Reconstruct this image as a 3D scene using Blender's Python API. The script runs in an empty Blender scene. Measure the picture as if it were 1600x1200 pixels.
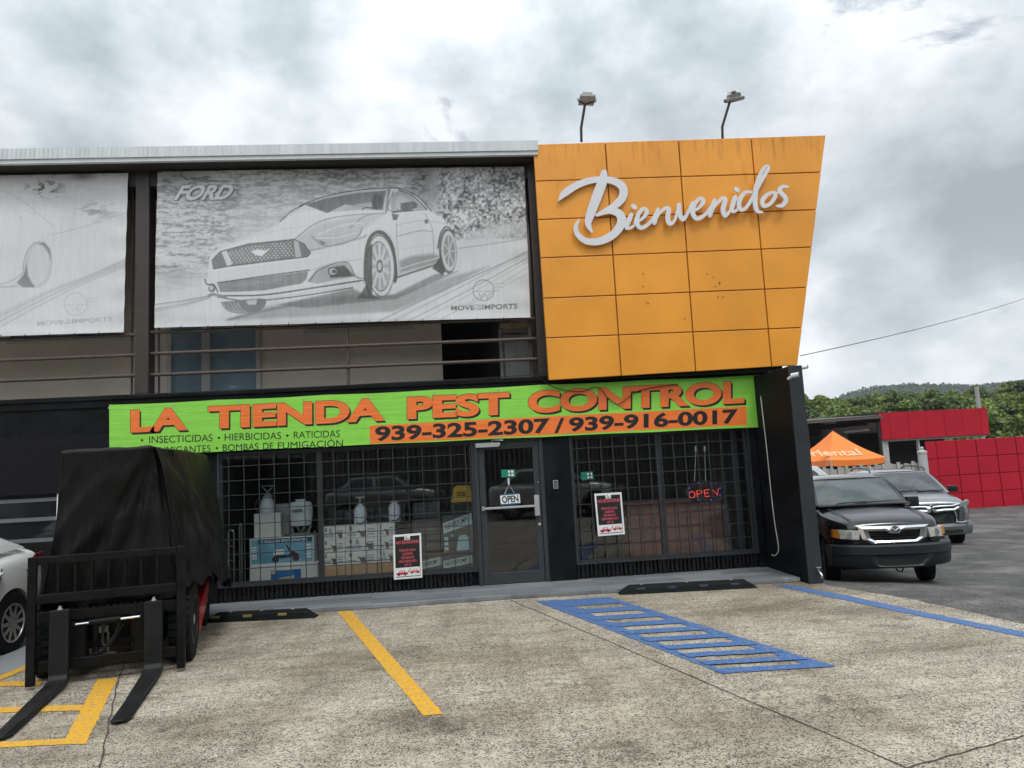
import bpy, bmesh, math, random
import numpy as np
from mathutils import Vector, Matrix
R_ = math.radians
rng = np.random.RandomState(7); random.seed(7)
S = bpy.context.scene
COL = S.collection

# ------------------------------------------------------------------ camera
CAM_H = 1.72; FPX = 1109.0
YAW, PIT, ROL = R_(4.7166), R_(6.4651), R_(3.0597)
fw = np.array([math.sin(YAW)*math.cos(PIT), math.cos(YAW)*math.cos(PIT), math.sin(PIT)])
rt0 = np.array([math.cos(YAW), -math.sin(YAW), 0.]); up0 = np.cross(rt0, fw)
rt = math.cos(ROL)*rt0 - math.sin(ROL)*up0
up = math.cos(ROL)*up0 + math.sin(ROL)*rt0
cam = bpy.data.objects.new('camera', bpy.data.cameras.new('camera')); COL.objects.link(cam)
cam.data.sensor_width = 36.0; cam.data.lens = FPX/1600*36.0
cam.data.clip_start = 0.05; cam.data.clip_end = 6000
cam.matrix_world = Matrix(((rt[0], up[0], -fw[0], 0), (rt[1], up[1], -fw[1], 0), (rt[2], up[2], -fw[2], CAM_H), (0, 0, 0, 1)))
S.camera = cam

# ------------------------------------------------------------------ light
S.view_settings.view_transform = 'Standard'; S.view_settings.look = 'None'
S.view_settings.gamma = 1; S.view_settings.exposure = 0.0
SUN_EL, SUN_AZ = R_(60), R_(158)     # behind the camera, high
world = bpy.data.worlds.new("World"); S.world = world; world.use_nodes = True
def world_sky():
    nt = world.node_tree; N = nt.nodes; N.clear()
    def n(t, **k):
        o = N.new(t)
        for a, v in k.items(): setattr(o, a, v)
        return o
    L = nt.links.new
    def math_(op, a, b=None, c=None):
        m = n('ShaderNodeMath', operation=op)
        for i, v in enumerate((a, b, c)):
            if v is None: continue
            if isinstance(v, (int, float)): m.inputs[i].default_value = v
            else: L(v, m.inputs[i])
        return m.outputs[0]
    tc = n('ShaderNodeTexCoord'); sep = n('ShaderNodeSeparateXYZ'); L(tc.outputs['Generated'], sep.inputs[0])
    x, y, z = sep.outputs
    zz = math_('ADD', math_('MAXIMUM', z, 0.0), 0.34)
    cb = n('ShaderNodeCombineXYZ'); L(math_('DIVIDE', x, zz), cb.inputs[0]); L(math_('DIVIDE', y, zz), cb.inputs[1])
    def noise(scale, det, rough, off, dist=0.0):
        mp = n('ShaderNodeMapping'); mp.inputs['Location'].default_value = off; mp.inputs['Scale'].default_value = (1, 1, 1.45); L(tc.outputs['Generated'], mp.inputs[0])
        t = n('ShaderNodeTexNoise'); t.inputs['Scale'].default_value = scale; t.inputs['Detail'].default_value = det
        t.inputs['Roughness'].default_value = rough; t.inputs['Distortion'].default_value = dist
        L(mp.outputs[0], t.inputs[0]); return t.outputs[0]
    def ramp(v, pts):
        r = n('ShaderNodeValToRGB'); e = r.color_ramp.elements
        while len(e) < len(pts): e.new(0.5)
        for el, (p, c) in zip(e, pts): el.position = p; el.color = (*c, 1)
        L(v, r.inputs[0]); return r.outputs[0]
    sky = n('ShaderNodeTexSky', sky_type='NISHITA', sun_disc=False)
    sky.sun_elevation = SUN_EL; sky.sun_rotation = SUN_AZ
    big = noise(2.6, 3, .5, (8.3, 4.1, 2.0)); det = noise(5.6, 9, .56, (0.4, 5.2, 3.0), .0)
    # more dark cloud towards the right of the view, brighter towards the left
    side = math_('ADD', math_('MULTIPLY', x, -0.12), .016)
    v = math_('ADD', math_('ADD', math_('MULTIPLY', big, .58), math_('MULTIPLY', det, .62)), side)
    cl = ramp(v, [(.45, (4.1, 4.7, 5.2)), (.54, (5.6, 6.3, 6.85)), (.61, (7.2, 7.8, 8.3)), (.70, (9.2, 9.6, 9.9))])
    # a brighter band of cloud close to the horizon
    low = ramp(z, [(0.0, (1.55, 1.48, 1.42)), (.26, (1, 1, 1)), (.38, (1.0, 1.0, 1.0)), (.9, (1.9, 1.88, 1.84))])
    mul = n('ShaderNodeMix', data_type='RGBA', blend_type='MULTIPLY'); mul.inputs[0].default_value = 1
    L(cl, mul.inputs[6]); L(low, mul.inputs[7])
    # the sun sits behind the cloud at the viewer's back: that half of the sky is brighter
    back = math_('ADD', math_('MULTIPLY', math_('MAXIMUM', math_('MULTIPLY', y, -1.0), 0.0), BACK), 1.0)
    mul2 = n('ShaderNodeVectorMath', operation='SCALE'); L(mul.outputs[2], mul2.inputs[0]); L(back, mul2.inputs['Scale'])
    gap = ramp(noise(2.6, 7, .6, (7.3, 2.2, 0), .4), [(.655, (1, 1, 1)), (.72, (.1, .1, .1))])
    mx = n('ShaderNodeMix', data_type='RGBA'); L(gap, mx.inputs[0]); L(sky.outputs[0], mx.inputs[6]); L(mul2.outputs[0], mx.inputs[7])
    bg = n('ShaderNodeBackground'); bg.inputs[1].default_value = 0.1; L(mx.outputs[2], bg.inputs[0])
    out = n('ShaderNodeOutputWorld'); L(bg.outputs[0], out.inputs[0])
BACK = 0.8
world_sky()
sun = bpy.data.objects.new('sun', bpy.data.lights.new('sun', 'SUN')); COL.objects.link(sun)
sun.data.energy = 1.3; sun.data.angle = R_(14); sun.data.color = (1, .96, .9)
sd = Vector((math.sin(SUN_AZ)*math.cos(SUN_EL), math.cos(SUN_AZ)*math.cos(SUN_EL), math.sin(SUN_EL)))
sun.rotation_euler = sd.to_track_quat('Z', 'Y').to_euler()

# ------------------------------------------------------------------ helpers
def ray(x, y): return rt*(x-800)/FPX - up*(y-600)/FPX + fw
def at(x, y, Y, ax=1):
    "the point of the world plane (axis ax = Y) seen at pixel x, y of the photograph"
    o = np.array([0, 0, CAM_H]); d = ray(x, y); return o + d*((Y-o[ax])/d[ax])
def gz(X, Y):
    t = .45*(X-4.9)+.55*(Y-8.8); s = min(max(t/1.4, 0), 1); s = s*s*(3-2*s)
    return -.03-.2*s-.055*min(max(t-1.4, 0), 10.6)
def ground(x, y, z=0.0): return at(x, y, z, 2)

MATS = {}
def mat(key, col, rough=.6, metal=0., var=.12, scale=6., bump=0., bscale=80., coat=0., spec=.5, streak=None, emit=None, rvar=0.):
    if key in MATS: return MATS[key]
    m = bpy.data.materials.new(key); m.use_nodes = True; nt = m.node_tree; N = nt.nodes; L = nt.links.new
    b = N['Principled BSDF']
    b.inputs['Roughness'].default_value = rough; b.inputs['Metallic'].default_value = metal
    b.inputs['Coat Weight'].default_value = coat; b.inputs['Specular IOR Level'].default_value = spec
    tc = N.new('ShaderNodeTexCoord')
    t = N.new('ShaderNodeTexNoise'); t.inputs['Scale'].default_value = scale; t.inputs['Detail'].default_value = 6; t.inputs['Roughness'].default_value = .6
    src = tc.outputs['Object']
    if streak:
        mp = N.new('ShaderNodeMapping'); mp.inputs['Scale'].default_value = streak; L(src, mp.inputs[0]); L(mp.outputs[0], t.inputs[0])
    else: L(src, t.inputs[0])
    r = N.new('ShaderNodeValToRGB'); e = r.color_ramp.elements
    e[0].position = .3; e[1].position = .7
    e[0].color = (*[max(0, c*(1-var)) for c in col], 1); e[1].color = (*[min(1, c*(1+var)) for c in col], 1)
    L(t.outputs[0], r.inputs[0]); L(r.outputs[0], b.inputs['Base Color'])
    if rvar:
        mr = N.new('ShaderNodeMapRange'); mr.inputs[3].default_value = max(0, rough-rvar); mr.inputs[4].default_value = min(1, rough+rvar)
        L(t.outputs[0], mr.inputs[0]); L(mr.outputs[0], b.inputs['Roughness'])
    if bump:
        t2 = N.new('ShaderNodeTexNoise'); t2.inputs['Scale'].default_value = bscale; t2.inputs['Detail'].default_value = 4; L(src, t2.inputs[0])
        bp = N.new('ShaderNodeBump'); bp.inputs['Strength'].default_value = bump; bp.inputs['Distance'].default_value = .02
        L(t2.outputs[0], bp.inputs['Height']); L(bp.outputs[0], b.inputs['Normal'])
    if emit:
        b.inputs['Emission Color'].default_value = (*emit[0], 1); b.inputs['Emission Strength'].default_value = emit[1]
    MATS[key] = m; return m
def glass(key, tint=(.55, .6, .6), refl=1.0):
    if key in MATS: return MATS[key]
    m = bpy.data.materials.new(key); m.use_nodes = True; nt = m.node_tree; N = nt.nodes; L = nt.links.new; N.clear()
    tr = N.new('ShaderNodeBsdfTransparent'); tr.inputs[0].default_value = (*tint, 1)
    gl = N.new('ShaderNodeBsdfGlossy'); gl.inputs['Roughness'].default_value = .02; gl.inputs[0].default_value = (refl, refl, refl, 1)
    fr = N.new('ShaderNodeMath'); fr.operation = 'MULTIPLY_ADD'; fr.inputs[1].default_value = .9; fr.inputs[2].default_value = .05; lw = N.new('ShaderNodeLayerWeight'); pw = N.new('ShaderNodeMath'); pw.operation = 'POWER'; pw.inputs[1].default_value = 5; L(lw.outputs['Facing'], pw.inputs[0]); L(pw.outputs[0], fr.inputs[0])
    mx = N.new('ShaderNodeMixShader'); L(fr.outputs[0], mx.inputs[0]); L(tr.outputs[0], mx.inputs[1]); L(gl.outputs[0], mx.inputs[2])
    o = N.new('ShaderNodeOutputMaterial'); L(mx.outputs[0], o.inputs[0]); MATS[key] = m; return m
def attr_mat(key, name='print', rough=.55):
    m = bpy.data.materials.new(key); m.use_nodes = True; nt = m.node_tree
    a = nt.nodes.new('ShaderNodeAttribute'); a.attribute_name = name
    b = nt.nodes['Principled BSDF']; b.inputs['Roughness'].default_value = rough
    nt.links.new(a.outputs['Color'], b.inputs['Base Color']); return m

WINV = {}
def tag(o, label=None, cat=None, group=None, kind=None):
    for k, v in (('label', label), ('category', cat), ('group', group), ('kind', kind)):
        if v: o[k] = v
    return o
def thing(name, label, cat, loc=(0, 0, 0), rotz=0., group=None, local=False):
    o = bpy.data.objects.new(name, None); COL.objects.link(o); o.location = loc; o.rotation_euler = (0, 0, rotz)
    o.empty_display_size = .2
    if not local: WINV[o.name] = (Matrix.Translation(loc) @ Matrix.Rotation(rotz, 4, 'Z')).inverted()
    return tag(o, label, cat, group)
def copy_tree(o, parent=None):
    c = o.copy(); COL.objects.link(c)
    if parent: c.parent = parent; c.matrix_parent_inverse = o.matrix_parent_inverse
    for ch in list(o.children): copy_tree(ch, c)
    return c

class MB:
    "collects shapes, then links them as ONE mesh object"
    def __init__(s): s.v = []; s.f = []; s.m = []
    def add(s, vs, fs, mi=0):
        b = len(s.v); s.v += [tuple(map(float, p)) for p in vs]
        s.f += [tuple(b+i for i in q) for q in fs]; s.m += [mi]*len(fs); return s
    def box(s, x0, x1, y0, y1, z0, z1, mi=0):
        return s.add([(x0, y0, z0), (x1, y0, z0), (x1, y1, z0), (x0, y1, z0), (x0, y0, z1), (x1, y0, z1), (x1, y1, z1), (x0, y1, z1)],
                     [(0, 3, 2, 1), (4, 5, 6, 7), (0, 1, 5, 4), (1, 2, 6, 5), (2, 3, 7, 6), (3, 0, 4, 7)], mi)
    def hexa(s, q0, q1, mi=0):
        "solid between two quads"
        return s.add(list(q0)+list(q1), [(0, 3, 2, 1), (4, 5, 6, 7), (0, 1, 5, 4), (1, 2, 6, 5), (2, 3, 7, 6), (3, 0, 4, 7)], mi)
    def quad(s, a, b, c, d, mi=0): return s.add([a, b, c, d], [(0, 1, 2, 3)], mi)
    def prism(s, poly, off, mi=0):
        "polygon of 3D points, extruded by vector off"
        n = len(poly); p = [np.array(q, float) for q in poly]; q = [a+np.array(off, float) for a in p]
        return s.add(p+q, [tuple(range(n)), tuple(range(2*n-1, n-1, -1))]+[(i, i+n, (i+1) % n+n, (i+1) % n) for i in range(n)], mi)
    def tube(s, pts, r, seg=8, mi=0, cap=True):
        pts = [np.array(p, float) for p in pts]; rs = r if hasattr(r, '__len__') else [r]*len(pts)
        vs = []; fs = []; prev = None
        for i, p in enumerate(pts):
            d = (pts[min(i+1, len(pts)-1)]-pts[max(i-1, 0)]); d = d/(np.linalg.norm(d)+1e-9)
            if prev is None: a = np.cross(d, [0, 0, 1.] if abs(d[2]) < .9 else [1., 0, 0])
            else: a = prev-d*(prev@d)
            a = a/(np.linalg.norm(a)+1e-9); prev = a; b = np.cross(d, a)
            for k in range(seg):
                t = 2*math.pi*k/seg; vs.append(p+rs[i]*(a*math.cos(t)+b*math.sin(t)))
        for i in range(len(pts)-1):
            for k in range(seg):
                fs.append((i*seg+k, i*seg+(k+1) % seg, (i+1)*seg+(k+1) % seg, (i+1)*seg+k))
        if cap: fs += [tuple(range(seg-1, -1, -1)), tuple((len(pts)-1)*seg+k for k in range(seg))]
        return s.add(vs, fs, mi)
    def lathe(s, prof, c, axis=2, seg=24, mi=0, sx=1., sy=1.):
        "prof: (radius, height) along the axis"
        vs = []; fs = []
        for r_, h in prof:
            for k in range(seg):
                t = 2*math.pi*k/seg; a, b = r_*math.cos(t)*sx, r_*math.sin(t)*sy
                p = (a, b, h) if axis == 2 else ((h, a, b) if axis == 0 else (a, h, b))
                vs.append((p[0]+c[0], p[1]+c[1], p[2]+c[2]))
        n = len(prof)
        for i in range(n-1):
            for k in range(seg): fs.append((i*seg+k, i*seg+(k+1) % seg, (i+1)*seg+(k+1) % seg, (i+1)*seg+k))
        fs += [tuple(range(seg-1, -1, -1)), tuple((n-1)*seg+k for k in range(seg))]
        return s.add(vs, fs, mi)
    def grid(s, P, mi=0, wrap=False):
        "P: 2D list of points"
        n, m = len(P), len(P[0]); vs = [p for row in P for p in row]; fs = []
        for i in range(n-1):
            for j in range(m if wrap else m-1):
                fs.append((i*m+j, i*m+(j+1) % m, (i+1)*m+(j+1) % m, (i+1)*m+j))
        return s.add(vs, fs, mi)
    def build(s, name, mats, parent=None, smooth=None, bevel=0., recalc=True, seg=2):
        me = bpy.data.meshes.new(name); me.from_pydata(s.v, [], s.f)
        if not isinstance(mats, (list, tuple)): mats = [mats]
        for m in mats: me.materials.append(m)
        me.polygons.foreach_set('material_index', s.m)
        if recalc or bevel:
            bm = bmesh.new(); bm.from_mesh(me); bmesh.ops.recalc_face_normals(bm, faces=bm.faces)
            if bevel:
                bmesh.ops.remove_doubles(bm, verts=bm.verts, dist=1e-5)
                ed = [e for e in bm.edges if len(e.link_faces) == 2 and e.calc_face_angle(0) > .5]
                bmesh.ops.bevel(bm, geom=ed, offset=bevel, segments=seg, profile=.5, affect='EDGES', clamp_overlap=True)
            bm.to_mesh(me); bm.free()
        if smooth is not None:
            me.polygons.foreach_set('use_smooth', [True]*len(me.polygons)); me.set_sharp_from_angle(angle=R_(smooth))
        o = bpy.data.objects.new(name, me); COL.objects.link(o)
        if parent:
            o.parent = parent
            if parent.name in WINV: o.matrix_parent_inverse = WINV[parent.name]
        return o
    def struct(s, name, mats, **k):
        o = s.build(name, mats, **k); o['kind'] = 'structure'; return o

def ppoly(mb, px, Y, depth, mi=0, ax=1):
    "outline given in photo pixels, laid on the plane at Y and given its thickness"
    pts = [at(x, y, Y, ax) for x, y in px]; off = [0, 0, 0]; off[ax] = depth
    mb.prism(pts, off, mi); return mb
def bil(c, s, t):
    "c: bottom-left, bottom-right, top-right, top-left"
    a, b, d, e = [np.array(q, float) for q in c]
    return (a*(1-s)+b*s)*(1-t)+(e*(1-s)+d*s)*t
_tx = {}
def text_geo(body, bold=0., spacing=1.):
    k = (body, bold, spacing)
    if k not in _tx:
        cu = bpy.data.curves.new('t', 'FONT'); cu.body = body; cu.offset = bold; cu.space_character = spacing; cu.resolution_u = 6
        o = bpy.data.objects.new('t', cu); COL.objects.link(o)
        me = bpy.data.meshes.new_from_object(o.evaluated_get(bpy.context.evaluated_depsgraph_get()))
        bpy.data.objects.remove(o)
        V = np.array([v.co[:2] for v in me.vertices]); F = [tuple(p.vertices) for p in me.polygons]
        V = (V-V.min(0))/(V.max(0)-V.min(0)); bpy.data.meshes.remove(me); _tx[k] = (V, F)
    return _tx[k]
def text(mb, body, corners, mi=0, bold=0., shear=0., spacing=1., lift=(0, 0, 0)):
    "letters fitted into a quad: corners bottom-left, bottom-right, top-right, top-left (3D)"
    V, F = text_geo(body, bold, spacing)
    mb.add([bil(corners, s+shear*(t-.5), t)+np.array(lift) for s, t in V], F, mi); return mb
def ptext(mb, body, px, Y, **k):
    text(mb, body, [at(x, y, Y) for x, y in px], **k)
def word(x0, y0, x1, y1, h, h2=None):
    "pixel quad of a line of text from its baseline ends and its height"
    return [(x0, y0), (x1, y1), (x1, y1-(h2 or h)), (x0, y0-h)]
def smooth_line(pts, n=6):
    P = [np.array(p, float) for p in pts]; P = [2*P[0]-P[1]]+P+[2*P[-1]-P[-2]]; out = []
    for i in range(1, len(P)-2):
        for k in range(n):
            t = k/n; a, b, c, d = P[i-1:i+3]
            out.append(.5*((2*b)+(-a+c)*t+(2*a-5*b+4*c-d)*t*t+(-a+3*b-3*c+d)*t**3))
    out.append(P[-2]); return out

BLACK = mat('black wall paint', (.006, .0065, .008), .55, var=.8, scale=2.5, bump=.35, bscale=40, rvar=.2, spec=.14)
BROWN = mat('dark brown steel', (.035, .026, .024), .5, var=.2, scale=5)
BEIGE = mat('beige render', (.60, .54, .46), .85, var=.07, scale=2, bump=.1)
FRAME = mat('charcoal window frame', (.035, .038, .043), .4, var=.15)
ALU = mat('grey aluminium', (.42, .42, .43), .4, metal=.3, var=.08)
WHITE = mat('white plastic', (.72, .73, .73), .5, var=.05)
RUBBER = mat('black rubber', (.006, .008, .008), .75, var=.3, scale=20, bump=.2, spec=.2)
STEEL = mat('dark steel', (.02, .02, .021), .42, metal=.1, var=.3, scale=8, spec=.3)
CHROME = mat('chrome', (.75, .75, .77), .08, metal=1., var=.03)
DARK = mat('deep black', (.004, .004, .004), .6, var=.1)
# ------------------------------------------------------------------ ground
def ground_mat():
    m = bpy.data.materials.new('worn asphalt'); m.use_nodes = True; nt = m.node_tree; N = nt.nodes; L = nt.links.new; b = N['Principled BSDF']
    tc = N.new('ShaderNodeTexCoord')
    def noise(s, d=6, r=.6, sc=None):
        t = N.new('ShaderNodeTexNoise'); t.inputs['Scale'].default_value = s; t.inputs['Detail'].default_value = d; t.inputs['Roughness'].default_value = r
        if sc:
            mp = N.new('ShaderNodeMapping'); mp.inputs['Scale'].default_value = sc; L(tc.outputs['Object'], mp.inputs[0]); L(mp.outputs[0], t.inputs[0])
        else: L(tc.outputs['Object'], t.inputs[0])
        return t.outputs[0]
    def ramp(v, pts):
        r = N.new('ShaderNodeValToRGB'); e = r.color_ramp.elements
        while len(e) < len(pts): e.new(.5)
        for el, (p, c) in zip(e, pts): el.position = p; el.color = (*c, 1)
        L(v, r.inputs[0]); return r.outputs[0]
    def mix(bt, f, a, c):
        x = N.new('ShaderNodeMix'); x.data_type = 'RGBA'; x.blend_type = bt; x.inputs[0].default_value = f; L(a, x.inputs[6]); L(c, x.inputs[7]); return x.outputs[2]
    a = ramp(noise(1.1, 10, .72), [(.34, (.045, .045, .045)), (.5, (.095, .092, .088)), (.66, (.20, .19, .18))])
    g = ramp(noise(28, 5, .7), [(.35, (.45, .45, .45)), (.5, (1, 1, 1)), (.68, (1.5, 1.48, 1.42))])
    w = ramp(noise(1.2, 6, .6, (.35, 1.6, 1)), [(.35, (.75, .75, .75)), (.65, (1, 1, 1))])
    L(mix('MULTIPLY', 1, mix('MULTIPLY', 1, a, g), w), b.inputs['Base Color']); b.inputs['Roughness'].default_value = .85
    bp = N.new('ShaderNodeBump'); bp.inputs['Strength'].default_value = .5; bp.inputs['Distance'].default_value = .01
    L(noise(60, 3), bp.inputs['Height']); L(bp.outputs[0], b.inputs['Normal'])
    # ---- washed concrete with exposed aggregate
    m2 = bpy.data.materials.new('exposed aggregate concrete'); m2.use_nodes = True; nt = m2.node_tree; N = nt.nodes; L = nt.links.new; b = N['Principled BSDF']
    tc = N.new('ShaderNodeTexCoord')
    sand = ramp(noise(1.1, 7, .6), [(.3, (.41, .365, .295)), (.5, (.51, .46, .375)), (.7, (.60, .55, .455))])
    vo = N.new('ShaderNodeTexVoronoi'); vo.inputs['Scale'].default_value = 82; vo.inputs['Randomness'].default_value = 1
    wob = N.new('ShaderNodeTexNoise'); wob.inputs['Scale'].default_value = 30; wob.inputs['Detail'].default_value = 3
    L(tc.outputs['Object'], wob.inputs[0])
    add = N.new('ShaderNodeVectorMath'); add.operation = 'MULTIPLY_ADD'; add.inputs[1].default_value = (.05, .05, .05)
    L(wob.outputs[1], add.inputs[0]); L(tc.outputs['Object'], add.inputs[2]); L(add.outputs[0], vo.inputs[0])
    den = N.new('ShaderNodeMath'); den.operation = 'MULTIPLY_ADD'; den.inputs[1].default_value = 2.5; L(noise(1.3, 10, .72), den.inputs[0]); den.inputs[2].default_value = -.60; den.use_clamp = True
    sepc = N.new('ShaderNodeSeparateColor'); L(vo.outputs['Color'], sepc.inputs[0])
    lt = N.new('ShaderNodeMath'); lt.operation = 'LESS_THAN'; L(sepc.outputs[0], lt.inputs[0]); L(den.outputs[0], lt.inputs[1])
    near = N.new('ShaderNodeMapRange'); near.inputs[1].default_value = .42; near.inputs[2].default_value = .56; near.inputs[3].default_value = 1; near.inputs[4].default_value = 0
    L(vo.outputs['Distance'], near.inputs[0])
    msk = N.new('ShaderNodeMath'); msk.operation = 'MULTIPLY'; L(lt.outputs[0], msk.inputs[0]); L(near.outputs[0], msk.inputs[1])
    stone = ramp(sepc.outputs[1], [(0, (.025, .027, .026)), (.6, (.07, .07, .066)), (1, (.13, .125, .115))])
    x0 = N.new('ShaderNodeMix'); x0.data_type = 'RGBA'; L(msk.outputs[0], x0.inputs[0]); L(sand, x0.inputs[6]); L(stone, x0.inputs[7])
    fi = ramp(noise(150, 3, .6), [(.36, (.45, .44, .42)), (.5, (1, 1, 1)), (.7, (1.12, 1.1, 1.08))])
    mi_ = ramp(noise(16, 6, .7), [(.34, (.62, .6, .57)), (.5, (1, 1, 1)), (.68, (1.15, 1.14, 1.12))])
    oil = ramp(noise(1.7, 4, .55), [(.28, (.38, .36, .34)), (.36, (1, 1, 1))])
    class _O: pass
    x = _O(); x.outputs = [None, None, mix('MULTIPLY', .85, mix('MULTIPLY', .8, mix('MULTIPLY', .9, x0.outputs[2], fi), mi_), oil)]
    # old oil and mould, longer along the wall
    st = ramp(noise(.55, 7, .62, (.7, 1.5, 1)), [(.35, (.52, .49, .45)), (.46, (.85, .83, .80)), (.54, (1, 1, 1))])
    st2 = ramp(noise(3.5, 5, .6, (.6, 2.2, 1)), [(.32, (.62, .58, .54)), (.5, (1, 1, 1))])
    st3 = ramp(noise(.9, 5, .6, (3.2, .28, 1)), [(.36, (.74, .71, .67)), (.52, (1, 1, 1))])
    L(mix('MULTIPLY', .7, mix('MULTIPLY', .8, mix('MULTIPLY', .9, x.outputs[2], st), st2), st3), b.inputs['Base Color']); b.inputs['Roughness'].default_value = .82
    bp = N.new('ShaderNodeBump'); bp.inputs['Strength'].default_value = .35; bp.inputs['Distance'].default_value = .006
    L(noise(70, 3), bp.inputs['Height']); L(bp.outputs[0], b.inputs['Normal'])
    return m, m2
ASPH, CONC = ground_mat()
xs = sorted(set([-1500, -700, -300, -150, -80, -50, -30]+[round(-20+.8*i, 2) for i in range(70)]+[38, 45, 60, 90, 150, 300, 700, 1500]))
ys = sorted(set([-700, -300, -100, -50, -25]+[round(-14+.8*i, 2) for i in range(62)]+[40, 50, 65, 90, 150, 300, 700, 1500]))
mb = MB(); mb.grid([[(x, y, gz(x, y)) for x in xs] for y in ys]); mb.struct('ground', ASPH, smooth=60)
edge = [(4.62, 9.4), (4.6, 8.85), (4.76, 8.35), (4.95, 7.8), (5.08, 7.1), (5.17, 6.42), (5.3, 5.6), (5.6, 4.4), (6.2, 2.5), (7.5, 0), (9, -3)]
e2 = smooth_line(edge, 5); e3 = [(p[0]+.05*math.sin(i*2.1)*.3, p[1]) for i, p in enumerate(e2)]
mb = MB(); mb.prism([(-20, 10.6, -.12), (-20, -3, -.12)]+[(9, -3, -.12)]+[(p[0], p[1], -.12) for p in e3[::-1][1:]]+[(4.62, 10.6, -.12)], (0, 0, .12)); mb.struct('concrete_lot', CONC, bevel=.012, seg=1)
# joints between the slabs: dark filled saw cuts
JT = mat('joint filler', (.05, .047, .042), .9, var=.3, scale=12)
def strip(px, w, z=.004, n=14, wob=.006):
    P = [ground(*p) for p in px]; L_ = []; R__ = []
    for a, b in zip(P[:-1], P[1:]):
        d = b-a; d /= np.linalg.norm(d); nn = np.array([-d[1], d[0], 0])
        for k in range(n+1):
            ww = w*(1+.35*math.sin(k*3.7+a[0])); q = a+(b-a)*k/n+nn*wob*math.sin(k*1.9+a[1]*3); q = q.copy(); q[2] = z
            L_.append(q+nn*ww/2); R__.append(q-nn*ww/2)
    mb = MB(); mb.grid([L_, R__]); return mb
for px in ([(798, 938), (1415, 1199), (1640, 1330)], [(1418, 1200), (1600, 1150), (2000, 1035)], [(210, 1000), (184, 1065), (158, 1190), (140, 1300)], [(1450, 1275), (1300, 1330)]):
    strip(px, .010).struct('slab_joint', JT, recalc=False)
YEL = None
def paint(key, col):
    m = mat(key, col, .7, var=.1, scale=14, bump=.25, bscale=70)
    nt = m.node_tree; N = nt.nodes; L = nt.links.new; b = N['Principled BSDF']
    tc = N.new('ShaderNodeTexCoord'); t = N.new('ShaderNodeTexNoise'); t.inputs['Scale'].default_value = 42; t.inputs['Detail'].default_value = 4; t.inputs['Roughness'].default_value = .6
    L(tc.outputs['Object'], t.inputs[0]); r = N.new('ShaderNodeValToRGB'); e = r.color_ramp.elements
    e[0].position = .53; e[0].color = (0, 0, 0, 1); e[1].position = .63; e[1].color = (.8, .8, .8, 1); L(t.outputs[0], r.inputs[0])
    src = b.inputs['Base Color'].links[0].from_socket
    x = N.new('ShaderNodeMix'); x.data_type = 'RGBA'; L(r.outputs[0], x.inputs[0]); L(src, x.inputs[6]); x.inputs[7].default_value = (.26, .23, .18, 1)
    L(x.outputs[2], b.inputs['Base Color']); return m
YEL = paint('yellow road paint', (.68, .36, .02)); BLUE = paint('blue road paint', (.04, .13, .34))
def mark(name, polys, m, z=.004):
    mb = MB()
    for i, px in enumerate(polys):
        P0 = [ground(x, y)[:2] for x, y in px]; P1 = []
        for a, c in zip(P0, P0[1:]+P0[:1]):      # ragged brushed edge
            l = np.linalg.norm(c-a); nn = np.array([-(c-a)[1], (c-a)[0]])/(l+1e-9); k = max(1, int(l/.035))
            for q in range(k): P1.append(a+(c-a)*q/k+(nn*rng.normal(0, .0035) if q else 0))
        mb.add([(p[0], p[1], z+.0006*i) for p in P1], [tuple(range(len(P1)))])
    return mb.struct(name, m, recalc=False)
mark('yellow_line', [[(527, 956), (549, 955), (693, 1116), (662, 1119)]], YEL)
mark('yellow_hatching', [[(-60, 1172), (98, 1164), (134, 1163), (184, 1060), (152, 1062), (102, 1155), (-60, 1163)],
     [(-60, 1116), (126, 1111), (130, 1102), (-60, 1108)], [(-60, 1074), (62, 1072), (66, 1064), (-60, 1068)], [(-60, 1093), (-10, 1068), (60, 1038), (48, 1037), (-60, 1080)]], YEL)
hp = [[(838, 940), (872, 937), (1140, 1053), (1128, 1053)], [(838, 940), (950, 933.5), (952, 938), (850, 944)], [(938, 934), (952, 933.5), (1306, 1042), (1272, 1043)], [(1110, 1046), (1290, 1036), (1306, 1042), (1128, 1053)]]
A0, A1, B0, B1 = np.array([858., 941.5]), np.array([1125., 1048.]), np.array([948., 936.]), np.array([1287., 1039.])
for k in range(9):
    t = [.07, .17, .27, .37, .475, .585, .70, .815, .93][k]; w = .034
    hp.append([tuple(A0+(A1-A0)*(t)), tuple(B0+(B1-B0)*(t)), tuple(B0+(B1-B0)*(t-w*1.6)), tuple(A0+(A1-A0)*(t-w*1.6))])
mark('blue_access_hatching', hp, BLUE)
mark('blue_line', [[(1210, 915), (1228, 914), (1330, 932), (1420, 952), (1600, 988), (1800, 1030), (1800, 1041), (1600, 996), (1400, 955), (1300, 934)]], BLUE)
GREYP = paint('grey floor paint', (.25, .29, .31))
mark('grey_painted_strip', [[(-80, 1062), (-80, 1015), (60, 1000), (95, 1010), (75, 1030), (0, 1054)]], GREYP, .003)

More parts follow.
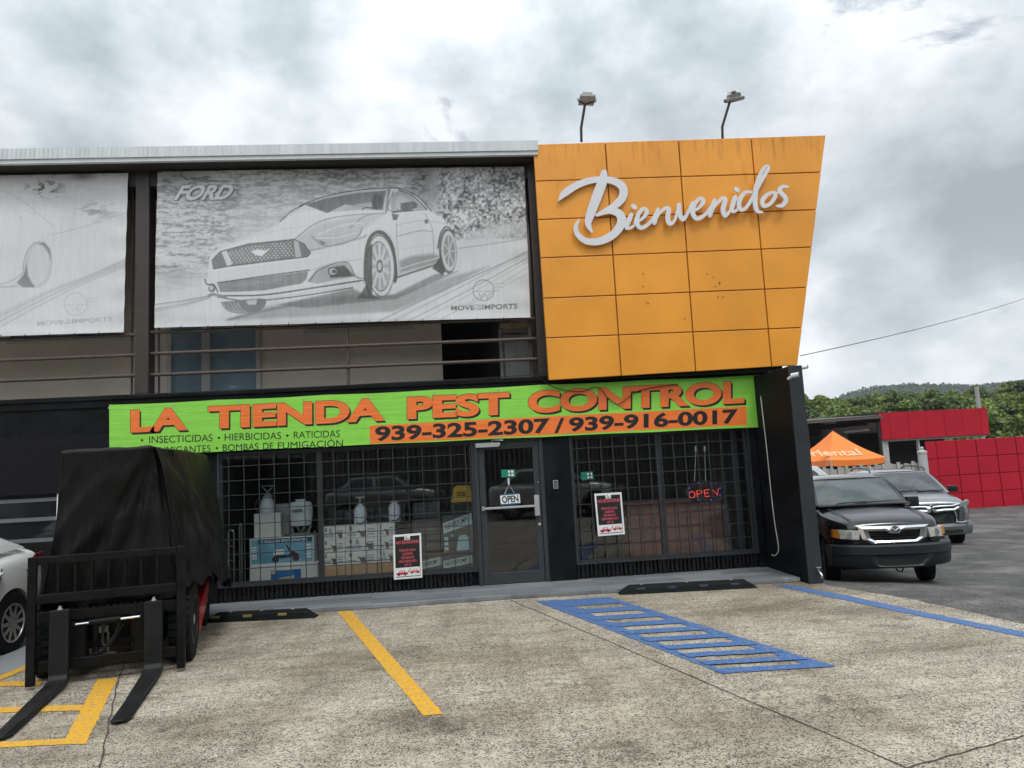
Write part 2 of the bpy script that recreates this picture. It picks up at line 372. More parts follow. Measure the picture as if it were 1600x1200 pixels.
# ------------------------------------------------------------------ walkway
def tile_mat():
    m = bpy.data.materials.new('grey plank tiles'); m.use_nodes = True; nt = m.node_tree; N = nt.nodes; L = nt.links.new; b = N['Principled BSDF']
    tc = N.new('ShaderNodeTexCoord'); br = N.new('ShaderNodeTexBrick'); br.inputs['Scale'].default_value = 1
    br.inputs['Brick Width'].default_value = 1.2; br.inputs['Row Height'].default_value = .2; br.inputs['Mortar Size'].default_value = .004
    br.inputs['Color1'].default_value = (.16, .175, .19, 1); br.inputs['Color2'].default_value = (.28, .30, .32, 1); br.inputs['Mortar'].default_value = (.36, .36, .36, 1)
    L(tc.outputs['Object'], br.inputs[0])
    mp = N.new('ShaderNodeMapping'); mp.inputs['Scale'].default_value = (1.2, 22, 1); L(tc.outputs['Object'], mp.inputs[0])
    t = N.new('ShaderNodeTexNoise'); t.inputs['Scale'].default_value = 2; t.inputs['Detail'].default_value = 8; L(mp.outputs[0], t.inputs[0])
    r = N.new('ShaderNodeValToRGB'); r.color_ramp.elements[0].color = (.55, .55, .56, 1); r.color_ramp.elements[0].position = .3; r.color_ramp.elements[1].color = (1.0, 1, 1, 1); r.color_ramp.elements[1].position = .65
    L(t.outputs[0], r.inputs[0]); x = N.new('ShaderNodeMix'); x.data_type = 'RGBA'; x.blend_type = 'MULTIPLY'; x.inputs[0].default_value = 1
    L(br.outputs[0], x.inputs[6]); L(r.outputs[0], x.inputs[7]); L(x.outputs[2], b.inputs['Base Color']); b.inputs['Roughness'].default_value = .45; return m
mb = MB(); mb.prism([(-4.1, 9.42, .001), (.6, 9.36, .001), (4.40, 9.2, .001), (4.40, 10.3, .001), (-4.1, 10.3, .001)], (0, 0, .055)); mb.struct('tiled_walkway', tile_mat(), bevel=.008)

# ------------------------------------------------------------------ building
FY = 10.2      # plane of the shop front
bld = thing('shop_building', 'two storey shop building with black ground floor, brown balcony and white roof edge', 'building', (0, 10.2, 0))
# ground floor shell: black walls round three openings
def solid(name, boxes, m, parent=bld, **k):
    mb = MB()
    for b_ in boxes: mb.box(*b_)
    return mb.build(name, m, parent, **k)
XL, XR = -14.0, 4.40
lwx0, lwx1 = -3.32, .235; dx0, dx1 = .235, 1.235; rwx0, rwx1 = 1.62, 4.30; zb, zt = .26, 2.09
lowx0, lowx1 = -9.5, -5.35
solid('ground_floor_wall', [(XL, lowx0, FY, FY+.2, 0, 2.9), (lowx1, lwx0, FY, FY+.2, 0, 2.9), (lowx0, lowx1, FY, FY+.2, 0, 1.02), (lowx0, lowx1, FY, FY+.2, 1.62, 2.9),
      (lwx0, lwx1, FY, FY+.2, zt, 2.9), (dx0, dx1, FY+.002, FY+.2, 2.12, 2.9), (rwx0, rwx1, FY, FY+.2, zt, 2.9),
      (dx1, rwx0, FY-.02, FY+.2, .05, 2.9), (rwx1, XR, FY-.02, FY+.2, .05, 2.9),
      (lwx0, lwx1, FY+.06, FY+.2, .05, zb), (rwx0, rwx1, FY+.06, FY+.2, .05, zb),
      (XL, XL+.2, FY+.2, 18, 0, 2.9), (XR-.2, XR, FY+.2, 18, -.6, 2.9), (XL+.2, XR-.2, 17.8, 18, -.6, 2.9)], BLACK)
solid('parapet', [(XL, 1.62, FY-.05, FY+.28, 2.901, 2.965), (XL, 1.62, FY-.025, FY-.001, 2.80, 2.90)], BLACK, bevel=.006)
# split face ribbed block under the windows
def ribs(x0, x1):
    mb = MB(); x = x0+.01; k = 0
    while x < x1-.05:
        w = .042+.008*math.sin(k*1.7); 
        for j in range(2):
            d = .035+.02*rng.rand(); mb.box(x, x+w, FY+.058-d, FY+.058, .057+j*.1, .155+j*.1-.004*rng.rand())
        x += .062; k += 1
    mb.build('ribbed_block_base', mat('black painted block', (.008, .008, .009), .5, var=.5, scale=25, bump=.6, bscale=45, spec=.25), bld, bevel=.004, seg=1)
ribs(lwx0, lwx1-.06); ribs(rwx0, rwx1)
solid('rough_stone_panel', [(XL+.1, -4.72, FY-.03, FY-.001, 1.66, 2.45), (-8, -4.72, FY-.03, FY-.001, .35, 1.0)], mat('rough black stone', (.006, .006, .0075), .6, var=.6, scale=30, bump=.6, bscale=40, spec=.15))
# windows of the shop
GL = glass('shop glass', (.90, .92, .92))
def shop_window(x0, x1, mull, vx, hz, name='shop_window'):
    mb = MB(); t = .055; y0, y1 = FY+.03, FY+.09
    mb.box(x0, x1, y0, y1, zb, zb+t); mb.box(x0, x1, y0, y1, zt-t, zt); mb.box(x0, x0+t, y0, y1, zb+t, zt-t); mb.box(x1-t, x1, y0, y1, zb+t, zt-t)
    for m_ in mull: mb.box(m_-.035, m_+.035, y0-.002, y1+.002, zb+t, zt-t)
    f = mb.build(name, FRAME, bld, bevel=.004)
    g = MB(); g.box(x0+t, x1-t, FY+.062, FY+.068, zb+t, zt-t); g.build('pane', GL, f)
    b = MB(); y = FY-.012
    for x in vx: b.box(x-.0055, x+.0055, y-.0055, y+.0055, zb+.012, zt-.01)
    for z in hz: b.box(x0+.012, x1-.012, y-.0165, y-.0057, z-.005, z+.005)
    # the flat frame of the grille
    b.box(x0+.005, x0+.03, y-.0075, y+.0075, zb, zt); b.box(x1-.03, x1-.005, y-.0075, y+.0075, zb, zt); b.box(x0+.03, x1-.03, y-.0078, y+.0078, zb, zb+.022); b.box(x0+.03, x1-.03, y-.0078, y+.0078, zt-.022, zt)
    b.build('window_grille', mat('grille steel', (.032, .034, .038), .45, var=.2), f)
    return f
hz = [zb+.04+.2*i for i in range(1, 9)]
shop_window(lwx0, lwx1, [-1.935], [-1.93+.205*k for k in range(-6, 11)], hz)
shop_window(rwx0, rwx1, [2.93], [rwx0+.1+.178*k for k in range(15)], hz)
lowx = (lowx0, lowx1)
mb = MB()
for z in (1.02, 1.30, 1.56): mb.box(lowx0, lowx1, FY+.02, FY+.08, z, z+.05)
for x in (lowx0, -7.4, lowx1-.06): mb.box(x, x+.06, FY+.03, FY+.07, 1.07, 1.56)
f = mb.build('side_window', mat('dull aluminium', (.16, .165, .175), .5, metal=.3), bld); g = MB(); g.box(lowx0+.02, lowx1-.02, FY+.048, FY+.054, 1.06, 1.58); g.build('pane', mat('blind glass', (.01, .011, .013), .08), f)
# the door
mb = MB(); y0, y1 = FY+.01, FY+.10
mb.box(dx0, dx0+.06, y0-.02, y1, .057, 2.118); mb.box(dx1-.06, dx1, y0-.02, y1, .057, 2.118); mb.box(dx0+.06, dx1-.06, y0-.02, y1, 2.05, 2.118)
mb.build('door_frame', FRAME, bld, bevel=.004)
mb = MB(); a, b_ = dx0+.066, dx1-.066
mb.box(a, a+.085, y0, y0+.045, .065, 2.044); mb.box(b_-.085, b_, y0, y0+.045, .065, 2.044); mb.box(a+.085, b_-.085, y0, y0+.045, .065, .22); mb.box(a+.085, b_-.085, y0, y0+.045, 1.95, 2.044)
door = mb.build('shop_door', FRAME, bld, bevel=.004)
g = MB(); g.box(a+.085, b_-.085, y0+.02, y0+.026, .22, 1.95); g.build('pane', GL, door)
mb = MB(); mb.box(a+.03, b_-.09, y0-.045, y0-.025, 1.105, 1.135); mb.box(b_-.1, b_-.03, y0-.05, y0-.002, .98, 1.27); mb.box(a+.02, a+.05, y0-.045, y0-.002, 1.09, 1.15); mb.build('push_bar', ALU, door, bevel=.004)
mb = MB(); mb.lathe([(.022, 0), (.022, .014), (.014, .02)], (b_-.042, y0-.021, .86), axis=1, seg=14); mb.build('door_lock', CHROME, door); mb = MB(); mb.lathe([(.012, 0), (.012, .012)], (b_-.03, y0-.013, 1.45), axis=1, seg=10); mb.build('door_lock', CHROME, door)
mb = MB(); mb.box(a-.03, a+.30, y0-.075, y0-.003, 1.985, 2.045); mb.tube([(a+.1, y0-.04, 2.015), (a+.32, y0-.04, 2.018)], .03, 10)
mb.tube([(a+.2, y0-.04, 2.05), (a+.22, y0-.06, 2.085), (a+.36, y0-.09, 2.07), (a+.36, y0, 2.075)], .009, 6); mb.build('door_closer', ALU, door)
# inside of the shop
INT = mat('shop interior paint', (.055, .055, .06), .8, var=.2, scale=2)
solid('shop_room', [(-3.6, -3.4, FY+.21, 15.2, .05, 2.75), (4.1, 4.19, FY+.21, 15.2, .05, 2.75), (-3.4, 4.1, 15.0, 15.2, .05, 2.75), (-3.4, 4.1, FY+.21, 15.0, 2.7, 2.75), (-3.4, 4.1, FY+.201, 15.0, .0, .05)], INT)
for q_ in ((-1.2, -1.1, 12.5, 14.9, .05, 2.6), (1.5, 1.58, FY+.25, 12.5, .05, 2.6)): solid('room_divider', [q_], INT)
# first floor
solid('first_floor_slab', [(XL, 4.35, FY+.21, 17.8, 2.76, 2.90)], mat('pale balcony slab', (.46, .43, .39), .8))
BY = 11.3
d0 = at(262, 560, BY)[0]; d1 = at(408, 560, BY)[0]; o0 = at(690, 540, BY)[0]; o1 = at(800, 540, BY)[0]
solid('balcony_wall', [(XL, d0, BY, BY+.2, 2.9, 6.3), (d1, o0, BY, BY+.2, 2.9, 6.3), (d0, d1, BY, BY+.2, 5.1, 6.3), (o0, 1.64, BY+.02, BY+.2, 5.0, 6.3), (o1, 1.64, BY, BY+.2, 2.9, 5.0)], BEIGE)
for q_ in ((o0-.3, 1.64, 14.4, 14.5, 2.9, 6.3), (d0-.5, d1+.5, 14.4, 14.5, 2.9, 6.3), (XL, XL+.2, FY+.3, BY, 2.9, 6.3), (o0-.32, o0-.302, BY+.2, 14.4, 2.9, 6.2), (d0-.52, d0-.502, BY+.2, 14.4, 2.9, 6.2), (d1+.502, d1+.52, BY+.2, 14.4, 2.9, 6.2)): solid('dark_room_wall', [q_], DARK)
def win_frame(x0, x1, z0, z1, mull=(), Y=BY, name='balcony_window', t=.07):
    mb = MB(); mb.box(x0, x1, Y-.05, Y+.03, z0, z0+t); mb.box(x0, x1, Y-.05, Y+.03, z1-t, z1); mb.box(x0, x0+t, Y-.05, Y+.03, z0+t, z1-t); mb.box(x1-t, x1, Y-.05, Y+.03, z0+t, z1-t)
    for x, w in mull: mb.box(x-w/2, x+w/2, Y-.052, Y+.028, z0+t, z1-t)
    f = mb.build(name, mat('pale window frame', (.42, .41, .40), .5, var=.06), bld, bevel=.006)
    g = MB(); g.box(x0+t, x1-t, Y-.012, Y-.004, z0+t, z1-t); g.build('pane', mat('glass with painted sky tint', (.20, .28, .34), .04, spec=1.0, var=.1), f)  # pale blue base colour stands in for the sky reflected in the glass
mx = at(323, 560, BY)[0]
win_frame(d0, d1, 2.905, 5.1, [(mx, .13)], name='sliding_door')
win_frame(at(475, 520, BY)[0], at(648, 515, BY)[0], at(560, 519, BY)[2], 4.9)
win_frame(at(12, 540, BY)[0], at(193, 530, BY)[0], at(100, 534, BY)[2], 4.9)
# right hand stub column on the balcony, pale with a beige cap
p0 = at(789, 560, 10.9); p1 = at(829, 558, 10.9)
capz = at(805, 514, 10.9)[2]
mb = MB(); mb.box(p0[0], p1[0], 10.9, 11.25, 2.9, capz); mb.tube([(p0[0]-.05, 10.92, 2.9), (p0[0]-.05, 10.92, capz)], .03, 8); mb.box(p0[0]-.008, p1[0]+.008, 10.89, 10.9, capz-.09, capz-.06, 1)
mb.build('balcony_pier', [mat('weathered grey paint', (.26, .26, .255), .7, var=.2, scale=6), DARK], bld, bevel=.012)
mb = MB(); mb.box(p0[0]-.06, p1[0]+.03, 10.85, 11.28, capz, capz+.1); mb.build('pier_cap', mat('beige stone', (.36, .28, .19), .8), bld, bevel=.03)
# upper block behind the orange cladding, inner end wall of the balcony
solid('upper_block', [(1.66, 4.6, 10.04, 17.6, 2.905, 6.35)], BROWN)
solid('sign_underside', [(1.66, 4.64, 9.96, 10.03, 2.87, 3.2), (4.42, 4.62, 10.031, 10.6, 2.84, 2.9), (4.641, 4.80, 9.96, 10.03, 2.82, 3.2)], BLACK)
ra, rb = at(0, 232, 9.85), at(843, 220, 9.85); zt_ = (ra[2]+rb[2])/2; xe = rb[0]
# columns and beam
c0 = at(211, 400, FY-.02)[0]
solid('column', [(c0, c0+.19, FY-.02, FY+.2, 2.966, 6.3)], BROWN, bevel=.008)
solid('column', [(1.24, 1.40, FY-.05, FY+.2, 2.966, 6.3)], BROWN, bevel=.008)
solid('column', [(-10.4, -10.2, FY-.02, FY+.2, 2.966, 6.3)], BROWN, bevel=.008)
solid('roof_beam', [(XL, 1.62, FY+.0, FY+.16, 5.98, 6.22)], mat('black brown beam', (.018, .014, .013), .6))
solid('roof_soffit', [(XL, 1.5, 9.94, 12.3, zt_-.20, zt_-.15)], mat('soffit', (.03, .027, .025), .8))
# railings: three pipes in each bay with a thin upright
def rail(x0, x1, pxs, mid=None):
    mb = MB(); zs = []
    for (xa, ya, xb, yb) in pxs:
        z = (at(xa, ya, FY+.06)[2]+at(xb, yb, FY+.06)[2])/2; zs.append(z); mb.tube([(x0, FY+.06, z), (x1, FY+.06, z)], .026, 10)
    if mid: mb.tube([(mid, FY+.085, 2.96), (mid, FY+.085, max(zs)+.02)], .022, 8)
    mb.build('balcony_railing', mat('brown rail paint', (.075, .055, .047), .5, var=.15), bld, smooth=60)
rail(c0+.19, 1.24, [(232, 519, 838, 498), (232, 552, 838, 530), (232, 586, 838, 561)], at(543, 560, FY+.06)[0])
rail(-10.2, c0, [(5, 532, 203, 522), (5, 563, 203, 555), (5, 594, 203, 588)], -7.4)
# thin frame posts and eyelet ropes around the banners
for q_ in ((1.13, 1.175, FY+.1, FY+.14, 2.966, 5.98), (c0+.26, c0+.285, FY+.12, FY+.14, 2.966, 5.98), (c0-.11, c0-.085, FY+.12, FY+.14, 2.966, 5.98)): solid('banner_post', [q_], BROWN)
# white ribbed roof edge
mb = MB(); x = XL; k = 0
while x < xe-.03:
    mb.box(x, x+.03, 9.85-.005*(k % 2), 9.88, zt_-.15, zt_+.002*(k % 2)); x += .0301; k += 1
mb.build('roof_fascia', mat('weathered white sheet', (.55, .58, .60), .45, metal=.1, var=.12, scale=3, streak=(4, 1, .3)), bld)
mb = MB(); mb.box(XL, xe-.03, 9.87, 9.93, zt_-.205, zt_-.151); mb.build('gutter_trim', mat('white trim', (.62, .64, .66), .4, var=.06), bld)
solid('roof_deck', [(XL, xe-.05, 9.9, 17.8, zt_-.14, zt_-.06)], mat('white roof sheet', (.55, .57, .58), .5), bld)

# side wall: the black wing at the right hand end
mb = MB(); wz = 2.82
mb.box(4.42, 4.60, 9.02, 10.6, -.25, wz)
wing = thing('wing_wall', 'tall black and charcoal side wall standing out at the right end of the shop front', 'wall', (4.5, 9.8, 0))
mb.build('wall_slab', BLACK, wing, bevel=.01)
mb = MB(); mb.box(4.415, 4.605, 8.995, 9.018, -.22, wz+.003); mb.build('front_face', mat('charcoal paint', (.030, .033, .038), .55, var=.18, scale=4, spec=.3), wing, bevel=.004)
# ------------------------------------------------------------------ printed mesh banners
class Ras:
    def __init__(s, w, h, x0=0, y0=0, base=.6):
        s.w, s.h, s.x0, s.y0 = w, h, x0, y0; s.a = np.full((h, w), base, np.float32)
    def sub(s, xa, ya, xb, yb):
        i0, i1 = max(0, int(xa-s.x0)), min(s.w, int(xb-s.x0)+2); j0, j1 = max(0, int(ya-s.y0)), min(s.h, int(yb-s.y0)+2)
        if i1 <= i0 or j1 <= j0: return None
        X, Y = np.meshgrid(np.arange(i0, i1)+s.x0+.5, np.arange(j0, j1)+s.y0+.5); return X, Y, (slice(j0, j1), slice(i0, i1))
    def put(s, sl, m, v): s.a[sl] = s.a[sl]*(1-m)+v*m
    @staticmethod
    def inside(P, X, Y):
        m = np.zeros(X.shape, bool); n = len(P)
        for i in range(n):
            (xa, ya), (xb, yb) = P[i], P[(i+1) % n]
            if ya == yb: continue
            c = ((ya > Y) != (yb > Y)) & (X < (xb-xa)*(Y-ya)/(yb-ya)+xa); m ^= c
        return m
    @staticmethod
    def dist(P, X, Y):
        d = np.full(X.shape, 1e9, np.float32)
        for (xa, ya), (xb, yb) in zip(P[:-1], P[1:]):
            ux, uy = xb-xa, yb-ya; l = ux*ux+uy*uy+1e-9
            t = np.clip(((X-xa)*ux+(Y-ya)*uy)/l, 0, 1); d = np.minimum(d, np.hypot(X-xa-t*ux, Y-ya-t*uy))
        return d
    def poly(s, P, v, al=1., soft=2., tex=None, sm=0):
        if sm: P = [tuple(p) for p in smooth_line(list(P)+[P[0]], sm)][:-1]
        xs_, ys_ = zip(*P); q = s.sub(min(xs_)-soft, min(ys_)-soft, max(xs_)+soft, max(ys_)+soft)
        if q is None: return
        X, Y, sl = q; sg = np.where(s.inside(P, X, Y), 1, -1)*s.dist(list(P)+[P[0]], X, Y)
        m = np.clip(sg/soft+.5, 0, 1)*al
        if tex is not None: m = m*tex[sl]
        s.put(sl, m, v)
    def line(s, P, w, v, al=1., soft=1.5, sm=6):
        if sm and len(P) > 2: P = [tuple(p) for p in smooth_line(P, sm)]
        xs_, ys_ = zip(*P); q = s.sub(min(xs_)-w-3, min(ys_)-w-3, max(xs_)+w+3, max(ys_)+w+3)
        if q is None: return
        X, Y, sl = q; s.put(sl, np.clip((w/2-s.dist(P, X, Y))/soft+.5, 0, 1)*al, v)
    def ell(s, c, r, v, al=1., rot=0., inner=0., soft=1.5, half=None):
        R0 = max(r)+4; q = s.sub(c[0]-R0, c[1]-R0, c[0]+R0, c[1]+R0)
        if q is None: return
        X, Y, sl = q; cr, sr = math.cos(rot), math.sin(rot); dx, dy = X-c[0], Y-c[1]
        e = np.hypot((dx*cr+dy*sr)/r[0], (-dx*sr+dy*cr)/r[1]); k = min(r)
        m = np.clip((1-e)*k/soft+.5, 0, 1)
        if inner: m *= np.clip((e-inner)*k/soft+.5, 0, 1)
        if half is not None: m *= half(X, Y)
        s.put(sl, m*al, v)
    def letters(s, body, quad, v, al=1., bold=0., shear=0.):
        V, F = text_geo(body, bold)
        P = np.array([bil([(*c, 0) for c in quad], a+shear*(b-.5), b)[:2] for a, b in V])
        x0, y0 = P.min(0); x1, y1 = P.max(0); q = s.sub(x0-2, y0-2, x1+2, y1+2); X, Y, sl = q; m = np.zeros(X.shape, bool)
        for f in F: m |= s.inside([tuple(P[i]) for i in f], X, Y)
        s.put(sl, m*al, v)
def vnoise(h, w, sx, sy, oct_=4, seed=0, rot=0.):
    r = np.random.RandomState(seed); out = np.zeros((h, w), np.float32); amp = 1; tot = 0
    for o in range(oct_):
        gx, gy = max(2, int(w/sx*2**o)+3), max(2, int(h/sy*2**o)+3); g = r.rand(gy, gx).astype(np.float32)
        yy = np.linspace(0, gy-1.001, h); xx = np.linspace(0, gx-1.001, w); iy = yy.astype(int); ix = xx.astype(int)
        fy = (yy-iy)[:, None]; fx = (xx-ix)[None]; fy = fy*fy*(3-2*fy); fx = fx*fx*(3-2*fx)
        a = g[np.ix_(iy, ix)]; b = g[np.ix_(iy, ix+1)]; c = g[np.ix_(iy+1, ix)]; d = g[np.ix_(iy+1, ix+1)]
        out += amp*((a*(1-fx)+b*fx)*(1-fy)+(c*(1-fx)+d*fx)*fy); tot += amp; amp *= .6
    return out/tot
LT, MD, DK, VD = .60, .34, .19, .12
def draw_main():
    r = Ras(1540, 720, 20, 110, LT); h, w = r.a.shape
    Y, X = np.mgrid[0:h, 0:w].astype(np.float32); X += 20; Y += 110
    st = vnoise(h, w, 60, 9, 4, 1); fine = vnoise(h, w, 14, 7, 3, 2); cl = vnoise(h, w, 320, 160, 3, 3)
    # blurred hillside
    hill = np.clip((.50-st*.5-fine*.35-cl*.15+.05)/.15, 0, 1)
    edge_ = np.clip((470-Y-.0*X)/60, 0, 1)*np.clip((1160-X)/60, 0, 1)
    leftm = np.clip((600-Y)/60, 0, 1)*np.clip((430-X+ (430-Y)*.35)/120, 0, 1)
    m = np.maximum(edge_*np.clip((X-0)/10, 0, 1)*np.clip((1.05-(Y-170)/330), 0, 1), leftm)
    r.a -= m*(.03+.24*hill)
    dk = np.clip(1-np.hypot((X-1105)/90, (Y-250)/120), 0, 1); r.a -= np.clip(dk*2, 0, 1)*.20*(.6+.8*st)
    dk = np.clip(1-np.hypot((X-130)/200, (Y-190)/60), 0, 1); r.a -= dk*.25
    dk = np.clip(1-np.hypot((X-800)/420, (Y-185)/45), 0, 1); r.a -= dk*.12*(st*2)
    dk = np.clip(1-np.hypot((X-130)/130, (Y-590)/50), 0, 1); r.a -= dk*.3*st
    # tree at the right
    sp = vnoise(h, w, 9, 9, 2, 5); big = vnoise(h, w, 60, 60, 3, 6)
    tm = np.clip((X-1140)/40, 0, 1)*np.clip((Y-90)/20, 0, 1)*np.clip((440-Y+(X-1230)*-.02)/14, 0, 1)
    r.a = r.a*(1-tm)+tm*np.clip(.44+(sp-.5)*.8+(big-.5)*.5, .13, .68)
    dk = np.clip(1.3-np.hypot((X-1440)/70, (Y-200)/60), 0, 1); r.a -= dk*.15*tm
    for c in ((1320, 420), (1400, 400), (1470, 395)): r.ell(c, (60, 26), .56, .7, soft=20)
    r.line([(1225, 475), (1330, 458), (1520, 432)], 16, .58, .8, 4); r.line([(1240, 470), (1400, 448), (1520, 428)], 3, .3, .7)
    # road and kerb streaks
    r.poly([(330, 750), (480, 700), (640, 670), (860, 650), (1000, 655), (1180, 590), (1360, 540), (1180, 640), (980, 720), (700, 735), (340, 752)], .33, .75, 14)
    r.poly([(540, 690), (830, 628), (890, 660), (990, 650), (1150, 570), (1240, 560), (1000, 668), (640, 705)], .2, .7, 8)
    for i, (a, b) in enumerate([(700, 480), (712, 487), (735, 500), (748, 512), (690, 472), (770, 560), (760, 535)]):
        r.line([(900+20*i, a+70), (1200, a-75+8*i), (1530, b-2)], 5-.4*i, (.30, .5, .34, .45, .4, .46, .4)[i], .75, 3)
    for i in range(4): r.line([(55, 690+9*i), (160, 676+7*i), (270, 655+3*i)], 4, (.25, .5, .3, .42)[i], .85, 2)
    # ---- car body
    body = [(262, 545), (270, 500), (300, 470), (420, 430), (520, 400), (560, 360), (620, 305), (720, 270), (830, 246), (960, 235), (1020, 240), (1080, 268), (1130, 322), (1185, 355), (1220, 410), (1238, 480), (1230, 545), (1190, 575), (1140, 545), (1000, 585), (960, 655), (890, 645), (880, 600), (830, 618), (640, 655), (480, 668), (320, 668), (262, 640)]
    r.poly(body, .61, 1, 3)
    r.poly([(300, 470), (600, 432), (830, 335), (700, 330), (560, 365), (420, 425)], .64, .9, 14)
    r.poly([(600, 436), (700, 375), (850, 345), (960, 335), (870, 400), (700, 470), (660, 480)], .44, .55, 18)
    r.poly([(540, 372), (600, 330), (720, 320), (720, 336), (650, 345)], .66, .9, 6)
    # glass
    r.poly([(560, 362), (625, 306), (720, 274), (830, 252), (962, 242), (950, 325), (870, 322), (720, 332), (640, 300)], .46, .85, 3)
    r.poly([(640, 300), (730, 275), (850, 255), (958, 246), (946, 322), (880, 318), (800, 300), (730, 334)], .20, .85, 4)
    r.poly([(800, 320), (840, 300), (905, 292), (905, 320)], .42, .8, 6); r.ell((925, 290), (22, 30), .14, .8, soft=6); r.line([(865, 322), (880, 312), (925, 318)], 4, .12)
    r.line([(545, 365), (590, 325), (640, 300)], 4, .16, .9); r.line([(620, 305), (720, 270), (840, 246), (965, 236), (1025, 241), (1090, 275), (1135, 325)], 4, .14, .95)
    r.line([(970, 240), (960, 325)], 12, .28, .9); r.poly([(985, 255), (1010, 245), (1060, 268), (1110, 315), (980, 325), (975, 300)], .36, .9, 3); r.poly([(1000, 270), (1020, 262), (1060, 290), (1020, 320), (992, 318)], .5, .7, 8)
    r.line([(985, 250), (975, 325), (1115, 318)], 3, .18); r.line([(1010, 243), (1065, 268), (1118, 318)], 6, .2)
    r.poly([(1015, 295), (1070, 288), (1078, 312), (1020, 322)], .2, 1, 3, sm=3); r.line([(985, 330), (1020, 325), (1060, 322)], 8, .2); r.poly([(980, 335), (1010, 340), (1000, 362), (985, 360)], .18, .9, 3)
    # hood creases
    r.line([(600, 436), (690, 372), (800, 345), (960, 334)], 5, .3, .8, 4); r.line([(820, 392), (870, 350), (905, 340)], 6, .3, .7, 5); r.line([(690, 420), (780, 385), (860, 372)], 7, .64, .7, 5)
    r.line([(280, 480), (420, 430), (560, 395), (690, 380)], 3, .5, .6)
    # door
    r.line([(1000, 372), (1000, 420), (1012, 575)], 3, .28, .8); r.line([(1110, 335), (1140, 400), (1145, 530)], 3, .32, .8); r.line([(1002, 380), (1100, 362), (1190, 372)], 3, .42, .8); r.line([(1000, 425), (1090, 402), (1140, 405)], 5, .33, .7, 4); r.line([(1002, 432), (1140, 415)], 3, .62, .7)
    r.poly([(1010, 520), (1060, 500), (1140, 490), (1170, 500), (1165, 525), (1010, 570)], .27, .75, 14); r.line([(1010, 552), (1080, 530), (1170, 505)], 5, .6, .7); r.line([(1000, 585), (1170, 528)], 8, .2, .9, 3); r.line([(1010, 478), (1140, 455)], 3, .5, .7)
    r.poly([(1108, 358), (1122, 356), (1124, 372), (1110, 374)], .2, .9, 2)
    # head lamp
    r.poly([(668, 426), (760, 420), (866, 392), (855, 420), (820, 445), (740, 458), (715, 460)], .5, .9, 3); r.line([(668, 426), (715, 460), (790, 455), (850, 425), (866, 392)], 4, .26, .9); r.line([(690, 432), (770, 430), (840, 412)], 4, .66, .8); r.poly([(690, 435), (730, 452), (710, 458)], .22, .8, 3)
    r.line([(655, 480), (720, 468), (860, 432), (880, 420)], 8, .36, .8, 5)
    # grille
    gr = [(278, 515), (310, 482), (420, 452), (600, 436), (640, 455), (664, 490), (650, 506), (520, 518), (340, 540), (284, 550)]
    r.poly(gr, .26, 1, 2.5); xx, yy = X, Y
    u = xx*math.cos(.1)-yy*-.1; hexm = (np.sin(u*2*math.pi/15+np.floor(yy/9)*math.pi) > .1) & (np.sin(yy*2*math.pi/9) > -.35)
    r.poly([(340, 484), (420, 462), (590, 442), (598, 500), (520, 512), (350, 532)], .55, .75, 2, tex=hexm.astype(np.float32))
    r.poly([(315, 484), (335, 478), (356, 532), (336, 538)], .62, .9, 2); r.poly([(598, 440), (616, 440), (628, 504), (606, 506)], .5, .9, 2); r.line(gr+[gr[0]], 4, .16, .9, 2, 0)
    r.poly([(430, 480), (455, 474), (485, 478), (508, 468), (490, 485), (470, 500), (445, 494), (440, 488)], .66, 1, 2)
    r.line([(285, 556), (340, 547), (520, 525), (660, 508), (700, 500)], 6, .66, .9, 3)
    # lower intake, splitter, fog lamp
    r.poly([(298, 606), (400, 590), (560, 572), (655, 560), (648, 590), (630, 608), (480, 635), (310, 642)], .30, 1, 3); r.poly([(310, 612), (420, 596), (560, 580), (550, 600), (400, 622)], .38, .7, 12, tex=np.clip(st*1.8-.4, 0, 1))
    r.line([(298, 604), (480, 578), (660, 556)], 4, .15); r.line([(305, 644), (480, 640), (640, 612), (660, 575)], 7, .62); r.line([(310, 655), (480, 652), (680, 625), (880, 595)], 6, .2); r.line([(320, 668), (480, 668), (680, 640), (830, 622)], 5, .55); r.line([(300, 660), (430, 676), (640, 655), (830, 625)], 4, .14)
    r.poly([(648, 600), (690, 552), (740, 535), (800, 522), (840, 582), (760, 595), (690, 610)], .40, .95, 3); r.line([(660, 600), (700, 555), (800, 524), (842, 582), (880, 590)], 4, .22); r.poly([(735, 548), (795, 538), (835, 580), (740, 588)], .17, .9, 3); r.ell((752, 562), (20, 17), .5); r.ell((752, 562), (20, 17), .12, inner=.75); r.ell((756, 562), (9, 8), .2)
    r.line([(660, 560), (740, 532), (860, 515)], 4, .42, .7)
    r.line([(250, 590), (258, 610), (285, 612), (300, 640)], 5, .14); r.ell((277, 626), (14, 15), .22); r.ell((275, 624), (8, 9), .52); r.line([(265, 655), (285, 650), (330, 660)], 12, .3)
    # wheels
    r.poly([(872, 610), (872, 520), (885, 440), (920, 402), (960, 412), (992, 470), (1004, 580), (985, 600), (960, 440), (915, 420), (890, 480)], .16, .95, 4, sm=3)
    r.line([(868, 600), (870, 500), (890, 425), (925, 394), (965, 405), (998, 470), (1010, 570)], 4, .56, .9)
    r.ell((937, 540), (54, 122), .58, rot=-.06); r.ell((937, 540), (54, 122), .20, rot=-.06, inner=.955); r.ell((934, 542), (42, 98), .46, rot=-.06); r.ell((934, 542), (42, 98), .22, rot=-.06, inner=.95)
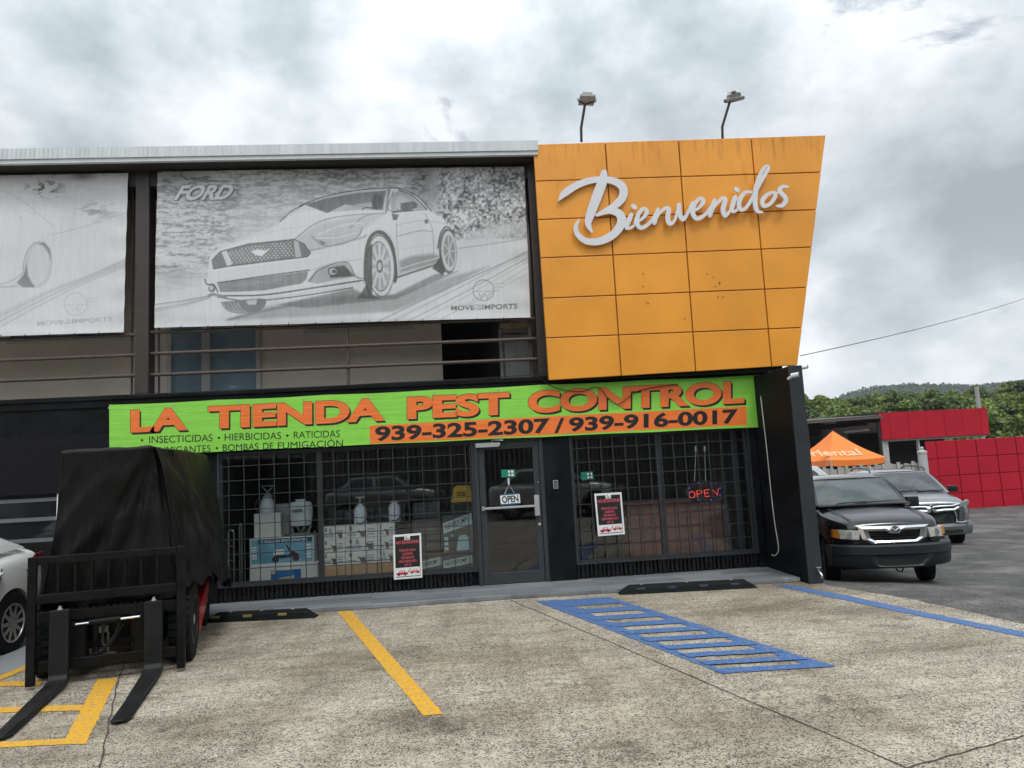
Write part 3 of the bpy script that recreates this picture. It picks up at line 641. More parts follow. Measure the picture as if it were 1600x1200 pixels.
    for k in range(10):
        t = k*math.pi/5+.3; r.line([(934+8*math.cos(t), 542+18*math.sin(t)), (934+38*math.cos(t), 542+90*math.sin(t))], 7, .57, .9, 2)
        t += .31; r.line([(934+22*math.cos(t), 542+50*math.sin(t)), (934+36*math.cos(t), 542+86*math.sin(t))], 5, .27, .7, 2)
    r.ell((934, 542), (13, 26), .2); r.ell((934, 542), (8, 16), .5)
    r.ell((908, 560), (34, 108), .16, .9, half=lambda X, Y: ((X < 905)).astype(np.float32), soft=3); r.poly([(845, 668), (885, 610), (900, 650), (940, 668)], .14, .8, 6)
    r.ell((1200, 480), (35, 88), .22, .95, rot=-.05); r.ell((1204, 480), (29, 78), .56, rot=-.05); r.ell((1206, 480), (22, 62), .34, rot=-.05)
    for k in range(7):
        t = k*2*math.pi/7; r.line([(1206, 480), (1206+20*math.cos(t), 480+58*math.sin(t))], 4, .58, .9)
    r.line([(1160, 470), (1172, 410), (1195, 385), (1222, 410)], 5, .15); r.poly([(1138, 548), (1172, 500), (1190, 560), (1180, 575)], .14, .9, 5)
    r.poly([(312, 680), (400, 672), (487, 668), (470, 712), (400, 726), (340, 716)], .25, .95, 4, sm=3); r.poly([(410, 676), (455, 670), (450, 690), (420, 690)], .55, .9, 3)
    for k in range(5): r.line([(322+14*k, 684), (338+14*k, 708), (360+14*k, 722)], 3, .5, .8)
    r.line([(345, 748), (480, 716), (610, 688)], 9, .25, .7, 5)
    # writing
    q = [(140, 283), (352, 279), (362, 220), (150, 224)]
    r.letters('FORD', [(x+5, y+4) for x, y in q], .18, .9, .055, .12); r.letters('FORD', [(x-2, y+2) for x, y in [(136, 286), (356, 282), (366, 217), (146, 221)]], .24, .55, .05, .12); r.letters('FORD', q, .66, 1, .035, .12)
    logo(r, (1339, 634), 42, (1212, 714, 1472, 706), .22)
    return finish(r)
def logo(r, c, R0, wd, v, al=1.):
    r.ell(c, (R0, R0), v, al, inner=.93, soft=2); r.line([(c[0]-R0, c[1]+4), (c[0]+R0, c[1]+2)], 2, v, .8*al)
    r.line([(c[0]-18, c[1]+10), (c[0]-8, c[1]+34), (c[0]+4, c[1]+12), (c[0]+16, c[1]+34), (c[0]+30, c[1]+8)], 2.5, v, .8*al, sm=0)
    for k in range(3): r.line([(c[0]+R0-3, c[1]-26+14*k), (c[0]+R0+44-13*k, c[1]-26+13*k)], 4, .4, .6*al); r.line([(c[0]-R0+3, c[1]-26+14*k), (c[0]-R0-44+13*k, c[1]-22+13*k)], 4, .5, .5*al)
    x0, y0, x1, y1 = wd; L_ = x1-x0; f = lambda t: y0+(y1-y0)*t
    def w_(b, a, e, dy, h, v_=v): r.letters(b, [(x0+L_*a, f(a)+dy), (x0+L_*e, f(e)+dy), (x0+L_*e, f(e)+dy-h), (x0+L_*a, f(a)+dy-h)], v_, al, .025)
    w_('MOVE', 0, .355, 0, 20); w_('TO', .375, .445, -12, 8); w_('THE', .365, .455, 0, 8); w_('IMPORTS', .47, 1, 0, 20)
def finish(r):
    h, w = r.a.shape; wv = vnoise(h, w, 8, 90, 3, 11); ws = vnoise(h, w, 300, 300, 3, 12); g = vnoise(h, w, 3, 3, 1, 13)
    a = r.a+(wv-.5)*.07+(ws-.5)*.09+(g-.5)*.05
    return np.clip((a-.6)*1.18+.60, .09, .74)   # sun-bleached
def draw_left():
    r = Ras(1600, 780, -1000, 180, LT+.02); h, w = r.a.shape
    Y, X = np.mgrid[0:h, 0:w].astype(np.float32); X -= 1000; Y += 180
    st = vnoise(h, w, 50, 16, 4, 21); sp = vnoise(h, w, 16, 12, 2, 22)
    dk = np.clip(1-np.hypot((X-200)/120, (Y-270)/60), 0, 1); r.a -= (sp > .58)*dk*.45
    dk = np.clip(1-np.hypot((X-370)/80, (Y-215)/30), 0, 1); r.a -= dk*.3
    dk = np.clip(1-np.hypot((X-250)/400, (Y-230)/140), 0, 1); r.a -= dk*.2*st
    dk = np.clip(1-np.hypot((X-430)/140, (Y-370)/60), 0, 1); r.a -= (st > .55)*dk*.25
    r.line([(235, 475), (400, 432), (560, 380)], 3, .42, .8)
    for i in range(6): r.line([(-200, 1000-14*i), (200, 780-10*i), (380, 692-6*i), (562, 618-7*i)], 5, (.42, .55, .38, .5, .36, .5)[i], .7, 4)
    r.ell((168, 610), (64, 104), .52, .8, rot=.1); r.ell((168, 610), (64, 104), .2, .45, rot=.1, inner=.95, half=lambda X, Y: ((X < 150) | (Y < 560)).astype(np.float32))
    r.ell((172, 608), (46, 90), .60, .8, rot=.1); r.poly([(165, 520), (195, 508), (222, 540), (230, 600), (215, 560), (190, 525)], .22, .6, 4); r.poly([(75, 690), (110, 650), (118, 600), (125, 660), (155, 712), (100, 712)], .24, .8, 4)
    r.line([(0, 700), (60, 680), (115, 640)], 5, .4, .7); r.line([(-300, 720), (0, 712), (80, 705)], 8, .4, .6, 4)
    r.line([(60, 350), (100, 415)], 2, .35, .6); r.line([(100, 360), (160, 388)], 2, .4, .6); r.line([(-400, 300), (-100, 270), (60, 300), (240, 440)], 4, .45, .7)
    logo(r, (336, 786), 52, (165, 884, 500, 862), .40, .75)
    return finish(r)
def banner(name, label, corners_px, imgfn, tf, nx, ny, Y, group):
    "corners: bottom-left, bottom-right, top-right, top-left in photo pixels; tf: photo pixel -> drawing pixel"
    a = imgfn(); r0 = tf[3]
    s = np.linspace(0, 1, nx); t = np.linspace(0, 1, ny); Sg, Tg = np.meshgrid(s, t)
    c = [np.array(q, float) for q in corners_px]
    PX = [((c[0][k]*(1-Sg)+c[1][k]*Sg)*(1-Tg)+(c[3][k]*(1-Sg)+c[2][k]*Sg)*Tg) for k in (0, 1)]
    d = rt[:, None, None]*(PX[0]-800)/FPX-up[:, None, None]*(PX[1]-600)/FPX+fw[:, None, None]
    k = Y/d[1]; P = np.stack([d[0]*k, np.full_like(k, Y), CAM_H+d[2]*k], -1)
    edge_w = np.minimum(np.minimum(Sg, 1-Sg)*4, np.minimum(Tg, 1-Tg)*3)
    P[..., 1] += .02*np.sin(Sg*9)*np.clip(edge_w, 0, 1)+.006*np.sin(Tg*40+Sg*6)*(1-np.clip(edge_w*3, 0, 1))+.004*np.sin(Sg*70+Tg*9)*(1-np.clip(edge_w*2.5, 0, 1))
    U = np.clip((PX[0]-tf[0])*tf[2]-r0[0], 0, a.shape[1]-1.01); V = np.clip((PX[1]-tf[1])*tf[2]-r0[1], 0, a.shape[0]-1.01)
    iu, iv = U.astype(int), V.astype(int); fu, fv = U-iu, V-iv
    col = (a[iv, iu]*(1-fu)+a[iv, iu+1]*fu)*(1-fv)+(a[iv+1, iu]*(1-fu)+a[iv+1, iu+1]*fu)*fv
    me = bpy.data.meshes.new(name); nv = nx*ny
    idx = np.arange(nv).reshape(ny, nx); F = np.stack([idx[:-1, :-1], idx[:-1, 1:], idx[1:, 1:], idx[1:, :-1]], -1).reshape(-1, 4)
    me.vertices.add(nv); me.vertices.foreach_set('co', P.reshape(-1)); me.loops.add(F.size); me.loops.foreach_set('vertex_index', F.reshape(-1).astype(np.int32))
    me.polygons.add(len(F)); me.polygons.foreach_set('loop_start', np.arange(0, F.size, 4, dtype=np.int32)); me.polygons.foreach_set('loop_total', np.full(len(F), 4, np.int32)); me.update(calc_edges=True)
    at_ = me.attributes.new('print', 'FLOAT_COLOR', 'POINT'); C = np.stack([col*.985, col*.985, col*1.0, np.ones_like(col)], -1); at_.data.foreach_set('color', C.reshape(-1).astype(np.float32))
    me.polygons.foreach_set('use_smooth', [True]*len(F)); me.materials.append(PRINT)
    o = bpy.data.objects.new(name, me); COL.objects.link(o); tag(o, label, 'banner', group)
    # ties: eyelet cords down to the rail and up to the beam
    for i in range(1, 14):
        u = i/14
        for (q0, q1, dy, t_) in ((c[0], c[1], 9, .004), (c[3], c[2], -8, .004)):
            p = q0*(1-u)+q1*u; mb = MB(); mb.tube([at(p[0], p[1]-dy*.25, Y-.012), at(p[0]+.6*math.sin(i*2.3), p[1]+dy, Y+.02)], t_, 5); mb.build('tie_cord', mat('black cord', (.015, .015, .015), .8), o)
    return o
PRINT = attr_mat('printed mesh')
banner('car_banner', 'large grey mesh banner printed with a sports car and FORD, hung over the balcony rail', [(241, 512), (829, 496), (819, 260), (246, 268)], draw_main, (220, 200, 2.5, (20, 110)), 640, 260, FY-.045, 'faded car banners on the balcony')
banner('car_banner', 'faded white mesh banner beside the brown column, showing one pale wheel and round logo', [(-345, 537), (193, 519), (200, 270), (-330, 281)], draw_left, (0, 200, 2.857, (-1000, 180)), 420, 220, FY-.045, 'faded car banners on the balcony')

# ------------------------------------------------------------------ green shop banner
GB = FY-.085
GREEN = mat('lime vinyl', (.25, .64, .07), .45, var=.05, scale=4)
def wrinkle(m):
    nt = m.node_tree; N = nt.nodes; L = nt.links.new; tc = N.new('ShaderNodeTexCoord'); mp = N.new('ShaderNodeMapping'); mp.inputs['Scale'].default_value = (.7, 1, 9); mp.inputs['Rotation'].default_value = (0, R_(6), 0)
    t = N.new('ShaderNodeTexNoise'); t.inputs['Scale'].default_value = 1.6; t.inputs['Detail'].default_value = 3; t.inputs['Distortion'].default_value = .6; bp = N.new('ShaderNodeBump'); bp.inputs['Strength'].default_value = .22; bp.inputs['Distance'].default_value = .04
    L(tc.outputs['Object'], mp.inputs[0]); L(mp.outputs[0], t.inputs[0]); L(t.outputs[0], bp.inputs['Height']); L(bp.outputs[0], N['Principled BSDF'].inputs['Normal'])
ORG = mat('orange vinyl print', (.85, .185, .035), .45, var=.05); BLK = mat('black vinyl print', (.014, .014, .014), .45)
for m_ in (GREEN, ORG): wrinkle(m_)
mb = MB(); cs = [(171, 713.5), (1191, 667.5), (1184.5, 585.5), (170.5, 632.5)]; nx, ny = 60, 8; P = []
for j in range(ny+1):
    row = []
    for i in range(nx+1):
        s, t = i/nx, j/ny; p = np.array([(cs[0][k]*(1-s)+cs[1][k]*s)*(1-t)+(cs[3][k]*(1-s)+cs[2][k]*s)*t for k in (0, 1)])
        sag = (1.2*abs(math.sin(s*math.pi*6)) if j in (0, ny) else 0); row.append(at(p[0], p[1]+(sag if j == ny else -sag*.6), GB))
    P.append(row)
mb.grid(P); mb.grid([[q+np.array([0, .004, 0]) for q in row] for row in P])
grn = mb.build('shop_banner', GREEN, recalc=False, smooth=60); tag(grn, 'long lime green vinyl banner reading LA TIENDA PEST CONTROL above the shop windows', 'banner')
bl = lambda x: 676.2-.0479*(x-203)
for wd, xa, xb in (('LA', 204, 293), ('TIENDA', 325, 601), ('PEST', 636, 796), ('CONTROL', 825, 1163)):
    h = 35.5; mo, ms = MB(), MB()
    q = word(xa, bl(xa), xb, bl(xb), h); sh = [(x+2.6, y+2.8) for x, y in word(xa-.3, bl(xa)+.3, xb+.3, bl(xb)+.3, h+.6)]
    ptext(ms, wd, word(xa-.7, bl(xa)+.7, xb+.7, bl(xb)+.7, h+1.4), GB-.0015, bold=.05); ptext(ms, wd, sh, GB-.001, bold=.046); ptext(mo, wd, q, GB-.003, bold=.045)
    ow = mo.build('title_word', ORG, grn, recalc=False); ms.build('word_shadow', BLK, ow, recalc=False)
mb = MB(); mb.quad(*[at(x, y, GB-.001) for x, y in [(578, 693.5), (1167.5, 664), (1166, 635), (577.5, 665)]]); mb.build('number_strip', ORG, grn, recalc=False)
def small(name, items):
    mk = MB()
    for it in items: ptext(mk, it[0], it[1], GB-it[2], bold=it[3])
    return mk
small('n', [('939-325-2307', word(586, 690, 859, 676.6, 23.5), .0025, .035), ('/', word(866, 677, 882, 676, 23.5), .0025, .02), ('939-916-0017', word(889, 675, 1153, 661.6, 23), .0025, .035)]).build('phone_numbers', BLK, grn, recalc=False)
bl2 = lambda x: 692.6-.0325*(x-233)
bl3 = lambda x: 707.4-.0385*(x-285)
for bl_, h_, ws_, dots in ((bl2, 11, (('INSECTICIDAS', 233, 332), ('HIERBICIDAS', 351, 439), ('RATICIDAS', 459, 531)), (222, 342, 449)), (bl3, 10.5, (('FUMIGANTES', 243, 329), ('BOMBAS', 348, 404), ('DE', 411, 427), ('FUMIGACIÓN', 434, 536)), (233, 339))):
    for wd, xa, xb in ws_: small('l', [(wd, word(xa, bl_(xa), xb, bl_(xb), 13.5 if 'Ó' in wd else h_), .002, 0)]).build('product_word', BLK, grn, recalc=False)
    for x in dots:
        mk = MB(); c = at(x, bl_(x)-5, GB-.002); mk.add([c+.017*np.array([math.cos(k*.5236), 0, math.sin(k*.5236)]) for k in range(12)], [tuple(range(12))]); mk.build('bullet_dot', BLK, grn, recalc=False)
mb = MB()
for i in range(11):
    for t in (.06, .94): mb = MB(); mb.lathe([(.014, -.004), (.014, .0)], at(*[(cs[0][k]*(1-i/10)+cs[1][k]*i/10)*(1-t)+(cs[3][k]*(1-i/10)+cs[2][k]*i/10)*t for k in (0, 1)], GB), axis=1, seg=10); mb.build('eyelet', ALU, grn)

# ------------------------------------------------------------------ orange cladding with script sign
OY = 9.9
clad = thing('sign_cladding', 'orange panelled sign face with slanted right edge and white script lettering', 'sign', at(1040, 590, OY))
OCL = mat('weathered orange panel', (.76, .305, .026), .42, var=.10, scale=1.1, rvar=.12)
def stain(m):
    nt = m.node_tree; N = nt.nodes; L = nt.links.new; b = N['Principled BSDF']; tc = N.new('ShaderNodeTexCoord')
    mp = N.new('ShaderNodeMapping'); mp.inputs['Scale'].default_value = (9, 1, .9); t = N.new('ShaderNodeTexNoise'); t.inputs['Scale'].default_value = 1.4; t.inputs['Detail'].default_value = 7; t.inputs['Roughness'].default_value = .65
    L(tc.outputs['Object'], mp.inputs[0]); L(mp.outputs[0], t.inputs[0]); sp = N.new('ShaderNodeSeparateXYZ'); L(tc.outputs['Object'], sp.inputs[0])
    mr = N.new('ShaderNodeMapRange'); mr.inputs[1].default_value = 5.6; mr.inputs[2].default_value = 6.55; mr.inputs[3].default_value = -.09; mr.inputs[4].default_value = .10; L(sp.outputs[2], mr.inputs[0])
    ad = N.new('ShaderNodeMath'); ad.operation = 'ADD'; L(t.outputs[0], ad.inputs[0]); L(mr.outputs[0], ad.inputs[1])
    r = N.new('ShaderNodeValToRGB'); e = r.color_ramp.elements; e[0].position = .54; e[0].color = (1, 1, 1, 1); e[1].position = .78; e[1].color = (.60, .52, .44, 1); L(ad.outputs[0], r.inputs[0])
    x = N.new('ShaderNodeMix'); x.data_type = 'RGBA'; x.blend_type = 'MULTIPLY'; x.inputs[0].default_value = 1; L(b.inputs['Base Color'].links[0].from_socket, x.inputs[6]); L(r.outputs[0], x.inputs[7]); L(x.outputs[2], b.inputs['Base Color'])
stain(OCL)
tx = [832, 945.5, 1060, 1173.5, 1291]; ty = [225, 220.5, 217, 213.5, 210.5]
vx = [(832, 225, 857, 594.5), (945.5, 220.5, 971, 588.5), (1060, 217, 1087.5, 582.5), (1173.5, 213.5, 1206, 574), (1291, 210.5, 1247, 570)]
rowL = [225, 283, 343, 403, 466, 528, 594.5]; rowR = [210.5, 269, 327.5, 386, 449, 511.7, 571]
def onrow(k, x):      # y of row line k at pixel x
    xl, xr = 832+(857-832)*k/6, 1291-(44)*k/6; return rowL[k]+(rowR[k]-rowL[k])*(x-xl)/(xr-xl)
def node(i, k):
    x0, y0, x1, y1 = vx[i]; y = rowL[k]
    for _ in range(4): x = x0+(x1-x0)*(y-y0)/(y1-y0); y = onrow(k, x)
    return np.array([x, y])
mb = MB(); bk = MB()
for i in range(4):
    for k in range(6):
        q = [node(i, k), node(i+1, k), node(i+1, k+1), node(i, k+1)]; g = .95; c = sum(q)/4
        q = [p+np.array([g if p[0] < c[0] else -g, g*.8 if p[1] < c[1] else -g*.8])*([1, 1] if True else 0) for p in q]
        j = .004*rng.rand(); pts = [at(p[0], p[1], OY-j) for p in q]; mb.prism(pts, (0, .05, 0))
mb.build('orange_panel', OCL, clad, bevel=.006, seg=2)
bk.prism([at(x, y, OY+.03) for x, y in [(834, 227), (1287, 212.5), (1245, 569), (858, 592)]], (0, .12, 0)); bk.build('backing_board', mat('dark backing', (.30, .13, .025), .8), clad)
# script lettering: brush strokes with a width along them, cut from thick board
SC = lambda p: (820+p[0]/2.4, 120+p[1]/2.4)
strokes = [
 ([(128, 462), (150, 436), (200, 404), (260, 386), (325, 388), (366, 412), (366, 452), (330, 488), (275, 517)], [6, 22, 22, 20, 22, 26, 26, 22, 12]),
 ([(298, 358), (292, 390), (270, 450), (248, 510), (238, 550), (252, 582)], [20, 30, 32, 28, 20, 6]),
 ([(270, 518), (320, 502), (356, 515), (362, 548), (335, 588), (285, 615), (232, 616), (198, 590), (192, 560), (204, 534)], [10, 20, 26, 28, 26, 24, 20, 16, 14, 4]),
 ([(400, 516), (388, 545), (382, 566), (400, 565), (415, 552)], [14, 15, 12, 9, 6]), ([(406, 484), (413, 490)], [15, 15]),
 ([(412, 548), (440, 532), (458, 508), (446, 494), (428, 512), (420, 544), (436, 566), (468, 548), (492, 512)], [7, 10, 13, 12, 13, 15, 13, 11, 8]),
 ([(500, 496), (492, 522), (486, 548)], [12, 15, 14]), ([(488, 540), (505, 512), (528, 492), (540, 498), (536, 526), (544, 550), (562, 538), (574, 500), (580, 478)], [8, 9, 12, 14, 15, 14, 9, 9, 12]),
 ([(578, 480), (580, 512), (592, 534), (606, 520), (622, 488), (630, 470)], [14, 15, 14, 11, 10, 7]),
 ([(622, 506), (652, 492), (670, 466), (656, 456), (638, 476), (630, 508), (646, 532), (678, 514), (704, 478)], [7, 10, 13, 12, 13, 15, 13, 11, 8]),
 ([(712, 462), (704, 490), (694, 520)], [12, 15, 14]), ([(696, 512), (716, 480), (740, 456), (752, 462), (744, 496), (752, 520), (772, 500)], [8, 9, 12, 14, 15, 14, 8]),
 ([(790, 450), (780, 480), (776, 502), (792, 502), (808, 486)], [14, 15, 12, 9, 6]), ([(792, 420), (799, 426)], [14, 14]),
 ([(852, 432), (826, 434), (806, 462), (806, 492), (824, 496), (850, 462), (876, 410), (905, 360), (914, 340), (902, 336), (884, 366), (868, 420), (864, 470), (872, 502), (892, 508)], [8, 12, 14, 14, 11, 11, 12, 11, 10, 9, 12, 15, 15, 13, 6]),
 ([(938, 432), (912, 440), (892, 464), (898, 484), (922, 474), (940, 446), (930, 430), (940, 440), (962, 420)], [8, 12, 14, 13, 12, 12, 9, 7, 6]),
 ([(986, 412), (966, 412), (956, 426), (972, 446), (980, 462), (966, 482), (946, 484)], [9, 12, 13, 14, 14, 13, 7])]
mb = MB(); e0 = .0
for pts, ws in strokes:
    P = smooth_line([(a, b, w_) for (a, b), w_ in zip(pts, ws)], 7); n = len(P); A, B = [], []
    for i, p in enumerate(P):
        d = P[min(i+1, n-1)][:2]-P[max(i-1, 0)][:2]; d = d/(np.linalg.norm(d)+1e-9); nn = np.array([-d[1], d[0]])*p[2]*.585
        y = OY-.062-e0-.0025*i/n
        A.append(at(*SC(p[:2]+nn), y)); B.append(at(*SC(p[:2]-nn), y))
    bk_ = np.array([0, .028, 0]); mb.grid([A, B, [q+bk_ for q in B], [q+bk_ for q in A], A])
    for q in (0, -1): mb.add([A[q], B[q], B[q]+bk_, A[q]+bk_], [(0, 1, 2, 3)])
    for (i, s) in ((0, 1), (n-1, 1)):      # round ends
        p = P[i]; mb.lathe([(p[2]*.54/2.4/FPX*10.3, 0), (p[2]*.54/2.4/FPX*10.3, .028)], at(*SC(p[:2]), OY-.0622-e0), axis=1, seg=14)
    e0 += .003
mb.build('script_lettering', mat('white lettering board', (.66, .66, .68), .35, var=.04), clad, smooth=30)
mb = MB()
for (x, y) in ((1105, 428), (1115, 433), (1124, 443), (1118, 447), (1125, 441), (1005, 427), (1005, 447), (1010, 472), (1013, 474), (1070, 498), (1122, 464), (1130, 464)): mb = MB(); mb.lathe([(.008, 0), (.007, .012)], at(x, y, OY-.012), axis=1, seg=7); mb.build('fixing_hole', DARK, clad)

# ------------------------------------------------------------------ floodlights on the sign
def flood(label, pole_px, head_px, hw, tilt):
    o = thing('floodlight', label, 'floodlight', at(*pole_px[0], OY+.1), group='floodlights above the orange sign')
    mb = MB(); P = [at(x, y, OY+.1-.07*i) for i, (x, y) in enumerate(pole_px)]; mb.tube(P, .02, 8); mb.build('pole', mat('rusty pole', (.05, .04, .036), .7, var=.4, scale=12), o, smooth=50)
    c = at(*head_px, OY-.05); w = hw
    def tr(p):
        x, y, z = p; ct, st = math.cos(tilt[0]), math.sin(tilt[0]); y, z = y*ct-z*st, y*st+z*ct; cr, sr = math.cos(tilt[1]), math.sin(tilt[1]); x, z = x*cr-z*sr, x*sr+z*cr; return (x+c[0], y+c[1], z+c[2])
    def bx(mb, *b): 
        m2 = MB().box(*b); mb.add([tr(p) for p in m2.v], m2.f); return mb
    mb = MB(); bx(mb, -w, w, -.10, .10, -.025, .02); h = mb.build('lamp_head', mat('grey cast aluminium', (.22, .21, .19), .5, var=.2), o, bevel=.008)
    mb = MB(); bx(mb, -w+.015, w-.015, -.085, .085, -.031, -.026); mb.build('lens', mat('lamp glass', (.5, .5, .48), .15), h)
    mb = MB()
    for k in range(9): bx(mb, -w*.62, w*.62, -.075+.018*k, -.067+.018*k, .021, .075)
    bx(mb, -w*.66, w*.66, -.07, .07, .0211, .045); mb.build('cooling_fins', mat('grey cast aluminium', (.22, .21, .19)), h)
    mb = MB(); mb.tube([P[-1], tr((-w-.02, 0, -.02)), tr((-w-.02, 0, .02))], .01, 6); mb.tube([P[-1], tr((w+.02, 0, -.02)), tr((w+.02, 0, .02))], .01, 6); mb.build('bracket', BROWN, o)
    return o
flood('left floodlight on a straight thin pole above the orange sign', [(908.5, 222), (908, 200), (914, 163)], (917, 156), .115, (R_(-12), R_(-3)))
f2 = flood('right floodlight on a bent pole leaning outward above the orange sign', [(1129, 217), (1128.5, 198), (1140, 160)], (1147, 155), .125, (R_(22), R_(9)))
mb = MB(); c = at(1146, 146, OY-.05); mb.lathe([(.03, 0), (.045, .02), (.02, .05), (.004, .08)], c, seg=12); mb.tube([c+np.array([-.09, 0, -.05]), c+np.array([-.09, 0, .01]), c+np.array([.09, 0, .015]), c+np.array([.09, 0, -.04])], .008, 6); mb.build('photo_cell', ALU, f2)

# ------------------------------------------------------------------ small fixings on the front
def seccam(label, c, d):
    o = thing('security_camera', label, 'camera', c, group='security cameras on the side wall'); c = np.array(c); d = np.array(d, float); d /= np.linalg.norm(d)
    mb = MB(); mb.tube([c, c+d*.10], [.030, .029], 14); mb.build('housing', WHITE, o, smooth=40)
    mb = MB(); mb.tube([c+d*.099, c+d*.11], [.026, .022], 14); mb.build('lens', DARK, o, smooth=40)
    mb = MB(); mb.tube([c+d*.04, c+np.array([0, .06, -.02]), c+np.array([0, .1, -.03])], .02, 8); mb.build('bracket', WHITE, o, smooth=40)
c = at(1237, 587, 8.9); seccam('white bullet camera on the front edge of the charcoal side wall', c, (.45, -.5, .05))
c = at(1249, 575, 9.1); seccam('small dark grey camera on the outer side near the top of the side wall', c, (.8, -.3, .1))
o = thing('water_tap', 'small chrome garden tap low on the charcoal end of the side wall', 'tap', at(1277, 893, 8.99)); mb = MB(); c = at(1277, 893, 8.99)
mb.tube([c, c+np.array([0, -.06, 0]), c+np.array([.01, -.09, -.03]), c+np.array([.01, -.09, -.07])], .014, 8); mb.build('spout', CHROME, o, smooth=50)
mb = MB(); mb.tube([c+np.array([0, -.04, .01]), c+np.array([0, -.04, .05])], .008, 6); mb.box(c[0]-.03, c[0]+.03, c[1]-.05, c[1]-.03, c[2]+.05, c[2]+.062); mb.build('handle', CHROME, o, bevel=.003)
mb = MB(); pts = [at(x, y, 4.40, 0) if i else at(1185, 584, 10.08) for i, (x, y) in enumerate([(1187, 584), (1191, 640), (1198, 700), (1205, 770), (1211, 820), (1216, 850), (1216, 862), (1211, 868), (1206, 867)])]
mb.tube(smooth_line(pts, 5), .0075, 6); tag(mb.build('hanging_cable', mat('white cable', (.5, .5, .48), .5), smooth=60), 'loose white cable hanging down the black wall beside the right window', 'cable')
kp = thing('keypad', 'small grey keypad on the black pillar between door and right window', 'keypad', at(868, 757, FY-.03)); c = at(868, 757, FY-.03)
mb = MB(); mb.box(c[0]-.035, c[0]+.035, c[1]-.02, c[1]+.009, c[2]-.06, c[2]+.06); mb.build('case', mat('keypad grey', (.35, .36, .37), .4), kp, bevel=.006)
mb = MB(); 
for i in range(3):
    for j in range(4): mb.box(c[0]-.024+.018*i, c[0]-.012+.018*i, c[1]-.024, c[1]-.0205, c[2]-.045+.018*j, c[2]-.033+.018*j)
mb.box(c[0]-.024, c[0]+.024, c[1]-.024, c[1]-.0205, c[2]+.03, c[2]+.05); mb.build('keys', DARK, kp)
# wires sagging from the sign across the banner
for pts, lb in (([(842, 590), (868, 606), (905, 612), (935, 606), (962, 632), (1000, 610), (1060, 600)], 'thin black wire drooping from the orange sign over the green banner'), ([(200, 618), (330, 612), (470, 606), (610, 598), (740, 592), (850, 584)], 'thin black cable lying along the top of the balcony ledge')):
    mb = MB(); mb.tube(smooth_line([at(x, y, GB-.03) for x, y in pts], 6), .006, 5); tag(mb.build('loose_wire', mat('black cord', (.015,)*3), smooth=60), lb, 'wire')

# tow warning signs tied to the grilles
RED = mat('sign red', (.55, .02, .06), .5); PINK = mat('sign pink', (.62, .10, .14), .5); SW = mat('sign white', (.78, .78, .78), .4, var=.03)
def towsign(label, q):
    o = thing('tow_sign', label, 'sign', at(*q[0], FY-.04), group='no parking signs on the grilles'); Y0 = FY-.035
    C = [at(x, y, Y0) for x, y in q]; off = lambda d: np.array([0, -d, 0])
    mb = MB(); mb.prism(C, (0, .006, 0)); mb.build('board', SW, o, bevel=.001, seg=1)
    def Q(s0, t0, s1, t1): return [bil(C, s0, t0), bil(C, s1, t0), bil(C, s1, t1), bil(C, s0, t1)]
    mb = MB(); mb.quad(*[p+off(.001) for p in Q(.065, .255, .935, .95)]); mb.quad(*[p+off(.0008) for p in Q(.075, .045, .935, .06)]); mb.quad(*[p+off(.0007) for p in Q(.92, .045, .935, .25)]); mb.build('black_field', BLK, o, recalc=False)
    mb = MB(); mb.quad(*[p+off(.002) for p in Q(.40, .87, .60, .99)]); mb.build('emblem_tag', SW, o, recalc=False)
    mb = MB(); text(mb, 'lm', [p+off(.003) for p in Q(.44, .885, .56, .925)], bold=.03); mb.quad(*[p+off(.003) for p in Q(.45, .935, .48, .96)]); mb.build('emblem', BLK, o, recalc=False)
    mb = MB(); text(mb, 'NO ESTACIONE', [p+off(.003) for p in Q(.10, .78, .90, .855)], bold=.03); t = .665
    for w_, a in (('ZONA DE CARGA', .20), ('CLIENTES', .32), ('SÓLAMENTE', .27), ('SERÁ REMOVIDO', .19), ('LEY 22', .38)):
        text(mb, w_, [p+off(.003) for p in Q(a, t-.055, 1-a, t+(.012 if 'Ó' in w_ or 'Á' in w_ else 0))], bold=.02); t -= .082
    mb.build('lettering', PINK, o, recalc=False)
    mb = MB(); car = [(0, .2), (0, .5), (.22, .58), (.32, .95), (.68, .95), (.78, .6), (1, .5), (1, .2)]
    for (s0, s1, t0, t1, mi) in ((.09, .5, .075, .2, 0), (.56, .93, .105, .215, 1)):
        qq = [p+off(.0015) for p in Q(s0, t0, s1, t1)]; mb.add([bil(qq, a, b) for a, b in car], [tuple(range(8))], mi)
        for x in (.22, .76): mb.add([bil(qq, x+.1*math.cos(k*.7854), .2+.2*math.sin(k*.7854))+off(.001) for k in range(8)], [tuple(range(8))], 2)
        for x in (.34, .52): mb.add([bil(qq, a, b)+off(.001) for a, b in ((x, .6), (x+.13, .6), (x+.13, .86), (x, .86))], [(0, 1, 2, 3)], 3)
    qq = [p+off(.0015) for p in Q(.48, .14, .6, .23)]; mb.add([bil(qq, a, b) for a, b in ((0, 0), (.15, 0), (1, .8), (.9, 1))], [(0, 1, 2, 3)], 2)
    mb.build('tow_truck_picture', [RED, mat('sign salmon', (.62, .16, .10), .5), BLK, SW], o, recalc=False)
towsign('black and white no parking sign hung low on the left window grille', [(615.5, 906), (660, 902.5), (658, 832.5), (614, 836)])
towsign('black and white no parking sign hung at mid height on the right window grille', [(934.5, 838), (976.5, 834.5), (971, 769), (928.5, 771.5)])
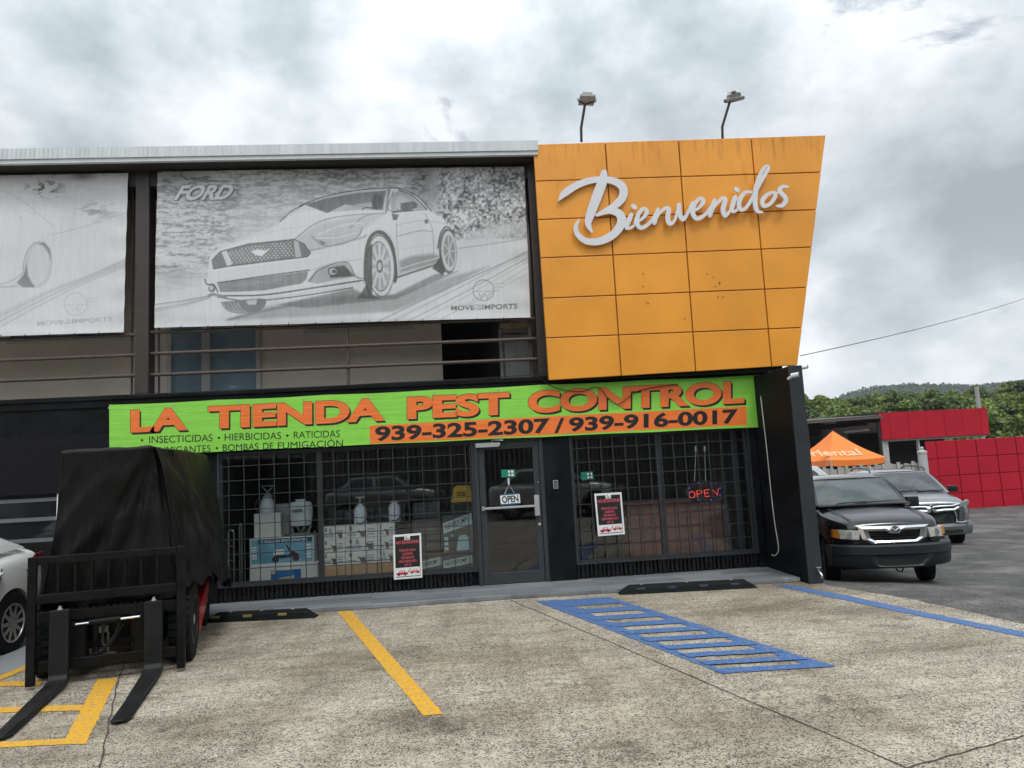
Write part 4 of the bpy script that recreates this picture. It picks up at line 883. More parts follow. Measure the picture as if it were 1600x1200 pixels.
# stickers, OPEN board on the door
DYP = FY+.026
STG = mat('sticker green', (.01, .22, .14), .4)
def sticker(label, q, Y):
    C = [at(x, y, Y) for x, y in q]; mb = MB(); mb.prism(C, (0, -.002, 0)); o = mb.build('sticker', STG); tag(o, label, 'sticker', 'green stickers on the glass')
    m2 = MB()
    for (s, t, w, h) in ((.5, .55, .14, .3), (.72, .55, .18, .3), (.5, .15, .14, .25), (.72, .15, .18, .25)): m2.quad(*[bil(C, a, b)+np.array([0, -.0035, 0]) for a, b in ((s, t), (s+w, t), (s+w, t+h), (s, t+h))])
    m2.build('white_marks', SW, o, recalc=False)
sticker('green security sticker high on the door glass', [(784, 746), (805, 745), (804, 733), (783, 734)], DYP)
sticker('green security sticker on the upper left of the right window', [(909, 750), (928, 748.5), (926, 736.5), (907, 738)], FY+.059)
ob = thing('open_board', 'white and blue OPEN board hanging inside the door glass', 'sign', at(798, 790, DYP))
q = [(783, 790), (813.5, 787.5), (811.5, 770), (781, 772.5)]; C = [at(x, y, DYP-.004) for x, y in q]
mb = MB(); mb.prism(C, (0, .003, 0)); mb.build('board', SW, ob)
mb = MB(); 
for t0, t1 in ((0, .13), (.88, 1)): mb.quad(*[bil(C, a, b)+np.array([0, -.001, 0]) for a, b in ((0, t0), (1, t0), (1, t1), (0, t1))])
mb.build('blue_edge', mat('sign blue', (.02, .11, .24), .4), ob, recalc=False)
mb = MB(); text(mb, 'OPEN', [bil(C, a, b)+np.array([0, -.0015, 0]) for a, b in ((.08, .2), (.92, .2), (.92, .82), (.08, .82))], bold=.03); mb.build('lettering', BLK, ob, recalc=False)
mb = MB(); c = at(795, 757, DYP-.004); mb.tube([bil(C, .25, 1), c, bil(C, .75, 1)], .003, 5); mb.tube([c, c+np.array([0, 0, .09])], .012, 8); mb.build('hanger', WHITE, ob)
# ------------------------------------------------------------------ goods in the shop windows
SY = 10.62
ledge_z = at(440, 911, SY)[2]
solid('display_ledge', [(lwx0+.02, lwx1-.02, FY+.205, 11.7, .055, ledge_z-.003)], mat('ledge board', (.08, .08, .08), .7), bld)
CARD = mat('brown cardboard', (.36, .22, .11), .8, var=.1, scale=9); BOXW = mat('white carton', (.62, .62, .60), .6, var=.05)
TXB = mat('carton print blue', (.10, .24, .36), .6, var=.2, scale=12); GRYB = mat('dark grey carton', (.06, .062, .065), .7, var=.25, scale=8)
def carton(label, q, Y, dep, m, group=None, cat='box', name='carton', zbase=None):
    "q: front face in pixels (bottom-left, bottom-right, top-right, top-left)"
    C = [at(x, y, Y) for x, y in q]; x0 = (C[0][0]+C[3][0])/2; x1 = (C[1][0]+C[2][0])/2; z0 = (C[0][2]+C[1][2])/2; z1 = (C[2][2]+C[3][2])/2
    if zbase is not None: z0 = zbase
    o = thing(name, label, cat, ((x0+x1)/2, Y, z0), group=group)
    mb = MB(); mb.box(x0, x1, Y, Y+dep, z0, z1); mb.build('box_body', m, o, bevel=.003, seg=1)
    return o, (x0, x1, z0, z1, Y)
def face(B, s0, t0, s1, t1, lift=.001):
    x0, x1, z0, z1, Y = B; f = lambda s, t: np.array([x0+(x1-x0)*s, Y-lift, z0+(z1-z0)*t]); return [f(s0, t0), f(s1, t0), f(s1, t1), f(s0, t1)]
o, B1 = carton('white carton with a blue picture of a toy-like rig, 15 GALLON SPOT SPRAYER, under the HUDSON tank', [(390, 885), (490.5, 879), (490, 836), (390.5, 843.5)], SY+.04, .4, BOXW)
o['label'] = 'blue and white picture carton reading 15 GALLON SPOT SPRAYER in the left window'
mb = MB(); mb.quad(*face(B1, .02, .06, .98, .97)); mb.build('picture_panel', mat('carton sky blue', (.16, .36, .48), .55, var=.25, scale=5), o, recalc=False)
mb = MB(); mb.quad(*face(B1, .13, .80, .98, .965, .0018)); mb.build('title_band', mat('carton dark blue', (.02, .09, .16), .5), o, recalc=False)
mb = MB(); text(mb, '15 GALLON SPOT SPRAYER', face(B1, .16, .835, .9, .925, .003), bold=.02)
for k in range(5): mb.quad(*face(B1, .87, .2+.11*k, .96, .27+.11*k, .002)); mb.quad(*face(B1, .03, .25+.1*k, .11, .31+.1*k, .002))
mb.build('white_print', SW, o, recalc=False)
mb = MB(); F_ = lambda s, t: face(B1, s, t, s, t, .0028)[0]
for c_ in ((.40, .2), (.72, .22)): mb.add([F_(c_[0]+.055*math.cos(k*.6283), c_[1]+.13*math.sin(k*.6283)) for k in range(10)], [tuple(range(10))])
mb.add([F_(*p) for p in ((.36, .3), (.44, .36), (.6, .34), (.66, .5), (.72, .42), (.78, .34), (.74, .28), (.5, .22))], [tuple(range(8))]); mb.add([F_(*p) for p in ((.62, .45), (.56, .72), (.58, .72), (.66, .45))], [(0, 1, 2, 3)]); mb.build('vehicle_picture', mat('carton picture dark', (.02, .035, .045), .5), o, recalc=False)
mb = MB(); mb.add([F_(*p)+np.array([0, -.0006, 0]) for p in ((.37, .36), (.37, .5), (.42, .56), (.52, .56), (.55, .48), (.53, .38))], [tuple(range(6))]); mb.build('tank_picture', SW, o, recalc=False)
o, B2 = carton('long white carton with a blue label, lowest in the left window', [(390.5, 912), (495.5, 906), (495.5, 879), (390, 886)], SY, .45, BOXW, zbase=ledge_z)
mb = MB(); mb.quad(*face(B2, .31, .02, .76, .72)); mb.build('blue_label', mat('carton bright blue', (.02, .16, .42), .5, var=.2), o, recalc=False)
mb = MB(); mb.add([face(B2, *p, *p, .002)[0] for p in ((.42, .1), (.45, .3), (.56, .34), (.66, .38), (.64, .1))], [tuple(range(5))]); mb.quad(*face(B2, .32, .52, .38, .68, .002)); mb.build('label_print', mat('label cream', (.5, .48, .32), .6), o, recalc=False)
o, B3 = carton('plain white carton standing on the blue sprayer carton', [(397, 842), (438.5, 839), (438, 801), (397, 803.5)], SY+.06, .2, BOXW)
mb = MB()
for k in range(9): mb.box(B3[1]+.0005, B3[1]+.0015, SY+.1, SY+.22, B3[2]+.05+.03*k, B3[2]+.06+.03*k)
mb.build('side_print', GRYB, o)
carton('pale carton half hidden between the jug sprayer and the HUDSON tank', [(431, 836), (452, 835), (451, 786), (431, 788)], SY+.3, .15, mat('grey white carton', (.42, .43, .43), .7))
# jug sprayer with triangular handle
TANK = mat('milky tank plastic', (.58, .64, .66), .35, var=.05)
def lathe_px(px, Y, prof, m, name, parent, sy=1., seg=22, zb_=None):
    "prof: (half width in pixels, pixel row) from the bottom up"
    c = at(px, prof[0][1], Y); sc = np.linalg.norm(at(px+1, prof[0][1], Y)-c); z0 = zb_ if zb_ is not None else c[2]
    P = [(h*sc, (prof[0][1]-y)*sc) for h, y in prof]; mb = MB(); mb.lathe(P, (c[0], c[1], z0), seg=seg, sy=sy); return mb.build(name, m, parent, smooth=40), np.array([c[0], c[1], z0]), sc
o = thing('jug_sprayer', 'milky jug sprayer with a triangular pump handle on the white carton', 'sprayer', at(418, 801, SY+.14))
lathe_px(418, SY+.14, [(11, 801), (11.3, 797), (11, 788), (9.5, 781), (7, 778), (6, 776)], TANK, 'tank', o, zb_=B3[3])
_, c, sc = lathe_px(418.5, SY+.14, [(7, 778), (7.5, 775), (5, 772), (3.5, 770)], mat('grey green plastic', (.30, .36, .36), .5), 'cap', o, zb_=B3[3]+.215)
mb = MB(); t = c+np.array([0, 0, .09]); a = t+np.array([-.085, 0, .09]); b2 = t+np.array([.085, 0, .09]); mb.tube([c+np.array([0, 0, .05]), t, a, b2, t], .013, 8); mb.build('pump_handle', MATS['grey green plastic'], o, smooth=50)
mb = MB(); mb.tube(smooth_line([c+np.array(p) for p in ((-.03, -.02, .03), (-.11, -.03, .02), (-.17, -.03, -.08), (-.16, -.02, -.16), (-.09, 0, -.21))], 6), .006, 6); mb.build('hose', mat('hose grey', (.12, .12, .12), .6), o, smooth=60)
# backpack sprayer with maker's word
o = thing('backpack_sprayer', 'white backpack sprayer tank reading HUDSON on the blue sprayer carton', 'sprayer', at(471, 836, SY+.18))
_, c, sc = lathe_px(470.5, SY+.18, [(15, 821), (16.5, 818), (18.2, 805), (18.5, 795), (17.5, 787), (15, 784), (8, 783), (8, 780), (7, 779.5)], TANK, 'tank', o, sy=.6)
mb = MB(); text(mb, 'HUDSON', [np.array([c[0]-.10, SY+.062, c[2]+.20]), np.array([c[0]+.05, SY+.052, c[2]+.205]), np.array([c[0]+.05, SY+.055, c[2]+.245]), np.array([c[0]-.10, SY+.065, c[2]+.24])], bold=.04); mb.build('lettering', BLK, o, recalc=False)
mb = MB(); mb.tube([c+np.array([-.13, -.03, -.02]), c+np.array([-.10, -.05, -.12]), c+np.array([.1, -.05, -.12]), c+np.array([.15, -.02, 0])], .02, 8); mb.tube([c+np.array([-.05, -.05, 0]), c+np.array([0, -.05, -.11]), c+np.array([.06, -.05, -.01])], .017, 8); mb.box(c[0]-.14, c[0]+.14, c[1]-.08, c[1]+.1, c[2]-.135, c[2]-.11); mb.build('stand', mat('grey stand plastic', (.16, .17, .17), .5), o, smooth=40)
# hand trucks: chrome hoops leaning behind the tarp
for i, (xs_, top, lb) in enumerate((((357, 366), 829, 'chrome hand truck with a low curved hoop by the left end of the window'), ((375, 378.5), 818, 'tall chrome pole trolley beside the blue sprayer carton'))):
    o = thing('hand_truck', lb, 'hand truck', at(xs_[0], 912, SY+.1), group='hand trucks in the window'); Y = SY+.08+.06*i
    a, b2 = at(xs_[0], 911, Y), at(xs_[1], 911, Y); h = at(xs_[0], top, Y)[2]; a[2] = b2[2] = ledge_z
    pts = [a, a*[1, 1, 0]+[0, 0, h-.04], a*[1, 1, 0]+[.012, 0, h], b2*[1, 1, 0]+[-.012, 0, h], b2*[1, 1, 0]+[0, 0, h-.04], b2]
    mb = MB(); mb.tube(pts, .012, 8); mb.tube([a+[0, 0, .35], b2+[0, 0, .35]], .009, 6); mb.tube([a+[0, 0, .55], b2+[0, 0, .55]], .009, 6); mb.build('frame', mat('dull chrome', (.4, .4, .4), .3, metal=.8), o, smooth=50)
    mb = MB(); mb.box(a[0]-.04, b2[0]+.04, Y-.06, Y-.013, ledge_z, ledge_z+.012); mb.build('toe_plate', ALU, o)
    for x in (a[0]-.03, b2[0]+.03):
        mb = MB(); mb.lathe([(.05, -.012), (.06, -.006), (.06, .006), (.05, .012)], (x, Y+.06, ledge_z+.062), axis=0, seg=16); mb.build('wheel', RUBBER, o)
# printed white cartons in three layers on brown ones
lay = [(884.3, 865, 'bottom'), (863.8, 844, 'middle'), (843.5, 824, 'top')]; dx = [(503.6, 539.3), (540, 589.5), (590.5, 617)]
pos3 = ['left', 'middle', 'right']; topz = None; prev = None
for j, (yb_, yt_, ln) in enumerate([(904.5, 885.5, 'brown')]+lay):
    for i, (xa, xb) in enumerate(dx):
        sl = -.062; sh = lambda x: (x-504)*sl
        q = [(xa, yb_+sh(xa)), (xb, yb_+sh(xb)), (xb, yt_+sh(xb)), (xa, yt_+sh(xa))]
        if j == 0: q = [(xa+.4, q[0][1]), (xb-.4, q[1][1]), (xb-.4, q[2][1]), (xa+.4, q[3][1])]
        lb = ('brown cardboard box under the printed cartons, %s of three' % pos3[i]) if j == 0 else 'printed white sprayer carton, %s of three in the %s layer of the window stack' % (pos3[i], ln)
        o, B = carton(lb, q, SY+.05, .28, CARD if j == 0 else BOXW, 'brown boxes under the carton stack' if j == 0 else 'printed sprayer cartons stacked in the left window')
        if j:
            mb = MB(); v = (i+j) % 3
            if v == 0: text(mb, 'SPRAYER', face(B, .05, .12, .5, .42, .002), bold=.03); text(mb, '&', face(B, .3, .5, .45, .9, .002), bold=.03)
            else: text(mb, 'SPRAYER', face(B, .06, .15, .34, .34, .002), bold=.03)
            for k in range(3): mb.quad(*face(B, .68, .2+.2*k, .9, .28+.2*k, .002))
            mb.build('carton_print', TXB, o, recalc=False)
            mb = MB(); s0 = .36 if v else .6; mb.add([face(B, *p, *p, .0025)[0] for p in ((s0, .62), (s0+.14, .5), (s0+.26, .55), (s0+.28, .05), (s0+.12, .05), (s0+.1, .3))], [tuple(range(6))]); mb.quad(*face(B, .12, .6, .2, .92, .002)); mb.build('product_picture', mat('carton picture grey', (.07, .07, .07), .6), o, recalc=False)
# small hand sprayers on top of the stack
def handsprayer(label, px, yb_, hw, top):
    o = thing('hand_sprayer', label, 'sprayer', at(px, yb_, SY+.16), group='small white sprayers on the carton stack'); Y = SY+.16
    _, c, sc = lathe_px(px, Y, [(hw*.9, yb_), (hw, yb_-3), (hw, yb_-22), (hw*.8, yb_-27), (hw*.45, yb_-29), (hw*.45, yb_-31)], mat('white tank plastic', (.66, .69, .74), .35, var=.04), 'tank', o)
    hgt = (yb_-top)*sc; h0 = c+np.array([0, 0, 31*sc])
    mb = MB(); mb.lathe([(.03, 0), (.035, .015), (.014, .02), (.014, hgt-31*sc-.02)], h0, seg=12); z = hgt-31*sc-.02; mb.tube([h0+np.array([-.06, 0, z]), h0+np.array([.06, 0, z])], .014, 8); mb.build('pump_handle', mat('pale grey plastic', (.4, .41, .42), .5), o, smooth=50)
    mb = MB(); w_ = hw*sc; mb.tube(smooth_line([h0+np.array(p) for p in ((.03, 0, .0), (w_+.02, -.03, -.05), (w_+.03, -.04, -.16), (w_*.4, -w_-.02, -.27), (-w_*.5, -w_-.02, -.26))], 6), .008, 6); mb.build('hose', DARK, o, smooth=60)
handsprayer('white hand sprayer with a tall body, left one on the printed cartons', 563.5, 819, 10, 775)
handsprayer('shorter white hand sprayer with a looped black hose, right one on the printed cartons', 617, 815, 9.2, 782)
# grey cartons on a shelf behind
for i in range(5):
    xa = 514+24*i; carton('dull grey carton on the rear shelf, number %d counted from the middle mullion' % (i+1), [(xa, 823-.06*24*i), (xa+23, 822-.06*24*i), (xa+23, 797-.06*24*i), (xa, 798-.06*24*i)], 11.5, .3, mat('grey shelf carton', (.10, .105, .11), .7, var=.3, scale=6), 'grey cartons on the rear shelf')
    bpy.data.objects[o.name]
names_ = ['first', 'second', 'third', 'fourth', 'fifth']
for i, oo in enumerate([x for x in bpy.data.objects if x.get('group') == 'grey cartons on the rear shelf']): oo['label'] = '%s dull grey carton from the window mullion on the rear shelf behind the white stack' % names_[i]
solid('rear_shelf', [(-2.2, -.6, 11.45, 11.85, at(560, 823, 11.5)[2]-.03, at(560, 823, 11.5)[2]-.006)], GRYB, bld)
for i in range(3):
    yb_ = 862-25.5*i
    o, B = carton('dark grey carton in the narrow column left of the pump cartons, %s' % ('lowest', 'middle one', 'topmost')[i], [(645, yb_), (688, yb_-2.6), (688, yb_-27.5), (645, yb_-25)], SY+.25, .3, GRYB, 'dark cartons in a column')
    mb = MB(); mb.quad(*face(B, .1, .2, .12, .85)); mb.quad(*face(B, .3, .3, .8, .34)); mb.quad(*face(B, .3, .5, .7, .53)); mb.build('carton_print', mat('faint print', (.16, .17, .17), .7), o, recalc=False)
# dark pump cartons with a slanted pale strip
PALE = mat('pale green print', (.40, .52, .52), .55, var=.06)
def pump(label, xa, xb, yb_, yt_, t0, t1, pic=False):
    q = [(xa, yb_), (xb, yb_-.06*(xb-xa)), (xb, yt_-.06*(xb-xa)), (xa, yt_)]
    o, B = carton(label, q, SY+.1, .3, GRYB, 'dark pump cartons in the window corner')
    C = [face(B, .02, t0, .02, t0)[0], face(B, .98, t0+.22, .98, t0+.22)[0], face(B, .98, t1+.24, .98, t1+.24)[0], face(B, .02, t1, .02, t1)[0]]
    mb = MB(); mb.quad(*C); mb.build('pale_strip', PALE, o, recalc=False)
    mb = MB(); text(mb, 'NEVERPUMP', [bil(C, a, b)+np.array([0, -.001, 0]) for a, b in ((.06, .3), (.82, .3), (.82, .82), (.06, .82))], bold=.01); mb.build('lettering', BLK, o, recalc=False)
    if pic:
        mb = MB(); mb.add([face(B, *p, *p, .0015)[0] for p in ((.44, .06), (.5, .38), (.58, .46), (.78, .46), (.84, .36), (.9, .06))], [tuple(range(6))])
        for k in range(3): mb.quad(*face(B, .04, .08+.13*k, .17, .17+.13*k))
        mb.build('product_picture', mat('pale blue print', (.36, .56, .60), .5), o, recalc=False)
    mb = MB()
    for (s, t) in ([(.86, .38), (.3, .46)] if pic else [(.83, .12)]): mb.add([np.array(face(B, s, t, s, t, .002)[0])+.02*np.array([math.cos(k*.6283), 0, math.sin(k*.6283)]) for k in range(10)], [tuple(range(10))])
    mb.build('green_seal', mat('seal green', (.08, .42, .30), .5), o, recalc=False)
pump('dark carton with pale NEVERPUMP strip at the lower right corner of the left window', 692, 739, 893.5, 866, .18, .62)
pump('dark carton with NEVERPUMP strip, partly hidden behind the no parking sign', 652, 691.5, 896, 868, .18, .62)
pump('larger dark NEVERPUMP carton with a pale blue tank picture, upper one by the door', 692, 739, 865, 806, .52, .80, True)
o = thing('yellow_sprayer', 'yellow backpack sprayer tank with a black base in the left window beside the door', 'sprayer', at(721, 806, SY+.25))
C = [at(x, y, SY+.15) for x, y in ((704, 786), (739, 784), (735, 760), (731, 757.5), (713, 758.5), (709, 762))]; mb = MB(); mb.prism(C, (0, .18, 0)); tk = mb.build('tank', mat('yellow plastic', (.62, .40, .02), .4, var=.06), o, bevel=.02, smooth=40)
mb = MB(); text(mb, 'NEVER', [at(x, y, SY+.148) for x, y in ((714, 772), (728, 771), (728, 768), (714, 769))], bold=.05); text(mb, 'PUMP', [at(x, y, SY+.148) for x, y in ((714, 776), (728, 775), (728, 772), (714, 773))], bold=.05); mb.build('lettering', BLK, o, recalc=False)
C = [at(x, y, SY+.16) for x, y in ((704, 804), (739, 802), (739, 785), (704, 787))]; mb = MB(); mb.prism(C, (0, .16, 0)); mb.build('base', mat('black plastic', (.014, .014, .014), .5), o, bevel=.012)
mb = MB(); c = at(727, 756, SY+.24); mb.lathe([(.05, 0), (.055, .02), (.03, .03)], c, seg=16); mb.tube([c+np.array([.04, 0, .01]), c+np.array([.07, 0, .04]), c+np.array([.1, 0, 0])], .012, 6); mb.build('cap', DARK, o, smooth=40)
# the reddish counter and the neon sign in the right window
o = thing('counter', 'red brown counter front standing behind the right window', 'counter', (3.3, 11.0, .06)); xa = at(983, 850, 11.0)[0]; xb = at(1172, 850, 11.0)[0]; zt2 = at(1080, 784, 11.0)[2]
mb = MB(); mb.box(xa, xb+.3, 11.0, 11.5, .055, zt2); mb.build('front', mat('red brown laminate', (.20, .06, .045), .45, var=.2, scale=3), o, bevel=.01)
mb = MB(); mb.box(xa-.03, xb+.33, 10.97, 11.55, zt2+.001, zt2+.04); mb.build('top', mat('counter top', (.25, .12, .1), .35), o, bevel=.008)
NY = FY+.16
o = thing('neon_sign', 'oval window sign with glowing red OPEN and blue dots', 'sign', at(1100, 772, NY), ); 
el = [at(1101+31*math.cos(k*math.pi/16), 768-1.4*math.cos(k*math.pi/16)-17.5*math.sin(k*math.pi/16), NY) for k in range(32)]
mb = MB(); mb.prism(el, (0, .012, 0)); mb.build('board', DARK, o)
NR = mat('red neon', (.6, .03, .03), .4, emit=((1, .09, .07), 1.0)); NB = mat('blue led', (.05, .05, .5), .4, emit=((.15, .12, 1), 1.6))
mb = MB(); P = lambda x, y: at(x, y, NY-.012)
for L_ in ([(1081+5*math.cos(t), 773-4.8*math.sin(t)) for t in np.linspace(0, 6.3, 14)], [(1090, 777), (1088.5, 767), (1095, 766), (1097, 769), (1095, 771.5), (1089, 772)], [(1109, 775), (1102, 776), (1100.5, 766), (1108, 765)], [(1101, 771), (1107, 770)], [(1114, 775), (1113, 765), (1121, 774), (1122.5, 763.5)]): mb.tube([P(*p) for p in L_], .006, 6)
mb.build('red_letters', NR, o, smooth=60)
mb = MB()
for k in range(8):
    t = math.pi*(k+.5)/8*2; c = P(1101+26*math.cos(t), 768-14*math.sin(t)); mb.lathe([(.006, -.004), (.008, 0), (.006, .004)], c, axis=1, seg=8)
mb.build('blue_lamp', NB, o)
mb = MB(); 
for x in (1087, 1101): mb.tube([at(x, 697, NY), at(x, 705, NY)], .016, 8); mb.tube([at(x, 705, NY), at(x+(x-1094)*.25, 752, NY)], .004, 5)
mb.build('hanger', WHITE, o, smooth=50)
# poster on the black wall behind the forklift
o = thing('wall_poster', 'tall white poster with a purple head on the black wall left of the forklift cover', 'poster', at(96, 815, FY-.005)); C = [at(x, y, FY-.004) for x, y in ((88, 815), (124, 812), (124, 726), (91, 728))]
mb = MB(); mb.prism(C, (0, -.006, 0)); mb.build('sheet', SW, o); mb = MB(); mb.quad(*[bil(C, a, b)+np.array([0, -.008, 0]) for a, b in ((0, .80), (1, .80), (1, 1), (0, 1))]); mb.build('purple_head', mat('poster purple', (.10, .09, .22), .5), o, recalc=False)
# rubber wheel stops
def wstop(label, a, b, studs, sc_):
    a, b = ground(*a), ground(*b); d = b-a; L_ = np.linalg.norm(d); o = thing('wheel_stop', label, 'wheel stop', ((a+b)/2), math.atan2(d[1], d[0]), 'rubber wheel stops')
    prof = [(-.0, 0), (.02, .07), (.05, .105), (.12, .105), (.15, .07), (.17, 0)]; n = 7; P = []
    for (x, k) in ((-L_/2, .08), (-L_/2+.02, .3), (-L_/2+.14, 1), (L_/2-.14, 1), (L_/2-.02, .3), (L_/2, .08)): P.append([(x, y, max(.001, z*k)) for y, z in prof])
    mb = MB(); mb.grid(P); mb.add(P[0], [tuple(range(5, -1, -1))]); mb.add(P[-1], [tuple(range(6))]); m = mb.build('rubber_block', RUBBER, o, bevel=.006)
    m.matrix_parent_inverse = Matrix.Identity(4)
    for x in studs:
        mb = MB(); mb.box(x-.055, x+.055, .005, .03, .045, .075); r = mb.build('reflector', mat(sc_[0], sc_[1], .35), o, bevel=.006); r.matrix_parent_inverse = Matrix.Identity(4)
        
    for x in (-L_/2+.3, 0, L_/2-.3): mb = MB(); mb.lathe([(.02, .104), (.02, .109)], (x, .085, 0), seg=10); r = mb.build('anchor_bolt', ALU, o); r.matrix_parent_inverse = Matrix.Identity(4)
wstop('black rubber wheel stop with faded blue reflectors in front of the right window', (968, 930), (1184, 919), (-.6, -.2, .2, .6), ('faded blue reflector', (.035, .038, .07)))
wstop('black rubber wheel stop with yellow reflectors next to the forklift', (318, 974), (492, 966), (-.55, -.15, .28), ('yellow reflector', (.26, .20, .08)))

# ------------------------------------------------------------------ forklift under its cover
fk = thing('forklift', 'black forklift with lowered forks and load guard, red body', 'forklift', (-3.19, 6.85, 0), R_(12.5), local=True)
FB = mat('forklift black', (.006, .006, .0065), .45, var=.6, scale=9, rvar=.14, spec=.2)
mb = MB()
for s in (-1, 1): mb.box(s*.60-.035, s*.60+.035, -.02, .03, .03, 1.13)
mb.box(-.564, .564, -.018, .028, 1.06, 1.128); mb.box(-.564, .564, -.018, .028, .72, .80)
for k in range(7): x = -.40+.133*k; mb.box(x-.010, x+.010, -.008, .018, .8, 1.06)
mb.build('load_guard', FB, fk, bevel=.006)
mb = MB(); mb.box(-.55, .55, .031, .075, .56, .64); mb.box(-.55, .55, .031, .075, .13, .22); mb.box(-.55, .55, .0315, .05, .55, .575)
for k in range(14): mb.box(-.36+.055*k, -.33+.055*k, .0301, .07, .6401, .655)
for s in (-1, 1): mb.box(s*.30-.10, s*.30+.10, .0755, .10, .17, .62)
mb.build('carriage', FB, fk, bevel=.006)
for s, x in ((0, -.375), (1, .375)):
    mb = MB(); t = .05; w = .075
    prof = [(.0, .66), (.0, .10), (-.03, .04), (-.09, .015), (-1.30, .012), (-1.38, .02), (-1.38, .034), (-.12, .062), (-.075, .075), (-.055, .11), (-.055, .66)]
    n = len(prof); vs = [(x-w, a, b) for a, b in prof]+[(x+w, a, b) for a, b in prof]
    for i in (5, 6): vs[i] = (x-w*.55, *prof[i]); vs[i+n] = (x+w*.55, *prof[i])
    mb.add(vs, [tuple(range(n)), tuple(range(2*n-1, n-1, -1))]+[(i, i+n, (i+1) % n+n, (i+1) % n) for i in range(n)])
    f_ = mb.build('fork', mat('worn fork steel', (.013, .013, .014), .48, metal=.05, spec=.28, var=.4, scale=7, rvar=.15), fk, bevel=.007)
    mb = MB(); mb.lathe([(.022, .66), (.022, .668), (.012, .672), (.012, .69)], (x, -.025, 0), seg=12); mb.build('latch_pin', ALU, f_)
mb = MB(); mb.tube([(-.27, -.0, .515), (.27, -.0, .53)], .012, 8, 0); mb.tube([(-.15, -.0, .519), (.10, -.0, .525)], .028, 12, 1); mb.box(-.285, -.26, -.02, .03, .50, .535, 1); mb.box(.26, .285, -.02, .03, .51, .55, 1); mb.build('side_shift_cylinder', [CHROME, FB], fk, smooth=40)
mb = MB()
for s in (-1, 1): mb.box(s*.33-.045, s*.33+.045, .22, .32, .12, 1.96); mb.box(s*.25-.03, s*.25+.03, .225, .31, .12, 1.92)
mb.box(-.285, .285, .23, .27, .26, .32); mb.box(-.22, .22, .23, .27, 1.2, 1.28); mb.box(-.22, .22, .2301, .27, .60, .70); mb.build('mast', FB, fk, bevel=.006)
mb = MB(); mb.tube([(-.16, .26, .2), (-.16, .26, 1.9)], .03, 10); mb.tube([(.16, .26, .2), (.16, .26, 1.9)], .03, 10); mb.tube(smooth_line([(-.06, .09, .5), (-.05, .06, .3), (.03, .06, .36), (.08, .08, .5)], 6), .012, 6); mb.tube(smooth_line([(-.12, .09, .22), (0, .07, .30), (.1, .09, .46)], 6), .010, 6); mb.build('lift_ram', STEEL, fk, smooth=50)
mb = MB(); mb.box(-.10, -.02, .105, .119, .40, .46); mb.box(-.03, -.015, .10, .118, .22, .40); mb.box(-.06, .04, .10, .118, .20, .22); mb.build('valve_block', mat('dull zinc', (.16, .16, .155), .5, metal=.5), fk, bevel=.004)
mb = MB(); pf = [(1.0, .32), (1.0, .85), (1.1, .9), (2.3, .95), (2.55, .8), (2.55, .32), (2.2, .18), (1.0, .18)]; mb.prism([(-.42, a, b) for a, b in pf], (.84, 0, 0)); mb.build('chassis', mat('forklift red', (.42, .015, .02), .35, var=.1, coat=.3), fk, bevel=.02)
mb = MB(); mb.box(-.40, .40, .45, .99, .20, .85); mb.build('dark_void_fill', DARK, fk, bevel=.02)  # deep black block added to fill the dark void under the cover
for s in (-1, 1): mb = MB(); mb.prism([(s*.46, .90, .16), (s*.46, .90, .42), (s*.46, 1.65, .62), (s*.46, 1.65, .45), (s*.46, 1.2, .25)], (s*.20, 0, 0)); mb.build('side_step', MATS['forklift red'], fk, bevel=.015)
mb = MB()
for sx in (-.46, .46):
    for y in (.55, 1.9): mb.tube([(sx*.85, y, .9), (sx*.9, y+.05, 2.03)], .035, 8)
mb.box(-.48, .48, .42, 1.95, 2.0, 2.05); mb.build('overhead_guard', FB, fk)
